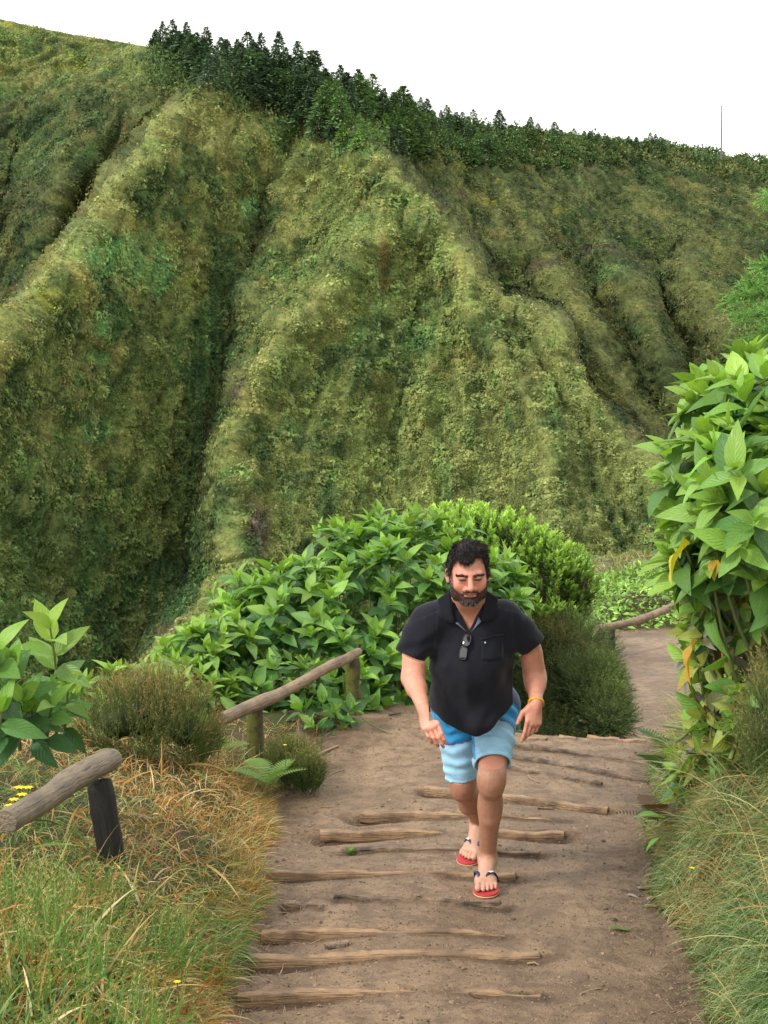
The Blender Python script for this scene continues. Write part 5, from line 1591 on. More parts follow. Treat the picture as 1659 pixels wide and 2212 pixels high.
M_YEL = mat_plain('yellow_petals', (.72, .56, .02), .6, .2)
pet = leaf_template(3, .6, .2, .1)
pm = mesh_np('petal', *pet[:2]); pm.materials.append(M_YEL)
for i, (x, y, Yd) in enumerate([(28, 788, 5.0), (22, 795, 4.9), (14, 800, 4.9), (30, 797, 5.0), (10, 806, 4.8), (19, 788, 5.0), (177, 982, 3.9), (285, 745, 7.4), (692, 868, 5.2)]):
    b = P(x, y, Yd)
    lab = ['bright yellow flower at the top of the cluster beside the grey rail', 'yellow flower in the middle of the cluster behind the grey rail', 'yellow flower low in the cluster at the left edge', 'yellow flower at the right of the cluster beside the grey rail', 'lowest yellow flower next to the cut rail end', 'yellow flower at the upper left of the cluster',
           'single small yellow flower in the grass near the bottom log steps', 'tiny yellow flower in the grass under the mossy railing', 'single yellow flower in the grass of the right bank'][i]
    t = thing('yellow_flower', b, lab, 'flower', 'yellow flowers')
    for k in range(7):
        o = link('petal', pm, None, t); o.rotation_euler = (0, -.3, k / 7 * 6.28); o.scale = ((.022 if i < 6 else .012),) * 3
    V, F = tube(np.array([[0, 0, 0], [.005, 0, -.05], [0, .01, -.12]]), .0018, 5, False)
    link('stem', from_vf('stem', V, F), M_STEM, t)

# sprig growing from the path
b = ground_hit(755, 1842); b[2] = float(path_z(b[0], b[1]))
t = thing('seedling', b, 'small bright seedling growing from the bare earth at the left of the steps', 'seedling')
for k in range(9):
    o = link('leaf', LM_O[k % 6], None, t); o.rotation_euler = (0, -rg_.uniform(.3, 1.2), k * .8); o.scale = (rg_.uniform(.025, .045),) * 3; o.color = (.14, .28, .05, 1); o.location = (0, 0, rg_.uniform(0, .02))

# ------------------------------------------------------------------ litter on the path
M_STONE = mat_foliage('path_gravel', 0, .8, .3)
n = 26000
yy = 4.2 + rg_.uniform(0, 1, n) ** 1.5 * 13
tt = rg_.uniform(0, 1, n); tt = np.where(rg_.uniform(0, 1, n) < .55, np.where(rg_.uniform(0, 1, n) < .5, tt ** 3 * .5, 1 - tt ** 2.2 * .6), tt)
l_, r__ = xl(yy), xr(yy); xx = l_ + (r__ - l_) * tt
zz = path_z(xx, yy)
s = rg_.uniform(.0022, .0060, n) * np.where(rg_.uniform(0, 1, n) < .03, 2.4, 1)
oct_v = np.array([[1, 0, 0], [0, 1, 0], [-1, 0, 0], [0, -1, 0], [0, 0, .7], [0, 0, -.7]], float)
oct_f = np.array([[0, 1, 4, 4], [1, 2, 4, 4], [2, 3, 4, 4], [3, 0, 4, 4]])
R = frames(rg_.normal(0, 1, (n, 3)) * [1, 1, .2], rg_.uniform(-.5, .5, n))
V, F, U = stamp((oct_v, oct_f[:, :3], oct_v[:, :2]), np.stack([xx, yy, zz + .004], -1), R, s)
c = np.array([.17, .115, .075]) * rg_.uniform(.35, 1.7, (n, 1))
link('gravel', mesh_np('gravel', V, F, None, np.repeat(c, 6, 0), False), M_STONE, kind='stuff', label='crumbs of earth and small gravel strewn over the path', cat='gravel')
n = 2600
yy = 4.2 + rg_.uniform(0, 1, n) ** 1.3 * 5; sd_ = rg_.uniform(0, 1, n) < .45
xx = np.where(sd_, xl(yy) + np.abs(rg_.normal(0, .16, n)), xr(yy) - np.abs(rg_.normal(0, .22, n)))
zz = path_z(xx, yy) + .006
d = rg_.normal(0, 1, (n, 3)) * [1, 1, .06]
V, F, C = ribbons(np.stack([xx, yy, zz], -1), d, rg_.uniform(.02, .09, n), rg_.uniform(.002, .005, n), np.zeros(n), np.array([[.20, .14, .09]]) * rg_.uniform(.3, 1.8, (n, 1)), 2, side=np.tile([0, 0, 1.], (n, 1)))
link('leaf_litter', mesh_np('leaf_litter', V, F, None, C), M_STONE, kind='stuff', label='shreds of dead stalks and leaf litter along the path edges', cat='litter')

M_TWIGD = mat_plain('dead_twig', (.085, .060, .042), .8, .2)
M_TWIGL = mat_plain('pale_twig', (.27, .19, .12), .8, .2)
for i, (a, b2, r, mt, lab) in enumerate([((1548, 2278), (1582, 2298), .006, M_TWIGL, 'forked pale twig on the path right of the man'), ((1185, 2470), (1205, 2450), .003, M_TWIGL, 'thin short twig on the earth near the seedling'),
        ((1575, 2370), (1625, 2366), .005, M_TWIGD, 'dark twig lying right of the orange log step'), ((1545, 2810), (1580, 2818), .005, M_TWIGL, 'pale twig below the right end of the second log step'),
        ((965, 2280), (1010, 2262), .004, M_TWIGL, 'long thin straw on the bare shoulder below the railing'), ((940, 2374), (975, 2376), .004, M_TWIGL, 'pale straw near the grass edge above the thick log'),
        ((1140, 2145), (1175, 2136), .008, M_TWIGD, 'black twig cluster on the bare earth near the hydrangea'), ((930, 2228), (992, 2210), .010, M_TWIGL, 'grey bark strip at the edge of the undergrowth by the railing'),
        ((1375, 2915), (1412, 2925), .005, M_TWIGD, 'dark stick in front of the lowest log step'), ((1700, 2920), (1760, 2900), .005, M_TWIGL, 'pale stalk near the bottom right corner of the path')]):
    A = ground_hit(a[0] * .7373, a[1] * .7373); B = ground_hit(b2[0] * .7373, b2[1] * .7373)
    for q_ in (A, B): q_[2] = float(path_z(q_[0], q_[1])) + r + .003
    m_ = (A + B) / 2 + rg_.normal(0, .008, 3) * [1, 1, .3]
    V, F = tube(np.array([A, (A * .6 + m_ * .4), m_, B]), [r, r * .9, r * .8, r * .5], 5)
    link('twig', from_vf('twig', V - m_, F), mt, None, lab, 'twig', 'twigs on the path', loc=m_)
M_DEADL = mat_plain('dead_leaf', (.34, .30, .26), .7, .2)
for i, (x, y, L, cl, lab) in enumerate([(1870, 2600, .13, (.34, .31, .29), 'long grey-white dead leaf at the foot of the right bank, topmost of the pale litter'), (1835, 2618, .06, (.42, .38, .34), 'small white dead leaf left of the long grey one'), (1895, 2635, .07, (.40, .33, .31), 'pinkish white dead leaf against the right bank'),
        (1850, 2638, .04, (.45, .40, .32), 'tiny cream leaf scrap below the pale leaves'), (1885, 2652, .07, (.33, .33, .20), 'greenish pale leaf strip lowest of the pale litter'), (1787, 2728, .09, (.13, .22, .045), 'crumpled green leaf lying on the path near the right bank'),
        (1790, 2698, .05, (.12, .09, .09), 'dark curled leaf above the crumpled green one'), (1826, 2764, .05, (.28, .25, .11), 'yellowish small leaf right of the crumpled green leaf'), (1720, 2205, .03, (.16, .3, .05), 'tiny green leaf on the path near the crest'), (1087, 2146, .035, (.20, .36, .08), 'small bright leaf fallen beside the undergrowth near the railing')]):
    A = ground_hit(x * .7373, y * .7373); A[2] = float(path_z(A[0], A[1])) + .012
    o = link('fallen_leaf', LM_O[i % 6], None, None, lab, 'leaf', 'leaves fallen on the path', loc=A)
    o.rotation_euler = (rg_.uniform(-.5, .2), rg_.uniform(-.2, .3), rg_.uniform(-.5, 1.0)); o.scale = (L,) * 3; o.color = (*cl, 1)
# ------------------------------------------------------------------ people: signed-distance bodies turned into one continuous mesh
import openvdb
from mathutils.bvhtree import BVHTree


class SDF:
    def __init__(s, lo, hi, h):
        s.lo, s.h = np.array(lo, float), h
        s.n = np.ceil((np.array(hi) - s.lo) / h).astype(int) + 1
        s.D = np.full(s.n, 0.06, np.float32)

    def band(s, w=.035):
        m = np.abs(s.D) < w
        i = np.nonzero(m)
        return m, s.lo + s.h * np.stack(i, -1)


    def box(s, lo, hi):
        a = np.clip(np.floor((np.array(lo) - s.lo) / s.h).astype(int), 0, s.n - 1)
        b = np.clip(np.ceil((np.array(hi) - s.lo) / s.h).astype(int) + 1, 1, s.n)
        sl = tuple(slice(i, j) for i, j in zip(a, b))
        ax = [(s.lo[k] + s.h * np.arange(a[k], b[k])).astype(np.float32) for k in range(3)]
        return sl, np.stack(np.meshgrid(*ax, indexing='ij'), -1)

    def comb(s, sl, d, k, mode):
        A = s.D[sl]
        if mode == 'u':
            if k > 0:
                hh = np.clip(0.5 + 0.5 * (A - d) / k, 0, 1)
                s.D[sl] = A * (1 - hh) + d * hh - k * hh * (1 - hh)
            else: s.D[sl] = np.minimum(A, d)
        else:
            if k > 0:
                hh = np.clip(0.5 - 0.5 * (A + d) / k, 0, 1)
                s.D[sl] = A * (1 - hh) - d * hh + k * hh * (1 - hh)
            else: s.D[sl] = np.maximum(A, -d)

    def cap(s, a, b, ra, rb=None, k=0.01, mode='u'):
        rb = ra if rb is None else rb
        a, b = np.array(a, np.float32), np.array(b, np.float32)
        m = max(ra, rb) + k + 0.022
        sl, p = s.box(np.minimum(a, b) - m, np.maximum(a, b) + m)
        ab = b - a; t = np.clip(((p - a) @ ab) / max(float(ab @ ab), 1e-9), 0, 1)
        d = np.linalg.norm(p - a - t[..., None] * ab, axis=-1) - (ra + (rb - ra) * t)
        s.comb(sl, d, k, mode)

    def ell(s, c, r, R=None, k=0.01, mode='u'):
        c, r = np.array(c, np.float32), np.array(r, np.float32)
        m = r.max() + k + 0.022
        sl, p = s.box(c - m, c + m)
        q = p - c
        if R is not None: q = q @ np.array(R, np.float32)
        k0 = np.linalg.norm(q / r, axis=-1); k1 = np.linalg.norm(q / (r * r), axis=-1) + 1e-6
        s.comb(sl, k0 * (k0 - 1) / k1, k, mode)

    def pts(s):
        return s.box(s.lo, s.lo + s.h * s.n)[1]

    def mesh(s, adapt=0.12):
        g = openvdb.FloatGrid(0.06)
        g.copyFromArray(np.ascontiguousarray(np.clip(s.D, -4 * s.h, 4 * s.h)), tolerance=0.0)
        P_, T_, Q_ = g.convertToPolygons(0.0, adapt)
        V = np.asarray(P_, float) * s.h + s.lo
        Qf = np.asarray(Q_, int)[:, ::-1]
        F = np.concatenate([Qf[:, [0, 1, 2]], Qf[:, [0, 2, 3]]])
        if len(T_): F = np.concatenate([F, np.asarray(T_, int)[:, ::-1]])
        return V, F


def sdf_obj(name, V, F, mat, parent, col=None, base=None, fix=True):
    base = np.zeros(3) if base is None else np.asarray(base)
    me = mesh_np(name, V - base, F, None, col)
    return link(name, me, mat, parent)


def mat_skin():
    m, n, l = new_mat('skin')
    t = tex_noise(n, l, coord(n), 55, 4, 0.6)
    c = mixc(n, l, t, mixc(n, l, 1.0, attr(n), (.86, .82, .82), 'MULTIPLY'), mixc(n, l, 1.0, attr(n), (1.12, 1.12, 1.12), 'MULTIPLY'))
    f = tex_noise(n, l, coord(n), 240, 3, 0.6)
    finish(n, l, c, 0.47, 0.38, f, 0.0015, 0.35, sss=0.10)
    return m


def mat_cloth(name, rough=0.85, spec=0.15, weave=900, bump=0.0006, sheen=0.15):
    m, n, l = new_mat(name)
    t = tex_noise(n, l, coord(n), 30, 5, 0.6); w = tex_noise(n, l, coord(n), weave, 2, 0.5)
    c = mixc(n, l, t, mixc(n, l, 1.0, attr(n), (.88, .88, .88), 'MULTIPLY'), mixc(n, l, 1.0, attr(n), (1.1, 1.1, 1.1), 'MULTIPLY'))
    finish(n, l, c, rough, spec, w, bump, 0.5, sheen=sheen)
    return m


M_SKIN, M_SHIRT, M_SHORTS = mat_skin(), mat_cloth('knit_cotton', .85, .15, 900, .0006, .08), mat_cloth('board_short_cloth', .7, .25)
M_HAIR = mat_foliage('dark_hair', 0.0, 0.5, 0.22)

# joints, from the photograph's proportions (x, picture y) and their distance
J = {k: np.array(P(*v)) for k, v in dict(
    hipL=(497, 712, 6.16), hipR=(454, 714, 6.20), kneeL=(491.5, 780, 5.91), kneeR=(462.5, 784, 6.24), ankL=(487.5, 856, 6.06), ankR=(473.5, 836, 6.50),
    shR=(424, 616, 5.90), shL=(513, 616, 5.92), elR=(413, 678, 5.83), wrR=(424.5, 711, 5.60), elL=(535, 677, 6.02), wrL=(536, 704, 5.88),
    head=(468, 574, 5.74), nbase=(468.5, 611, 5.93)).items()}
gF = lambda x, y: float(path_z(x, y))
footL_toe = P(485, 892, 5.84)
sole = 0.024
zL = max(gF(.42, 5.9), gF(.42, 6.05)) + sole
zR = max(gF(.39, 6.35), gF(.41, 6.5)) + sole
# feet: heel and toe tips on the ground
FL_h, FL_t = np.array([J['ankL'][0] + .004, 6.10, zL]), np.array([P(486, 889, 5.84)[0], 5.845, zL])
FR_h, FR_t = np.array([P(482, 850, 6.55)[0], 6.545, zR + .035]), np.array([P(466, 866, 6.31)[0], 6.31, zR])
J['ankL'][2] = zL + .085; J['ankR'] = FR_h + np.array([-.02, -.045, .085])

HR_pitch = math.radians(9); HR_yaw = math.radians(3); HR_roll = math.radians(-1.5)
fwd = np.array([math.sin(HR_yaw) * math.cos(HR_pitch), -math.cos(HR_yaw) * math.cos(HR_pitch), -math.sin(HR_pitch)])
upv = np.array([math.sin(HR_roll), 0, 1.0]); rt = np.cross(upv, fwd); rt /= np.linalg.norm(rt); upv = np.cross(fwd, rt)
HM = np.stack([rt, fwd, upv], -1)                                # columns: right in the picture, forward, up
HC = J['head']
HS = .985


def H(x, y, z): return HC + HM @ (np.array([x, y, z]) * HS)


vox = 0.0034
body = SDF([.02, 5.42, -.01], [.70, 6.68, 1.56], vox)

# --- shirt volume first: the torso under it is the same shape, slightly smaller
SH = SDF([.02, 5.55, .62], [.70, 6.30, 1.36], vox)
chest, belly, hips = P(469, 634, 5.96), P(472, 668, 5.94), P(474, 704, 6.02)
SH.ell(chest, (.166, .118, .125), k=.03)
SH.cap(J['shR'] + [.050, .01, -.006], J['shL'] + [-.050, .01, -.006], .066, .066, k=.05)
SH.ell(P(469, 609, 5.95), (.105, .080, .056), k=.06)
SH.cap(P(450, 652, 5.98), P(452, 700, 6.03), .092, .092, k=.05); SH.cap(P(492, 652, 5.98), P(494, 696, 6.03), .092, .094, k=.05)
SH.ell(belly, (.150, .150, .145), k=.07)
SH.ell(P(474, 702, 5.99), (.155, .145, .13), k=.07)
SH.ell(P(475, 722, 5.93), (.110, .100, .06), k=.06)
slR, slL = P(410.5, 655, 5.92), P(532.5, 648, 5.99)
for sh_, sl__ in ((J['shR'], slR), (J['shL'], slL)):
    m_ = sh_ * .45 + sl__ * .55 + np.array([.009 if sh_ is J['shR'] else -.009, 0, 0])
    SH.cap(sh_ + np.array([.014 if sh_ is J['shR'] else -.014, .005, -.022]), m_, .058, .056, k=.065)
    SH.cap(m_, sl__ + (sl__ - m_) * .25, .066, .066, k=.03)
cx = .365
bm, bp = SH.band()
xx_, yy_, zz_ = bp.T
fold = fbm((xx_ + .25 * (zz_ - 1.0)) * 11, yy_ * 4, zz_ * 3.2, 2, 201) * .0200 * smooth(1.2, .95, zz_) + fbm((xx_ - .5 * zz_) * 16, yy_ * 7, (zz_ + .6 * xx_) * 9, 2, 205) * .0085
fold += .005 * np.sin((zz_ + .55 * np.abs(xx_ - cx)) * 75 + 2.5 * fbm(xx_ * 8, yy_ * 8, zz_ * 8, 2, 209)) * smooth(.09, .15, np.abs(xx_ - cx)) * smooth(.90, 1.0, zz_) * smooth(1.16, 1.06, zz_) * .7
SH.D[bm] += fold.astype(np.float32)
p = SH.pts()
xx_, yy_, zz_ = p[..., 0], p[..., 1], p[..., 2]
SHfull = SH.D.copy()
body_off = tuple(np.round((SH.lo - body.lo) / vox).astype(int))
SH.lo = body.lo + np.array(body_off) * vox
sl = tuple(slice(o, o + n) for o, n in zip(body_off, SH.n))
# thickness, then openings
th = .0075
shell = np.maximum(SH.D, -(SH.D + th))
hemz = .700 + .38 * (np.sqrt((xx_ - cx) ** 2 + .0016) - .020) + 1.0 * (xx_ - cx) ** 2 + .30 * np.maximum(xx_ - cx - .05, 0) - .05 * (yy_ - 5.85) + .004 * np.sin(xx_ * 41 + 1) + .002 * np.sin(xx_ * 97)
CUT = (hemz - zz_).astype(np.float32)


def plane_cut(arr, pts_, c, nrm, lim=None):
    d = (pts_ - np.array(c, np.float32)) @ np.array(nrm, np.float32)
    if lim is not None:
        d = np.where(lim, d, -1)
    return np.maximum(arr, d)


for c_s, n_s, side, mn in ((P(411, 655, 5.92), (-.35, -.05, -.93), -1, .192), (P(532, 647, 5.98), (.62, -.05, -.78), 1, .166)):
    n_s = np.array(n_s) / np.linalg.norm(n_s)
    CUT = plane_cut(CUT, p, c_s, n_s, ((xx_ - cx) * side > mn))
body.D[sl] = np.minimum(body.D[sl], np.where((p[..., 2] < .86) | (CUT > -.004), .06, SHfull + .014))
# neck opening and V placket
nb = P(468.5, 606, 5.93)
q_ = (p - nb.astype(np.float32))
r_n = np.hypot(q_[..., 0] / .070, (q_[..., 1] + .0) / .080)
CUT = np.maximum(CUT, np.where(q_[..., 2] > -.055, (1 - r_n) * .07, -1))
vb = P(469.3, 630.5, 5.84)
vw = (zz_ - vb[2]) * .50
CUT = np.maximum(CUT, np.where((yy_ < 5.92) & (zz_ > vb[2]), vw - np.abs(xx_ - vb[0]), -1))
SH.D = np.maximum(shell, CUT).astype(np.float32)
shV, shF = SH.mesh()

# --- neck, arms, legs
body.cap(H(0, -.022, -.045), J['nbase'] + [0, .015, .01], .060, .068, k=.03)
body.cap(J['nbase'] + [-.05, .01, -.02], J['nbase'] + [.05, .01, -.02], .045, .045, k=.05)
for s_, sh_, el_, wr_ in ((-1, 'shR', 'elR', 'wrR'), (1, 'shL', 'elL', 'wrL')):
    a, b, c = (P(416, 626, 5.90) if s_ < 0 else P(526, 624, 5.96)), J[el_], J[wr_]
    body.cap(a, b, .045, .040, k=.02)
    body.cap(a * .45 + b * .55 + [0, .004, 0], b, .0405, .0375, k=.03)
    body.cap(b, b * .70 + c * .30, .037, .037, k=.03)
    body.cap(b * .72 + c * .28, c, .037, .0245, k=.03)
for hp, kn, an in (('hipL', 'kneeL', 'ankL'), ('hipR', 'kneeR', 'ankR')):
    a, b, c = J[hp], J[kn], J[an]
    body.cap(a, b, .072, .057, k=.02)
    body.cap(b + [0, -.004, .015], b + [0, -.002, -.03], .056, .050, k=.02)
    m1 = b * .68 + c * .32
    body.cap(b, c, .050, .033, k=.015)
    body.ell(m1 + [.002, .024, 0], (.050, .050, .095), k=.03)             # calf
    body.ell(b + [0, -.040, .0], (.028, .018, .030), k=.02)                # kneecap
    body.cap(b * .5 + c * .5 + [0, -.012, 0], c + [0, -.006, .03], .035, .026, k=.02)
    for sx in (-1, 1): body.ell(c + [sx * .027, .004, .004], (.014, .016, .016), k=.012)


# --- feet with five toes
def foot(heel, toe, ank, big, side):
    d = toe - heel; L = np.linalg.norm(d[:2]); d = d / np.linalg.norm(d)
    sd_ = np.cross(d, [0, 0, 1.]); sd_ /= np.linalg.norm(sd_)              # points to the picture's left when d is toward the camera
    sd_ = sd_ * big                                                        # toward the big toe
    U = np.cross(sd_, d) * big; U = U * np.sign(U[2])
    f = lambda a, b, c: heel + d * a + sd_ * b + U * c
    body.cap(ank, f(.030, 0, .030), .034, .030, k=.02)
    body.ell(f(.028, 0, .026), (.031, .034, .028), k=.015)
    body.cap(f(.060, 0, .060), f(.150, .006, .026), .032, .026, k=.025)
    body.cap(ank + d * .015 + [0, 0, -.02], f(.140, .004, .028), .030, .025, k=.03)
    body.ell(f(.165, .012, .020), (.036, .036, .020), k=.02)
    body.cap(f(.150, -.026, .016), f(.178, -.022, .015), .018, .017, k=.02)
    body.cap(f(.150, .028, .018), f(.185, .028, .017), .019, .018, k=.02)
    tl = [(.034, .255, .0125), (.0115, .250, .0088), (-.0065, .240, .0082), (-.0225, .229, .0078), (-.038, .215, .0075)]
    for o_, l_, r in tl:
        body.cap(f(.175, o_ * .92, .016), f(l_ - r - .012, o_, .017), r * 1.15, r, k=.006)
        body.cap(f(l_ - r - .012, o_, .017), f(l_ - r, o_, r + .001), r, r * .98, k=.004)
    return f


# for the man's left foot (right in the picture) the big toe is on the picture's left
fL = foot(FL_h, FL_t, J['ankL'], 1 if np.cross(FL_t - FL_h, [0, 0, 1.])[0] < 0 else -1, 1)
fR = foot(FR_h, FR_t, J['ankR'], -1 if np.cross(FR_t - FR_h, [0, 0, 1.])[0] < 0 else 1, -1)


# --- hands: palm, four unequal fingers with bends, thumb from the side near the wrist
def hand(w, d, thumb, curl, spread, tcurl, scale=1.0, fc=(1, 1, 1, 1)):
    d = np.array(d, float); d /= np.linalg.norm(d)
    t = np.array(thumb, float); t -= d * (t @ d); t /= np.linalg.norm(t)
    nb_ = np.cross(t, d)
    if nb_[1] > 0: nb_ = -nb_                                          # back of the hand looks to the camera
    s = scale
    R = np.stack([d, t, nb_], -1)
    body.cap(w - d * .02, w + d * .02 * s, .0225, .0225, k=.012)
    body.ell(w + d * .052 * s, (.050 * s, .038 * s, .0165 * s), R, k=.014)
    body.ell(w + d * .070 * s - nb_ * .002, (.032 * s, .041 * s, .0145 * s), R, k=.010)
    body.ell(w + d * .035 * s + t * .022 * s - nb_ * .008, (.032 * s, .020 * s, .016 * s), R, k=.012)
    tips = []
    for i, (o_, ls, r) in enumerate([(.031, (.044, .026, .020), .0090), (.0105, (.048, .029, .021), .0092), (-.0105, (.044, .027, .020), .0087), (-.030, (.035, .021, .018), .0078)]):
        q = w + d * (.092 - .006 * abs(i - 1)) * s + t * o_ * s
        ang = .15 + .15 * curl * fc[i]
        dd = None
        sp = t * spread * (1.5 - i) / 1.5
        body.ell(q + nb_ * .004, (.010, .009, .008), R, k=.008)
        prev = q
        for j, l in enumerate(ls):
            dj = (d + sp) * math.cos(ang) - nb_ * math.sin(ang); dj /= np.linalg.norm(dj)
            nx = prev + dj * l * s
            body.cap(prev, nx, r * s * (1 - .06 * j), r * s * (.93 - .06 * j), k=.0035)
            prev = nx; ang += curl * fc[i] * (.55 if j == 0 else .45)
        tips.append(prev)
    q = w + d * .022 * s + t * .030 * s
    a1 = d * .72 + t * .62 - nb_ * .25; a1 /= np.linalg.norm(a1)
    a2 = d * (.95) + t * (.28 - .4 * tcurl) - nb_ * (.2 + .3 * tcurl); a2 /= np.linalg.norm(a2)
    p1 = q + a1 * .038 * s; p2 = p1 + a2 * .030 * s; p3 = p2 + a2 * .022 * s
    body.cap(q, p1, .0135 * s, .0115 * s, k=.012); body.cap(p1, p2, .0112 * s, .0100 * s, k=.004); body.cap(p2, p3, .0098 * s, .0082 * s, k=.004)
    return R, tips, w + d * .092 * s


hdR = P(434, 734, 5.52) - J['wrR']
RR_, tipsR, knR = hand(J['wrR'], hdR, (1, -.25, .25), 1.05, -.06, .8, .92, (.85, .95, 1.0, 1.1))
hdL = P(531.5, 733, 5.84) - J['wrL']
RL_, tipsL, knL = hand(J['wrL'], hdL, (-1, -.45, 0), .70, -.03, .25, .92, (.40, 1.5, 2.2, 2.4))

# --- head
e = lambda c, r, k=.01, mode='u', R=None: body.ell(H(*c), np.array(r) * HS, HM if R is None else R, k, mode)
e((0, -.012, .042), (.077, .093, .078), .02)
e((0, .022, -.008), (.073, .064, .080), .02)
e((0, .022, -.056), (.066, .059, .048), .02)
e((0, .060, -.085), (.034, .026, .022), .02)
for s_ in (-1, 1):
    e((s_ * .045, .052, -.024), (.024, .026, .024), .02)
    e((s_ * .050, .020, -.068), (.018, .030, .024), .02)
body.cap(H(-.038, .074, .026), H(.038, .074, .026), .0125, .0125, k=.012)
body.cap(H(-.012, .082, .024), H(.012, .082, .024), .011, .011, k=.01)
for s_ in (-1, 1):
    e((s_ * .032, .0985, .0095), (.0175, .0125, .0085), .010, 's')
    e((s_ * .0305, .0755, .0075), (.0155, .0145, .0125), .0015)
    e((s_ * .031, .0840, .0115), (.0150, .0075, .0060), .003)                      # lowered upper lid
    body.cap(H(s_ * .024, .0835, -.007), H(s_ * .043, .0780, -.006), .0032, .0028, k=.006)     # pouch under the eye
body.cap(H(0, .086, .018), H(0, .106, -.020), .0085, .0120, k=.008)
e((0, .1085, -.026), (.0140, .0125, .0115), .006)
for s_ in (-1, 1): e((s_ * .0155, .0960, -.030), (.0090, .0110, .0085), .005)
for s_ in (-1, 1): body.cap(H(s_ * .023, .0905, -.030), H(s_ * .034, .0815, -.052), .0018, .0022, k=.005, mode='s')
for s_ in (-1, 1): e((s_ * .0062, .1035, -.0385), (.0036, .0050, .0028), .002, 's')
body.cap(H(-.016, .0835, -.045), H(.016, .0835, -.045), .0105, .0105, k=.01)
body.cap(H(-.0265, .0780, -.0575), H(0, .0915, -.0525), .0030, .0042, k=.004); body.cap(H(0, .0915, -.0525), H(.0265, .0780, -.0575), .0042, .0030, k=.004)
body.cap(H(-.018, .0830, -.0630), H(.018, .0830, -.0630), .0055, .0055, k=.005)
body.cap(H(-.0275, .0845, -.0590), H(0, .0990, -.0560), .0020, .0020, k=.003, mode='s'); body.cap(H(0, .0990, -.0560), H(.0275, .0845, -.0590), .0020, .0020, k=.003, mode='s')
for s_ in (-1, 1):                                                  # ears, and the concha hollow
    a_ = math.radians(22) * s_
    Re = HM @ np.array([[math.cos(a_), -math.sin(a_), 0], [math.sin(a_), math.cos(a_), 0], [0, 0, 1.]])
    e((s_ * .0805, -.004, -.002), (.0085, .0190, .0320), .006, 'u', Re)
    e((s_ * .0865, .004, .000), (.0050, .0100, .0170), .004, 's', Re)
    e((s_ * .0780, .002, -.028), (.0065, .0085, .0100), .005)
# --- shorts volume: two separate legs, each cut at its own hem
sv = vox
def aligned(lo): return body.lo + np.round((np.array(lo) - body.lo) / vox) * vox
hemL, hemR = P(492.5, 764, 5.965), P(462, 776.5, 6.24)
uL = (hemL - J['hipL']) / np.linalg.norm(hemL - J['hipL']); uR = (hemR - J['hipR']) / np.linalg.norm(hemR - J['hipR'])
nL = uL + np.array([.12, 0, 0]); nL /= np.linalg.norm(nL); nR = uR.copy()
shells, fulls = [], []
for hip_, hem_, u_, n_cut, sgn, r0_, r1_, amp in (('hipL', hemL, uL, nL, 1, .104, .073, 1.0), ('hipR', hemR, uR, nR, -1, .104, .068, .55)):
    S1 = SDF(aligned([.10, 5.70, .34]), [.62, 6.44, .98], vox)
    S1.ell((J['hipL'] + J['hipR']) / 2 + [0, .035, .035], (.172, .122, .115), k=.04)
    S1.ell((J['hipL'] + J['hipR']) / 2 + [sgn * .085, .02, .03], (.095, .105, .085), k=.04)
    S1.cap(J[hip_] + [-sgn * .012, .01, .02], hem_ + (hem_ - J[hip_]) * .12, r0_, r1_, k=.04)
    bm, bp = S1.band()
    t_ = (bp - J[hip_]) @ u_
    a_, b_, c_ = bp.T
    wr = amp * .0095 * np.sin(t_ * 120 + 3.6 * fbm(a_ * 11, b_ * 11, c_ * 6, 2, 501)) * (0.4 + 0.8 * noise(a_ * 9, b_ * 5, c_ * 16, 502)) * (t_ > 0)
    wr += .0080 * fbm((a_ + .3 * c_) * 18, b_ * 9, c_ * 4, 2, 503) * (1.5 - amp)
    S1.D[bm] += wr.astype(np.float32)
    pp2 = S1.pts()
    below = (pp2 - hem_.astype(np.float32)) @ n_cut.astype(np.float32)
    fulls.append(S1.D.copy())
    shells.append(np.maximum(S1.D, below))
    last = S1
fullU = np.minimum(*fulls)
SO = last
outer = np.minimum(*shells)
c_ = pp2[..., 2]
inner = np.minimum(np.maximum(fulls[0] + .0075, ((pp2 - hemL.astype(np.float32)) @ nL.astype(np.float32)) - .02), np.maximum(fulls[1] + .0075, ((pp2 - hemR.astype(np.float32)) @ nR.astype(np.float32)) - .02))
SO.D = np.maximum(np.maximum(outer, -inner), c_ - .90).astype(np.float32)
o_s = np.round((SO.lo - body.lo) / vox).astype(int)
sl3 = tuple(slice(o, o + n) for o, n in zip(o_s, np.minimum(SO.n, body.n - o_s)))
cutn = tuple(slice(0, x.stop - x.start) for x in sl3)
inside = (outer[cutn] < .03) & (c_[cutn] < .9)
body.D[sl3] = np.where(inside & (np.abs(pp2[cutn][..., 0] - .375) < .19) & (fullU[cutn] < .012) & (outer[cutn] < .0), np.maximum(body.D[sl3], fullU[cutn] + .0095), body.D[sl3])
# nothing of the body stands proud of the shirt cloth
body.D[sl] = np.where((CUT < -.003) & (zz_ < J['shR'][2] + .085), np.maximum(body.D[sl], SHfull + .011), body.D[sl])
bV, bF = body.mesh(0.015)

# paint of the skin, in head and limb coordinates
loc_ = ((bV - HC) @ HM) / HS
lx, ly, lz = loc_[:, 0], loc_[:, 1], loc_[:, 2]
ishead = (np.abs(lx) < .10) & (lz > -.13) & (lz < .15) & (np.abs(ly) < .13)
nb1 = fbm(bV[:, 0] * 30, bV[:, 1] * 30, bV[:, 2] * 30, 3, 301)
nb2 = fbm(bV[:, 0] * 110, bV[:, 1] * 110, bV[:, 2] * 60, 2, 302)
SK = np.array([.56, .250, .165])
col = np.tile(SK, (len(bV), 1)) * (1 + .08 * nb1[:, None])


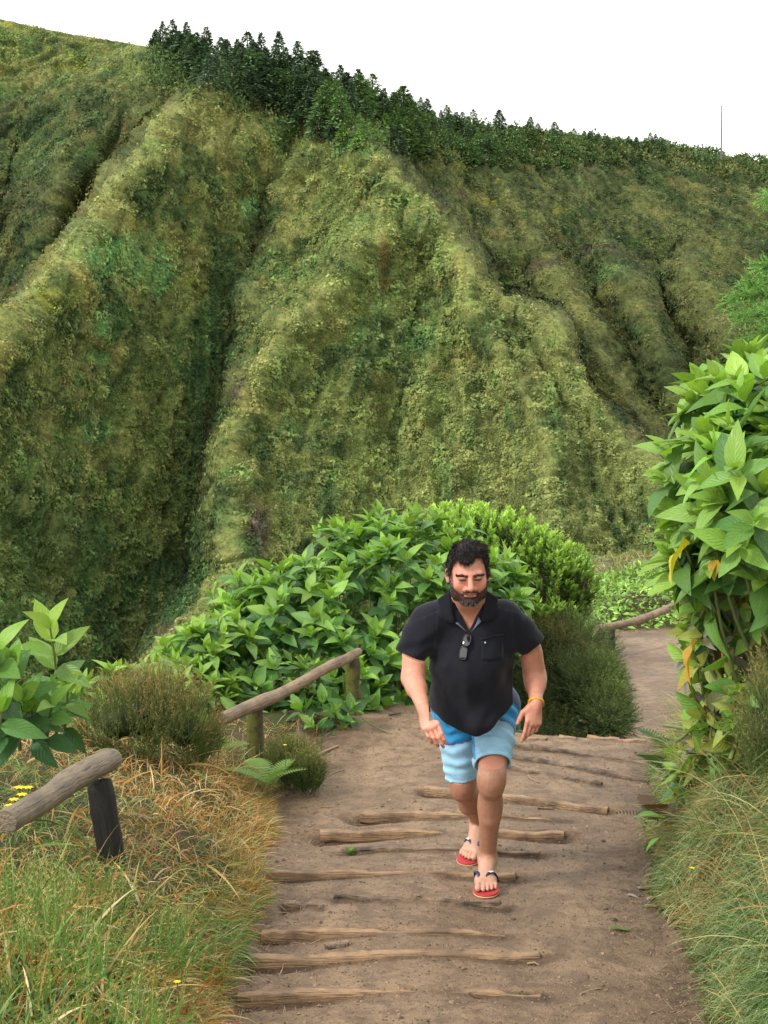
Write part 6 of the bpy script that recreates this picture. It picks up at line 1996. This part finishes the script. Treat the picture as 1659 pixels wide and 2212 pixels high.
def tint(mask, c_, k_=1.0):
    global col
    k = (np.clip(mask, 0, 1) * k_)[:, None]
    col = col * (1 - k) + np.array(c_) * k


low = bV[:, 2] < .56
tint(low * 1.0, (.36, .195, .120), .75)
nb3 = fbm(bV[:, 0] * 300, bV[:, 1] * 300, bV[:, 2] * 90, 2, 303)
tint(low * smooth(-.05, .4, nb3) * smooth(.12, .2, bV[:, 2]), (.20, .11, .075), .30)        # leg hair
tint((bV[:, 2] < .13) * 1.0, (.52, .31, .215), .8)
tint((bV[:, 2] < .075) * smooth(5.95, 5.87, bV[:, 1]), (.56, .27, .21), .5)
arm = ((bV[:, 0] < .20) | (bV[:, 0] > .545)) & (bV[:, 2] > .6)
tint(arm * smooth(.05, .4, nb2), (.36, .18, .12), .25)
kn = np.minimum(np.linalg.norm(bV - J['kneeL'], axis=1), np.linalg.norm(bV - J['kneeR'], axis=1))
tint(smooth(.085, .05, kn), (.47, .22, .16), .3)
hd = ishead * 1.0
tint(hd * np.exp(-((np.abs(lx) - .042) / .020) ** 2 - ((lz + .018) / .022) ** 2) * (ly > .03), (.56, .22, .155), .55)      # cheeks
tint(hd * np.exp(-(lx / .014) ** 2 - ((lz + .022) / .018) ** 2) * (ly > .09), (.60, .25, .19), .6)                          # nose
tint(hd * smooth(.03, .06, lz) * (ly > .03), (.58, .27, .17), .6)
tint(hd * (ly > .02), (.60, .245, .175), .45)
jaw = -.030 - .55 * np.maximum(0, .060 - np.abs(lx))                                     # beard line sweeps from the ear down to the chin
jawb = smooth(-.002, .012, (-.032 - .62 * np.clip(.064 - np.abs(lx), 0, .036) + .003 * nb1) - lz)
must = .9 * np.exp(-((lz + .0450) / .0052) ** 2) * smooth(.030, .024, np.abs(lx)) + .45 * np.exp(-((np.abs(lx) - .030) / .005) ** 2) * smooth(-.035, -.045, lz) * smooth(-.09, -.075, lz)
soul = np.exp(-(lx / .014) ** 2) * smooth(-.067, -.071, lz)
burn = 1.3 * smooth(.062, .070, np.abs(lx)) * smooth(.030, .012, lz) * (ly > .004)
beard = np.clip(jawb + .95 * must + soul + burn, 0, 1) * hd * (ly > -.01) * (lz > -.125) * smooth(.078, .070, np.abs(lx) * (lz > -.03))
lips = (.8 * np.exp(-((lz + .0520) / .0028) ** 2) + np.exp(-((lz + .0625) / .0046) ** 2)) * (np.abs(lx) < .0250) * (ly > .066)
beard = beard * (1 - np.clip(lips, 0, 1) * .95)
tint(beard, (.034, .024, .020), .88)
tint(beard * smooth(-.078, -.090, lz) * smooth(.045, .02, np.abs(lx)), (.13, .11, .10), .5)
tint(hd * lips, (.50, .22, .17), .85)
tint(hd * np.exp(-((lz + .0566 + 3.0 * lx ** 2) / .0018) ** 2) * (np.abs(lx) < .027) * (ly > .066), (.14, .05, .045), .9)
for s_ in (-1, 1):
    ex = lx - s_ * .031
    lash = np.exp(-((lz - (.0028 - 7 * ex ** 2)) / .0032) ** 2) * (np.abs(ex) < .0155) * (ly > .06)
    tint(hd * np.exp(-(ex / .017) ** 4 - ((lz - .0095) / .0105) ** 2) * (ly > .055), (.33, .155, .10), .65)  # brow shade over lid and socket painted into the skin colour
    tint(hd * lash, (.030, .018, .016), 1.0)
    tint(hd * np.exp(-((lz - .0165 + 5 * ex ** 2) / .0016) ** 2) * (np.abs(ex) < .014) * (ly > .06), (.25, .12, .09), .6)
    brow_z = .0228 + .004 * s_ * 0 - 7 * (ex + s_ * .002) ** 2 - .10 * s_ * ex * -1 * .6
    tint(hd * np.exp(-((lz - brow_z) / .0039) ** 2) * smooth(.024, .017, np.abs(ex)) * (ly > .055), (.085, .055, .045), .75)
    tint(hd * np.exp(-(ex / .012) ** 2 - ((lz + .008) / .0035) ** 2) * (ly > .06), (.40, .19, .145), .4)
    tint(hd * np.exp(-((lx - s_ * .0062) / .0035) ** 2 - ((lz + .0378) / .0025) ** 2) * (ly > .085), (.10, .04, .035), .8)
tint(hd * np.exp(-((lx - .008 - .25 * (lz - .03)) / .0016) ** 2) * smooth(.055, .045, lz) * smooth(.020, .026, lz) * (ly > .07), (.36, .16, .115), .8)     # frown lines
tint(hd * np.exp(-((lz - .046 - 4 * lx ** 2) / .0013) ** 2) * (np.abs(lx) < .020) * (ly > .07), (.40, .19, .135), .6)
scalp = hd * smooth(.062, .075, lz - .12 * ly * 0) * smooth(.095, .07, ly)
tint(np.maximum(hd * smooth(.085, .095, lz), hd * (ly < .0) * (np.abs(lx) < .075) * (lz > -.04)), (.03, .024, .022), .9)
# hand tone: redder knuckles
for q in (knR, knL):
    tint(smooth(.075, .02, np.linalg.norm(bV - q, axis=1)), (.56, .26, .19), .45)
vch = (np.abs(bV[:, 0] - vb[0]) < .06) & (bV[:, 2] < J['nbase'][2] + .03) & (bV[:, 2] > vb[2] - .02)
tint(vch * smooth(.05, .35, nb2), (.30, .17, .12), .45)

mb = np.array([.40, 6.1, gF(.42, 6.0)])
man = thing('person', mb, 'bearded dark-haired man in black polo shirt and blue shorts walking towards the camera', 'person')
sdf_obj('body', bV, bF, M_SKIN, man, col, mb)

# --- shirt object
sc = np.tile([.0110, .0118, .0180], (len(shV), 1)) * (1 + .25 * fbm(shV[:, 0] * 6, shV[:, 1] * 6, shV[:, 2] * 6, 3, 401))[:, None]
shx, shz = shV[:, 0], shV[:, 2]
seam = np.exp(-((shz - (J['shR'][2] + .052 - 1.1 * (shx - cx) ** 2)) / .0022) ** 2) * (np.abs(shx - cx) > .075)
arms_ = np.exp(-((np.abs(shx - cx) - .152 - .10 * np.maximum(0, 1.16 - shz)) / .0022) ** 2) * (shz > 1.03)
sc = sc * (1 + .9 * seam)[:, None] * (1 + .8 * arms_)[:, None]
shirt = sdf_obj('polo_shirt', shV, shF, M_SHIRT, man, sc, mb)
tris = shF.tolist()
bvh = BVHTree.FromPolygons([tuple(v) for v in shV.tolist()], tris)
CAMP = Vector((0, 0, CAMZ))


def on_shirt(x, y, lift=0.004, Yd=None):
    """point of the shirt front met by the sight line; the piece then sits on the cloth there"""
    d = Vector(P(x, y, 5.8)) - CAMP; d.normalize()
    h_, nrm_, i_, dist = bvh.ray_cast(CAMP, d)
    if h_ is None or dist > 6.6:
        return np.array(P(x, y, 5.86 if Yd is None else Yd)), np.array([0, -1, .1])
    nv = np.array(nrm_)
    if nv @ np.array(d) > 0: nv = -nv
    return np.array(h_) + nv * lift, nv


def sheet(name, rows, mat, parent, th=.003, base=None, col=None, sm=True):
    """thin solid sheet from rows of points"""
    g = np.array(rows); nu, nv = g.shape[:2]
    nn_ = np.cross(np.gradient(g, axis=0), np.gradient(g, axis=1)); nn_ /= np.linalg.norm(nn_, axis=2, keepdims=True) + 1e-9
    if nn_[..., 1].mean() > 0: nn_ = -nn_
    V = np.concatenate([(g + nn_ * th / 2).reshape(-1, 3), (g - nn_ * th / 2).reshape(-1, 3)])
    F = grid_faces(nu, nv); n0 = nu * nv
    rim = [i * nv for i in range(nu)] + [(nu - 1) * nv + j for j in range(1, nv)] + [i * nv + nv - 1 for i in range(nu - 2, -1, -1)] + [j for j in range(nv - 2, 0, -1)]
    R_ = [(rim[k], rim[(k + 1) % len(rim)], rim[(k + 1) % len(rim)] + n0, rim[k] + n0) for k in range(len(rim))]
    F = np.concatenate([F, F[:, ::-1] + n0, np.array(R_)])
    c = None if col is None else np.tile(col, (len(V), 1))
    me = mesh_np(name, V - (base if base is not None else 0), F, None, c, sm)
    return link(name, me, mat, parent)


# collar: one flap on each side, standing up round the neck and folded over
for s_, top_pts, bot_pts in ((-1, [(450.5, 590), (451.2, 600), (452.2, 611), (455.0, 623.5)], [(438.0, 599), (437.8, 607), (438.6, 615), (446.5, 622.5)]), (1, [(486.0, 590), (485.2, 600), (484.0, 610), (481.5, 622)], [(497.5, 598), (497.8, 606), (497.0, 614.5), (490.0, 620.5)])):
    rows = []
    for f in np.linspace(0, 1, 9):
        tp = np.array([np.interp(f, np.linspace(0, 1, 4), [q[k] for q in top_pts]) for k in (0, 1)])
        bp = np.array([np.interp(f, np.linspace(0, 1, 4), [q[k] for q in bot_pts]) for k in (0, 1)])
        row = []
        for g in np.linspace(0, 1, 6):
            x, y = tp * (1 - g) + bp * g
            q, nv_ = on_shirt(x, y, .007)
            yd = np.interp(f, [0, .35, 1], [5.855, 5.845, 5.835])
            lift = P(x, y, yd)
            w_ = (1 - g) ** 1.2
            yy2 = min(q[1] if np.isfinite(q[1]) else 9, yd + .012) * (1 - w_) + yd * w_
            row.append(P(x, y, min(yy2, q[1])))
        rows.append(row)
    sheet('collar', rows, M_SHIRT, man, .005, mb, [.0115, .0122, .0182])
# inner neck band and placket facing, grey-blue
M_GREY = mat_plain('placket_facing', (.13, .145, .19), .85, .1)
for s_, a_, b_, c_ in ((-1, (455.4, 623), (457.4, 622.0), (466.5, 631.5)), (1, (481.2, 621.5), (479.0, 616.5), (471.5, 631.5))):
    rows = []
    for f in np.linspace(0, 1, 6):
        x0, y0 = np.array(a_) * (1 - f) + np.array(c_) * f; x1, y1 = np.array(b_) * (1 - f) + np.array(c_) * f + np.array([-s_ * 1.0, 0]) * (1 - f)
        rows.append([P(x0, y0, 5.836), P((x0 + x1) / 2, (y0 + y1) / 2, 5.842), P(x1, y1, 5.850)])
    sheet('placket', rows, M_GREY, man, .002, mb)
# chest pocket with its edge and small button
rows = []
for f in np.linspace(0, 1, 9):
    x = 481 + 22 * f; yt = 639.3 - 5.0 * f; yb_ = 660 - 1.5 * f + 1.5 * math.sin(math.pi * f)
    rows.append([on_shirt(x, yt * (1 - g) + yb_ * g, .0012)[0] for g in np.linspace(0, 1, 8)])
sheet('pocket', rows, M_SHIRT, man, .0018, mb, [.0105, .0113, .0172])
rows = []
for f in np.linspace(0, 1, 9):
    x = 480 + 24 * f; yt = 638.6 - 5.3 * f + .5 * math.sin(f * 9)
    rows.append([on_shirt(x, yt + g, .0035)[0] for g in (0, .5, 1.0)])
sheet('pocket_welt', rows, M_SHIRT, man, .003, mb, [.019, .020, .027])
q, nv_ = on_shirt(484.4, 642.4, .007)
V, F = tube(np.array([q, q + nv_ * .0025]), .0035, 10)
link('button', from_vf('button', V - mb, F), mat_plain('button', (.55, .56, .58), .4, .5), man)

soV, soF = SO.mesh()
LIGHT, BLUE, NAVY, PURP = np.array([.33, .60, .82]), np.array([.030, .29, .62]), np.array([.035, .06, .14]), np.array([.13, .07, .22])
isl = soV[:, 0] > .378
tl_, tr_ = (soV - J['hipL']) @ uL, (soV - J['hipR']) @ uR
bL = float((P(504, 723, 6.03) - J['hipL']) @ uL); bRr = float((P(456, 745, 6.13) - J['hipR']) @ uR)
dlt = np.where(isl, tl_ - bL, tr_ - bRr + .10 * (soV[:, 0] - .30))
socol = np.where((dlt > 0)[:, None], LIGHT, BLUE)
socol = np.where((np.abs(dlt) < .0028)[:, None], PURP, socol)
wst = np.where(isl, tl_ < bL - .105, tr_ < bRr - .14)
socol = np.where(wst[:, None], NAVY, socol)
hemd = np.where(isl, (hemL - soV) @ nL, (hemR - soV) @ nR)
socol = socol * (1 - .25 * np.exp(-((hemd - .018) / .0022) ** 2))[:, None]
socol = socol * (1 + .06 * fbm(soV[:, 0] * 20, soV[:, 1] * 20, soV[:, 2] * 20, 3, 504))[:, None]
sdf_obj('shorts', soV, soF, M_SHORTS, man, socol, mb)

# --- hair: combed mass and loose strands
HG = SDF(HC - .16, HC + .19, .003)
HG.ell(H(0, -.016, .043), np.array([.0805, .098, .083]) * HS, HM, k=.01)
HG.ell(H(-.004, .038, .090), np.array([.058, .048, .038]) * HS, HM, k=.02)
HG.ell(H(-.013, .074, .072), np.array([.028, .016, .018]) * HS, HM, k=.012)
HG.ell(H(.012, .010, .112), np.array([.050, .055, .016]) * HS, HM, k=.02)
for s_ in (-1, 1): HG.ell(H(s_ * .0715, .010, .030), np.array([.0095, .030, .046]) * HS, HM, k=.01)
p3 = HG.pts(); ll = ((p3 - HC.astype(np.float32)) @ HM.astype(np.float32)) / HS
lx3, ly3, lz3 = ll[..., 0], ll[..., 1], ll[..., 2]
hl = np.interp(lx3, [-.070, -.058, -.050, -.040, -.026, -.010, .004, .020, .036, .048, .056, .064], [.030, .060, .092, .084, .068, .060, .068, .084, .094, .092, .066, .020])
face_cut = np.minimum(ly3 - (.030 + .0 * lz3), hl - lz3)
ear_cut = np.minimum(np.minimum(.004 - lz3, ly3 + .085), .5)
burn_keep = (ly3 > .010) & (ly3 < .036) & (lz3 > -.030)
ear_cut = np.where(burn_keep, -1, ear_cut)
HG.D = np.maximum(np.maximum(HG.D, face_cut), ear_cut).astype(np.float32)
HG.D = np.maximum(HG.D, -.060 - lz3).astype(np.float32)
HG.D += (.0035 * fbm(lx3 * 60, ly3 * 22, lz3 * 40, 3, 601) + .0085 * fbm((lx3 + .5 * ly3) * 34, ly3 * 12, lz3 * 20, 2, 602)).astype(np.float32)
hV, hF = HG.mesh(0.0)
hrng = np.random.default_rng(9)
hc = np.tile([.017, .0135, .0125], (len(hV), 1)) * hrng.uniform(.7, 1.3, (len(hV), 1))
hair = sdf_obj('hair', hV, hF, M_HAIR, man, hc, mb)
hl_ = ((hV - HC) @ HM) / HS
cand = np.flatnonzero((hl_[:, 2] > .0))
idx = hrng.choice(cand, 5200)
rl = hl_[idx]
nl_ = rl - np.array([0, -.01, .03]); nl_ /= np.linalg.norm(nl_, axis=1, keepdims=True)
tang = np.stack([.35 * np.sign(rl[:, 0]) * (np.abs(rl[:, 0]) > .03) + .3 * (rl[:, 2] > .08), .85 * (rl[:, 2] > .05) + .1, -.65 * (rl[:, 2] < .10) - .1], -1) + hrng.normal(0, .35, (len(rl), 3))
dl_ = nl_ * np.where(rl[:, 2] > .11, .75, .35)[:, None] + tang * .8
V, F, C = ribbons(hV[idx], dl_ @ HM.T, hrng.uniform(.012, .036, len(idx)) * np.where(rl[:, 2] > .10, 1.3, .7), np.full(len(idx), .0021), hrng.uniform(.2, 1.3, len(idx)), np.array([[.016, .0115, .0100]]) * hrng.uniform(.5, 2.0, (len(idx), 1)), 3)
link('strands', mesh_np('strands', V - mb, F, None, C), M_HAIR, hair, kind='stuff')
# beard and brows
cand = np.flatnonzero(beard > .45)
idx = hrng.choice(cand, 3600)
nrm = loc_[idx] - np.array([0, .01, -.03]); nrm /= np.linalg.norm(nrm, axis=1, keepdims=True)
dB = nrm * .55 + np.array([0, .1, -.8]) + hrng.normal(0, .3, nrm.shape)
gr_ = smooth(-.074, -.092, loc_[idx, 2]) * smooth(.05, .02, np.abs(loc_[idx, 0] + .006)) * (hrng.uniform(0, 1, len(idx)) < .22)
cB = (np.array([.028, .019, .016]) * (1 - gr_[:, None]) + np.array([.22, .195, .18]) * gr_[:, None]) * hrng.uniform(.5, 1.6, (len(idx), 1))
V, F, C = ribbons(bV[idx], dB @ HM.T, hrng.uniform(.003, .008, len(idx)) * (1 + 1.0 * smooth(-.08, -.1, loc_[idx, 2])), np.full(len(idx), .0017), hrng.uniform(.2, .9, len(idx)), cB, 2)
link('beard', mesh_np('beard', V - mb, F, None, C), M_HAIR, man, kind='stuff')
for s_ in (-1, 1):
    ex = loc_[:, 0] - s_ * .031
    bz = .0228 - 6 * (ex + s_ * .002) ** 2 + .06 * s_ * ex
    cand = np.flatnonzero((np.abs(loc_[:, 2] - bz) < .0050) & (np.abs(ex) < .021) & (loc_[:, 1] > .05) & ishead)
    if len(cand) == 0: continue
    idx = hrng.choice(cand, 240)
    d_ = np.stack([np.full(240, s_ * .9), np.full(240, .35), np.full(240, .12)], -1) + hrng.normal(0, .2, (240, 3))
    V, F, C = ribbons(bV[idx], d_ @ HM.T, hrng.uniform(.005, .010, 240), np.full(240, .0016), np.full(240, .4), np.array([[.032, .022, .019]]) * hrng.uniform(.6, 1.5, (240, 1)), 2)
    link('eyebrow', mesh_np('eyebrow', V - mb, F, None, C), M_HAIR, man, kind='stuff')
# the slits of the lowered eyes
M_EYE = mat_plain('eye', (.025, .017, .015), .5, .2)
for s_ in (-1, 1):
    rows = []
    for f in np.linspace(-1, 1, 9):
        zz2 = .0030 - .0030 * f * f
        rows.append([H(s_ * .031 + .0135 * f, .0925 - .0058 * f * f + (-.0035 if f * s_ > 0 else 0) * abs(f), zz2 + w_) for w_ in (.0011 * (1 - f * f), -.0013 * (1 - f * f))])
    sheet('eye', rows, M_EYE, man, .001, mb)

# --- flip-flops
M_RED = mat_plain('red_rubber', (.40, .028, .035), .55, .35, .2); M_PINK = mat_plain('worn_red_rubber', (.62, .085, .11), .6, .3, .2)
M_TAN = mat_plain('tan_midsole', (.60, .40, .22), .7, .2); M_NAVY = mat_plain('navy_rubber', (.015, .022, .075), .35, .5); M_WHT = mat_plain('white_rubber', (.75, .76, .78), .4, .4)
outline = [(-.012, .0), (-.008, .024), (.02, .036), (.07, .036), (.12, .038), (.17, .050), (.215, .055), (.250, .048), (.272, .030), (.280, .006), (.274, -.022), (.255, -.042), (.215, -.054), (.17, -.052), (.12, -.042), (.07, -.036), (.02, -.034), (-.008, -.022)]


def flipflop(f, label, whiteside):
    root_ = f(.12, 0, -.012)
    t = link('flip_flop', None, None, man, label)
    t.location = [float(v) for v in (root_ - mb)]
    for nm, z0, z1, mt, gro in (('insole', -.0065, -.0005, M_RED, 1.0), ('midsole', -.0115, -.0067, M_TAN, 1.015), ('outsole', -.0235, -.0117, M_RED, 1.0)):
        n = len(outline)
        # fine ring
        oc = np.array(outline + outline[:1]); tt2 = np.linspace(0, n, 73)[:-1]
        o2 = np.stack([np.interp(tt2, np.arange(n + 1), oc[:, k]) for k in (0, 1)], -1)
        for _ in range(3): o2 = (np.roll(o2, 1, 0) + 2 * o2 + np.roll(o2, -1, 0)) / 4
        c0 = o2.mean(0)
        V = [f(*( (q - c0) * gro + c0), z0) for q in o2] + [f(*((q - c0) * gro + c0), z1) for q in o2] + [f(*((q - c0) * (gro - .06) + c0), z1 + .0015) for q in o2] + [f(*c0, z1 + .001), f(*c0, z0)]
        m = len(o2); F = []
        for k in range(m):
            k2 = (k + 1) % m
            F += [(k, k2, k2 + m, k + m), (k + m, k2 + m, k2 + 2 * m, k + 2 * m), (k + 2 * m, k2 + 2 * m, 3 * m, 3 * m), (k2, k, 3 * m + 1, 3 * m + 1)]
        link(nm, from_vf(nm, np.array(V) - root_, np.array(F)), mt, t)
    post = (.192, .0235, .0)
    for sd2, ex_ in ((1, .047), (-1, -.047)):
        A_, B_ = np.array(post), np.array([.105, ex_, -.002])
        rows = []
        for g in np.linspace(0, 1, 14):
            q = A_ * (1 - g) + B_ * g
            hgt_ = .030 * (1 - (2 * g - .75) ** 2 * .62) if g < .97 else .004
            hgt_ = np.interp(g, [0, .12, .35, .6, .85, 1], [.026, .038, .056, .052, .026, -.002])
            w_ = np.interp(g, [0, .2, .6, 1], [.0035, .006, .009, .007])
            dirv = np.array([-(B_ - A_)[1], (B_ - A_)[0]]); dirv /= np.linalg.norm(dirv)
            q[1] += ex_ * .16 * math.sin(math.pi * g)
            rows.append([f(q[0] + dirv[0] * w_ * s3, q[1] + dirv[1] * w_ * s3, hgt_ - .003 * abs(s3)) for s3 in (-1, 0, 1)])
        sheet('strap', rows, M_NAVY, t, .0045, root_)
        if sd2 == whiteside:
            sheet('strap_badge', [[r[0] * .85 + r[1] * .15 + np.array([0, -.003, .004]), r[1] + np.array([0, -.003, .004]), r[2] * .85 + r[1] * .15 + np.array([0, -.003, .004])] for r in rows[5:10]], M_WHT, t, .002, root_)
    V, F = tube(np.array([f(.192, .0235, -.002), f(.190, .0235, .015), f(.190, .0235, .027)]), .0035, 8)
    link('toe_post', from_vf('toe_post', V - root_, F), M_NAVY, t)
    return t


flipflop(fL, 'front red flip-flop', -1)
flipflop(fR, 'rear red flip-flop, heel lifted', -1)

# --- wrist band, ring
w0 = J['wrL'] * 1.0
ad = (J['wrL'] - J['elL']) / np.linalg.norm(J['wrL'] - J['elL'])
cb = J['wrL'] - ad * .006
u1 = np.cross(ad, [0, 0, 1.]); u1 /= np.linalg.norm(u1); u2 = np.cross(ad, u1)
V, F = [], []
na, nc = 48, 8
for i in range(na):
    a = i / na * 2 * np.pi
    rr = np.cos(a) * u1 + np.sin(a) * u2
    face = max(0.0, rr @ np.array([-.2, -.95, .1])) ** 8
    ctr = cb + rr * .0312
    for j in range(nc):
        b = j / nc * 2 * np.pi
        V.append(ctr + rr * math.cos(b) * (.0022 + .002 * face) + ad * math.sin(b) * (.0068 + .007 * face))
for i in range(na):
    for j in range(nc):
        F.append((i * nc + j, ((i + 1) % na) * nc + j, ((i + 1) % na) * nc + (j + 1) % nc, i * nc + (j + 1) % nc))
link('wrist_band', from_vf('wrist_band', np.array(V) - mb, np.array(F)), mat_plain('orange_silicone', (.80, .33, .005), .4, .4, .05), man)
rg = (knR * .45 + tipsR[2] * .55)
dring = (tipsR[2] - knR); dring /= np.linalg.norm(dring)
a1_ = np.cross(dring, [0, 1., 0]); a1_ /= np.linalg.norm(a1_); a2_ = np.cross(dring, a1_)
kn2 = J['wrR'] + (knR - J['wrR']) * 1.0
V, F = [], []
rc = (knR + RR_[:, 1] * -.0105 * 1.04) + dring * .030
for i in range(20):
    a = i / 20 * 2 * np.pi; rr = np.cos(a) * a1_ + np.sin(a) * a2_
    for j in range(6):
        b = j / 6 * 2 * np.pi; V.append(rc + rr * (.0098 + .0012 * math.cos(b)) + dring * .0022 * math.sin(b))
for i in range(20):
    for j in range(6): F.append((i * 6 + j, ((i + 1) % 20) * 6 + j, ((i + 1) % 20) * 6 + (j + 1) % 6, i * 6 + (j + 1) % 6))
ms, n_, l_ = new_mat('silver'); finish(n_, l_, (.75, .75, .76), .25, .5, metallic=1.0)
link('ring', from_vf('ring', np.array(V) - mb, np.array(F)), ms, man)

# --- sunglasses hooked in the placket (lie on the shirt: a thing of their own)
q0, nv0 = on_shirt(466.5, 647, .012)
nv0 = nv0 / np.linalg.norm(nv0); up0 = np.array([.10, 0, 1.]); up0 -= nv0 * (up0 @ nv0); up0 /= np.linalg.norm(up0); sd0 = np.cross(up0, nv0)
sg = thing('sunglasses', q0, 'black sunglasses hanging folded from the V of the polo shirt', 'sunglasses')
m_lens, n_, l_ = new_mat('mirror_lens'); finish(n_, l_, (.012, .013, .016), .04, 1.0)
m_frame = mat_plain('black_plastic', (.008, .008, .009), .3, .5)
for k, (cz, w_, h__) in enumerate([(.026, .0150, .0255), (-.027, .0155, .0255)]):
    c0 = q0 + up0 * cz + sd0 * (-.0005 - .006 * k)
    tilt = (.30 if k == 0 else -.10)
    nn0 = nv0 * math.cos(tilt) + up0 * math.sin(tilt); uu0 = np.cross(nn0, sd0) * -1
    uu0 = uu0 * np.sign(uu0 @ up0)
    ring, inner = [], []
    V, F = [], []
    m = 32
    for i in range(m):
        a = i / m * 2 * np.pi
        sx = np.sign(math.cos(a)) * abs(math.cos(a)) ** .62; sz_ = np.sign(math.sin(a)) * abs(math.sin(a)) ** .62
        V.append(c0 + sd0 * sx * w_ + uu0 * sz_ * h__)
    pts_ = np.array(V)
    Vt, Ft = tube(np.concatenate([pts_, pts_[:2]]), .0024, 6, False)
    fr = link('frame', from_vf('frame', Vt - q0, Ft), m_frame, sg)
    Vl = np.concatenate([pts_ , [c0 + nn0 * .004]]); Fl = [(i, (i + 1) % m, m, m) for i in range(m)]
    link('lens', from_vf('lens', Vl - q0, np.array(Fl)), m_lens, sg)
V, F = tube(np.array([q0 + up0 * .052 + sd0 * .010 + nv0 * .004, q0 + up0 * .056 - nv0 * .002, q0 + up0 * .05 - nv0 * .012 - sd0 * .004]), .0024, 6)
link('temple', from_vf('temple', V - q0, F), m_frame, sg)
V, F = tube(np.array([q0 + up0 * .004 - sd0 * .002 + nv0 * .002, q0 - up0 * .004 - sd0 * .004 + nv0 * .002]), .003, 6)
link('bridge', from_vf('bridge', V - q0, F), m_frame, sg)

# ------------------------------------------------------------------ second walker, almost hidden by the right-hand bush
gx0, gy0 = 3.04, 13.1
g0 = float(path_z(gx0, gy0)); o_ = np.array([gx0, gy0, g0])
B2 = SDF(o_ - [.40, .35, .03], o_ + [.40, .35, 1.85], .013)
for s_ in (-1, 1):
    B2.cap(o_ + [s_ * .09, s_ * .10, .07], o_ + [s_ * .095, s_ * .06, .48], .040, .052, k=.02)
    B2.cap(o_ + [s_ * .095, s_ * .06, .48], o_ + [s_ * .09, 0, .90], .055, .080, k=.03)
    B2.cap(o_ + [s_ * .09, s_ * .10 + .04, .035], o_ + [s_ * .10, s_ * .10 - .15, .03], .036, .030, k=.02)
    B2.cap(o_ + [s_ * .19, 0, 1.42], o_ + [s_ * .25, .02, 1.14], .048, .040, k=.02)
    B2.cap(o_ + [s_ * .25, .02, 1.14], o_ + [s_ * .25, -.10, .92], .040, .028, k=.02)
    B2.ell(o_ + [s_ * .25, -.13, .86], (.028, .03, .05), k=.02)
    for q4 in range(4): B2.cap(o_ + [s_ * .25, -.145 + q4 * .016, .83], o_ + [s_ * .245, -.155 + q4 * .018, .765], .009, .008, k=.004)
B2.cap(o_ + [0, 0, .95], o_ + [0, 0, 1.38], .13, .135, k=.05)
B2.cap(o_ + [0, 0, 1.40], o_ + [0, -.01, 1.56], .055, .052, k=.04)
B2.ell(o_ + [0, -.015, 1.66], (.075, .092, .110), k=.03)
B2.ell(o_ + [0, -.11, 1.645], (.012, .016, .018), k=.01)
V, F = B2.mesh()
p2nd = thing('person', o_, 'second walker in a red top and blue-grey shorts, almost hidden behind the spotted bush', 'person')
sdf_obj('body', V, F, M_SKIN, p2nd, np.tile(SK * .9, (len(V), 1)), o_)
T2 = SDF(o_ - [.45, .40, -.40], o_ + [.45, .40, 1.55], .011)
T2.cap(o_ + [0, 0, 1.0], o_ + [0, 0, 1.36], .155, .150, k=.05); T2.cap(o_ + [-.16, 0, 1.42], o_ + [.16, 0, 1.42], .07, .07, k=.05)
for s_ in (-1, 1): T2.cap(o_ + [s_ * .19, 0, 1.41], o_ + [s_ * .24, .01, 1.22], .068, .062, k=.03)
pz = T2.pts()[..., 2]; T2.D = np.maximum(T2.D, (g0 + .80) - pz).astype(np.float32)
V, F = T2.mesh(); sdf_obj('t_shirt', V, F, M_SHIRT, p2nd, np.tile([.55, .02, .025], (len(V), 1)), o_)
T3 = SDF(o_ - [.45, .40, -.40], o_ + [.45, .40, 1.10], .011)
T3.ell(o_ + [0, 0, .90], (.165, .13, .12), k=.04)
for s_ in (-1, 1): T3.cap(o_ + [s_ * .09, 0, .86], o_ + [s_ * .10, s_ * .05, .52], .095, .085, k=.03)
pz = T3.pts()[..., 2]; T3.D = np.maximum(T3.D, (g0 + .50) - pz).astype(np.float32)
V, F = T3.mesh()
ck = np.array([.16, .24, .40]) * (1 + .35 * np.sign(np.sin(V[:, 0:1] * 160)) * .5 + .35 * np.sign(np.sin(V[:, 2:3] * 160)) * .5)
sdf_obj('shorts', V, F, M_SHORTS, p2nd, ck, o_)
V, F = T3, None
hh2 = SDF(o_ + [-.12, -.14, 1.5], o_ + [.12, .14, 1.85], .008)
hh2.ell(o_ + [0, 0, 1.70], (.083, .100, .095)); q5 = hh2.pts() - o_.astype(np.float32)
hh2.D = np.maximum(hh2.D, np.minimum(-q5[..., 1] - .03, 1.70 - q5[..., 2])).astype(np.float32)
V, F = hh2.mesh(); sdf_obj('hair', V, F, M_HAIR, p2nd, np.tile([.06, .04, .025], (len(V), 1)), o_)
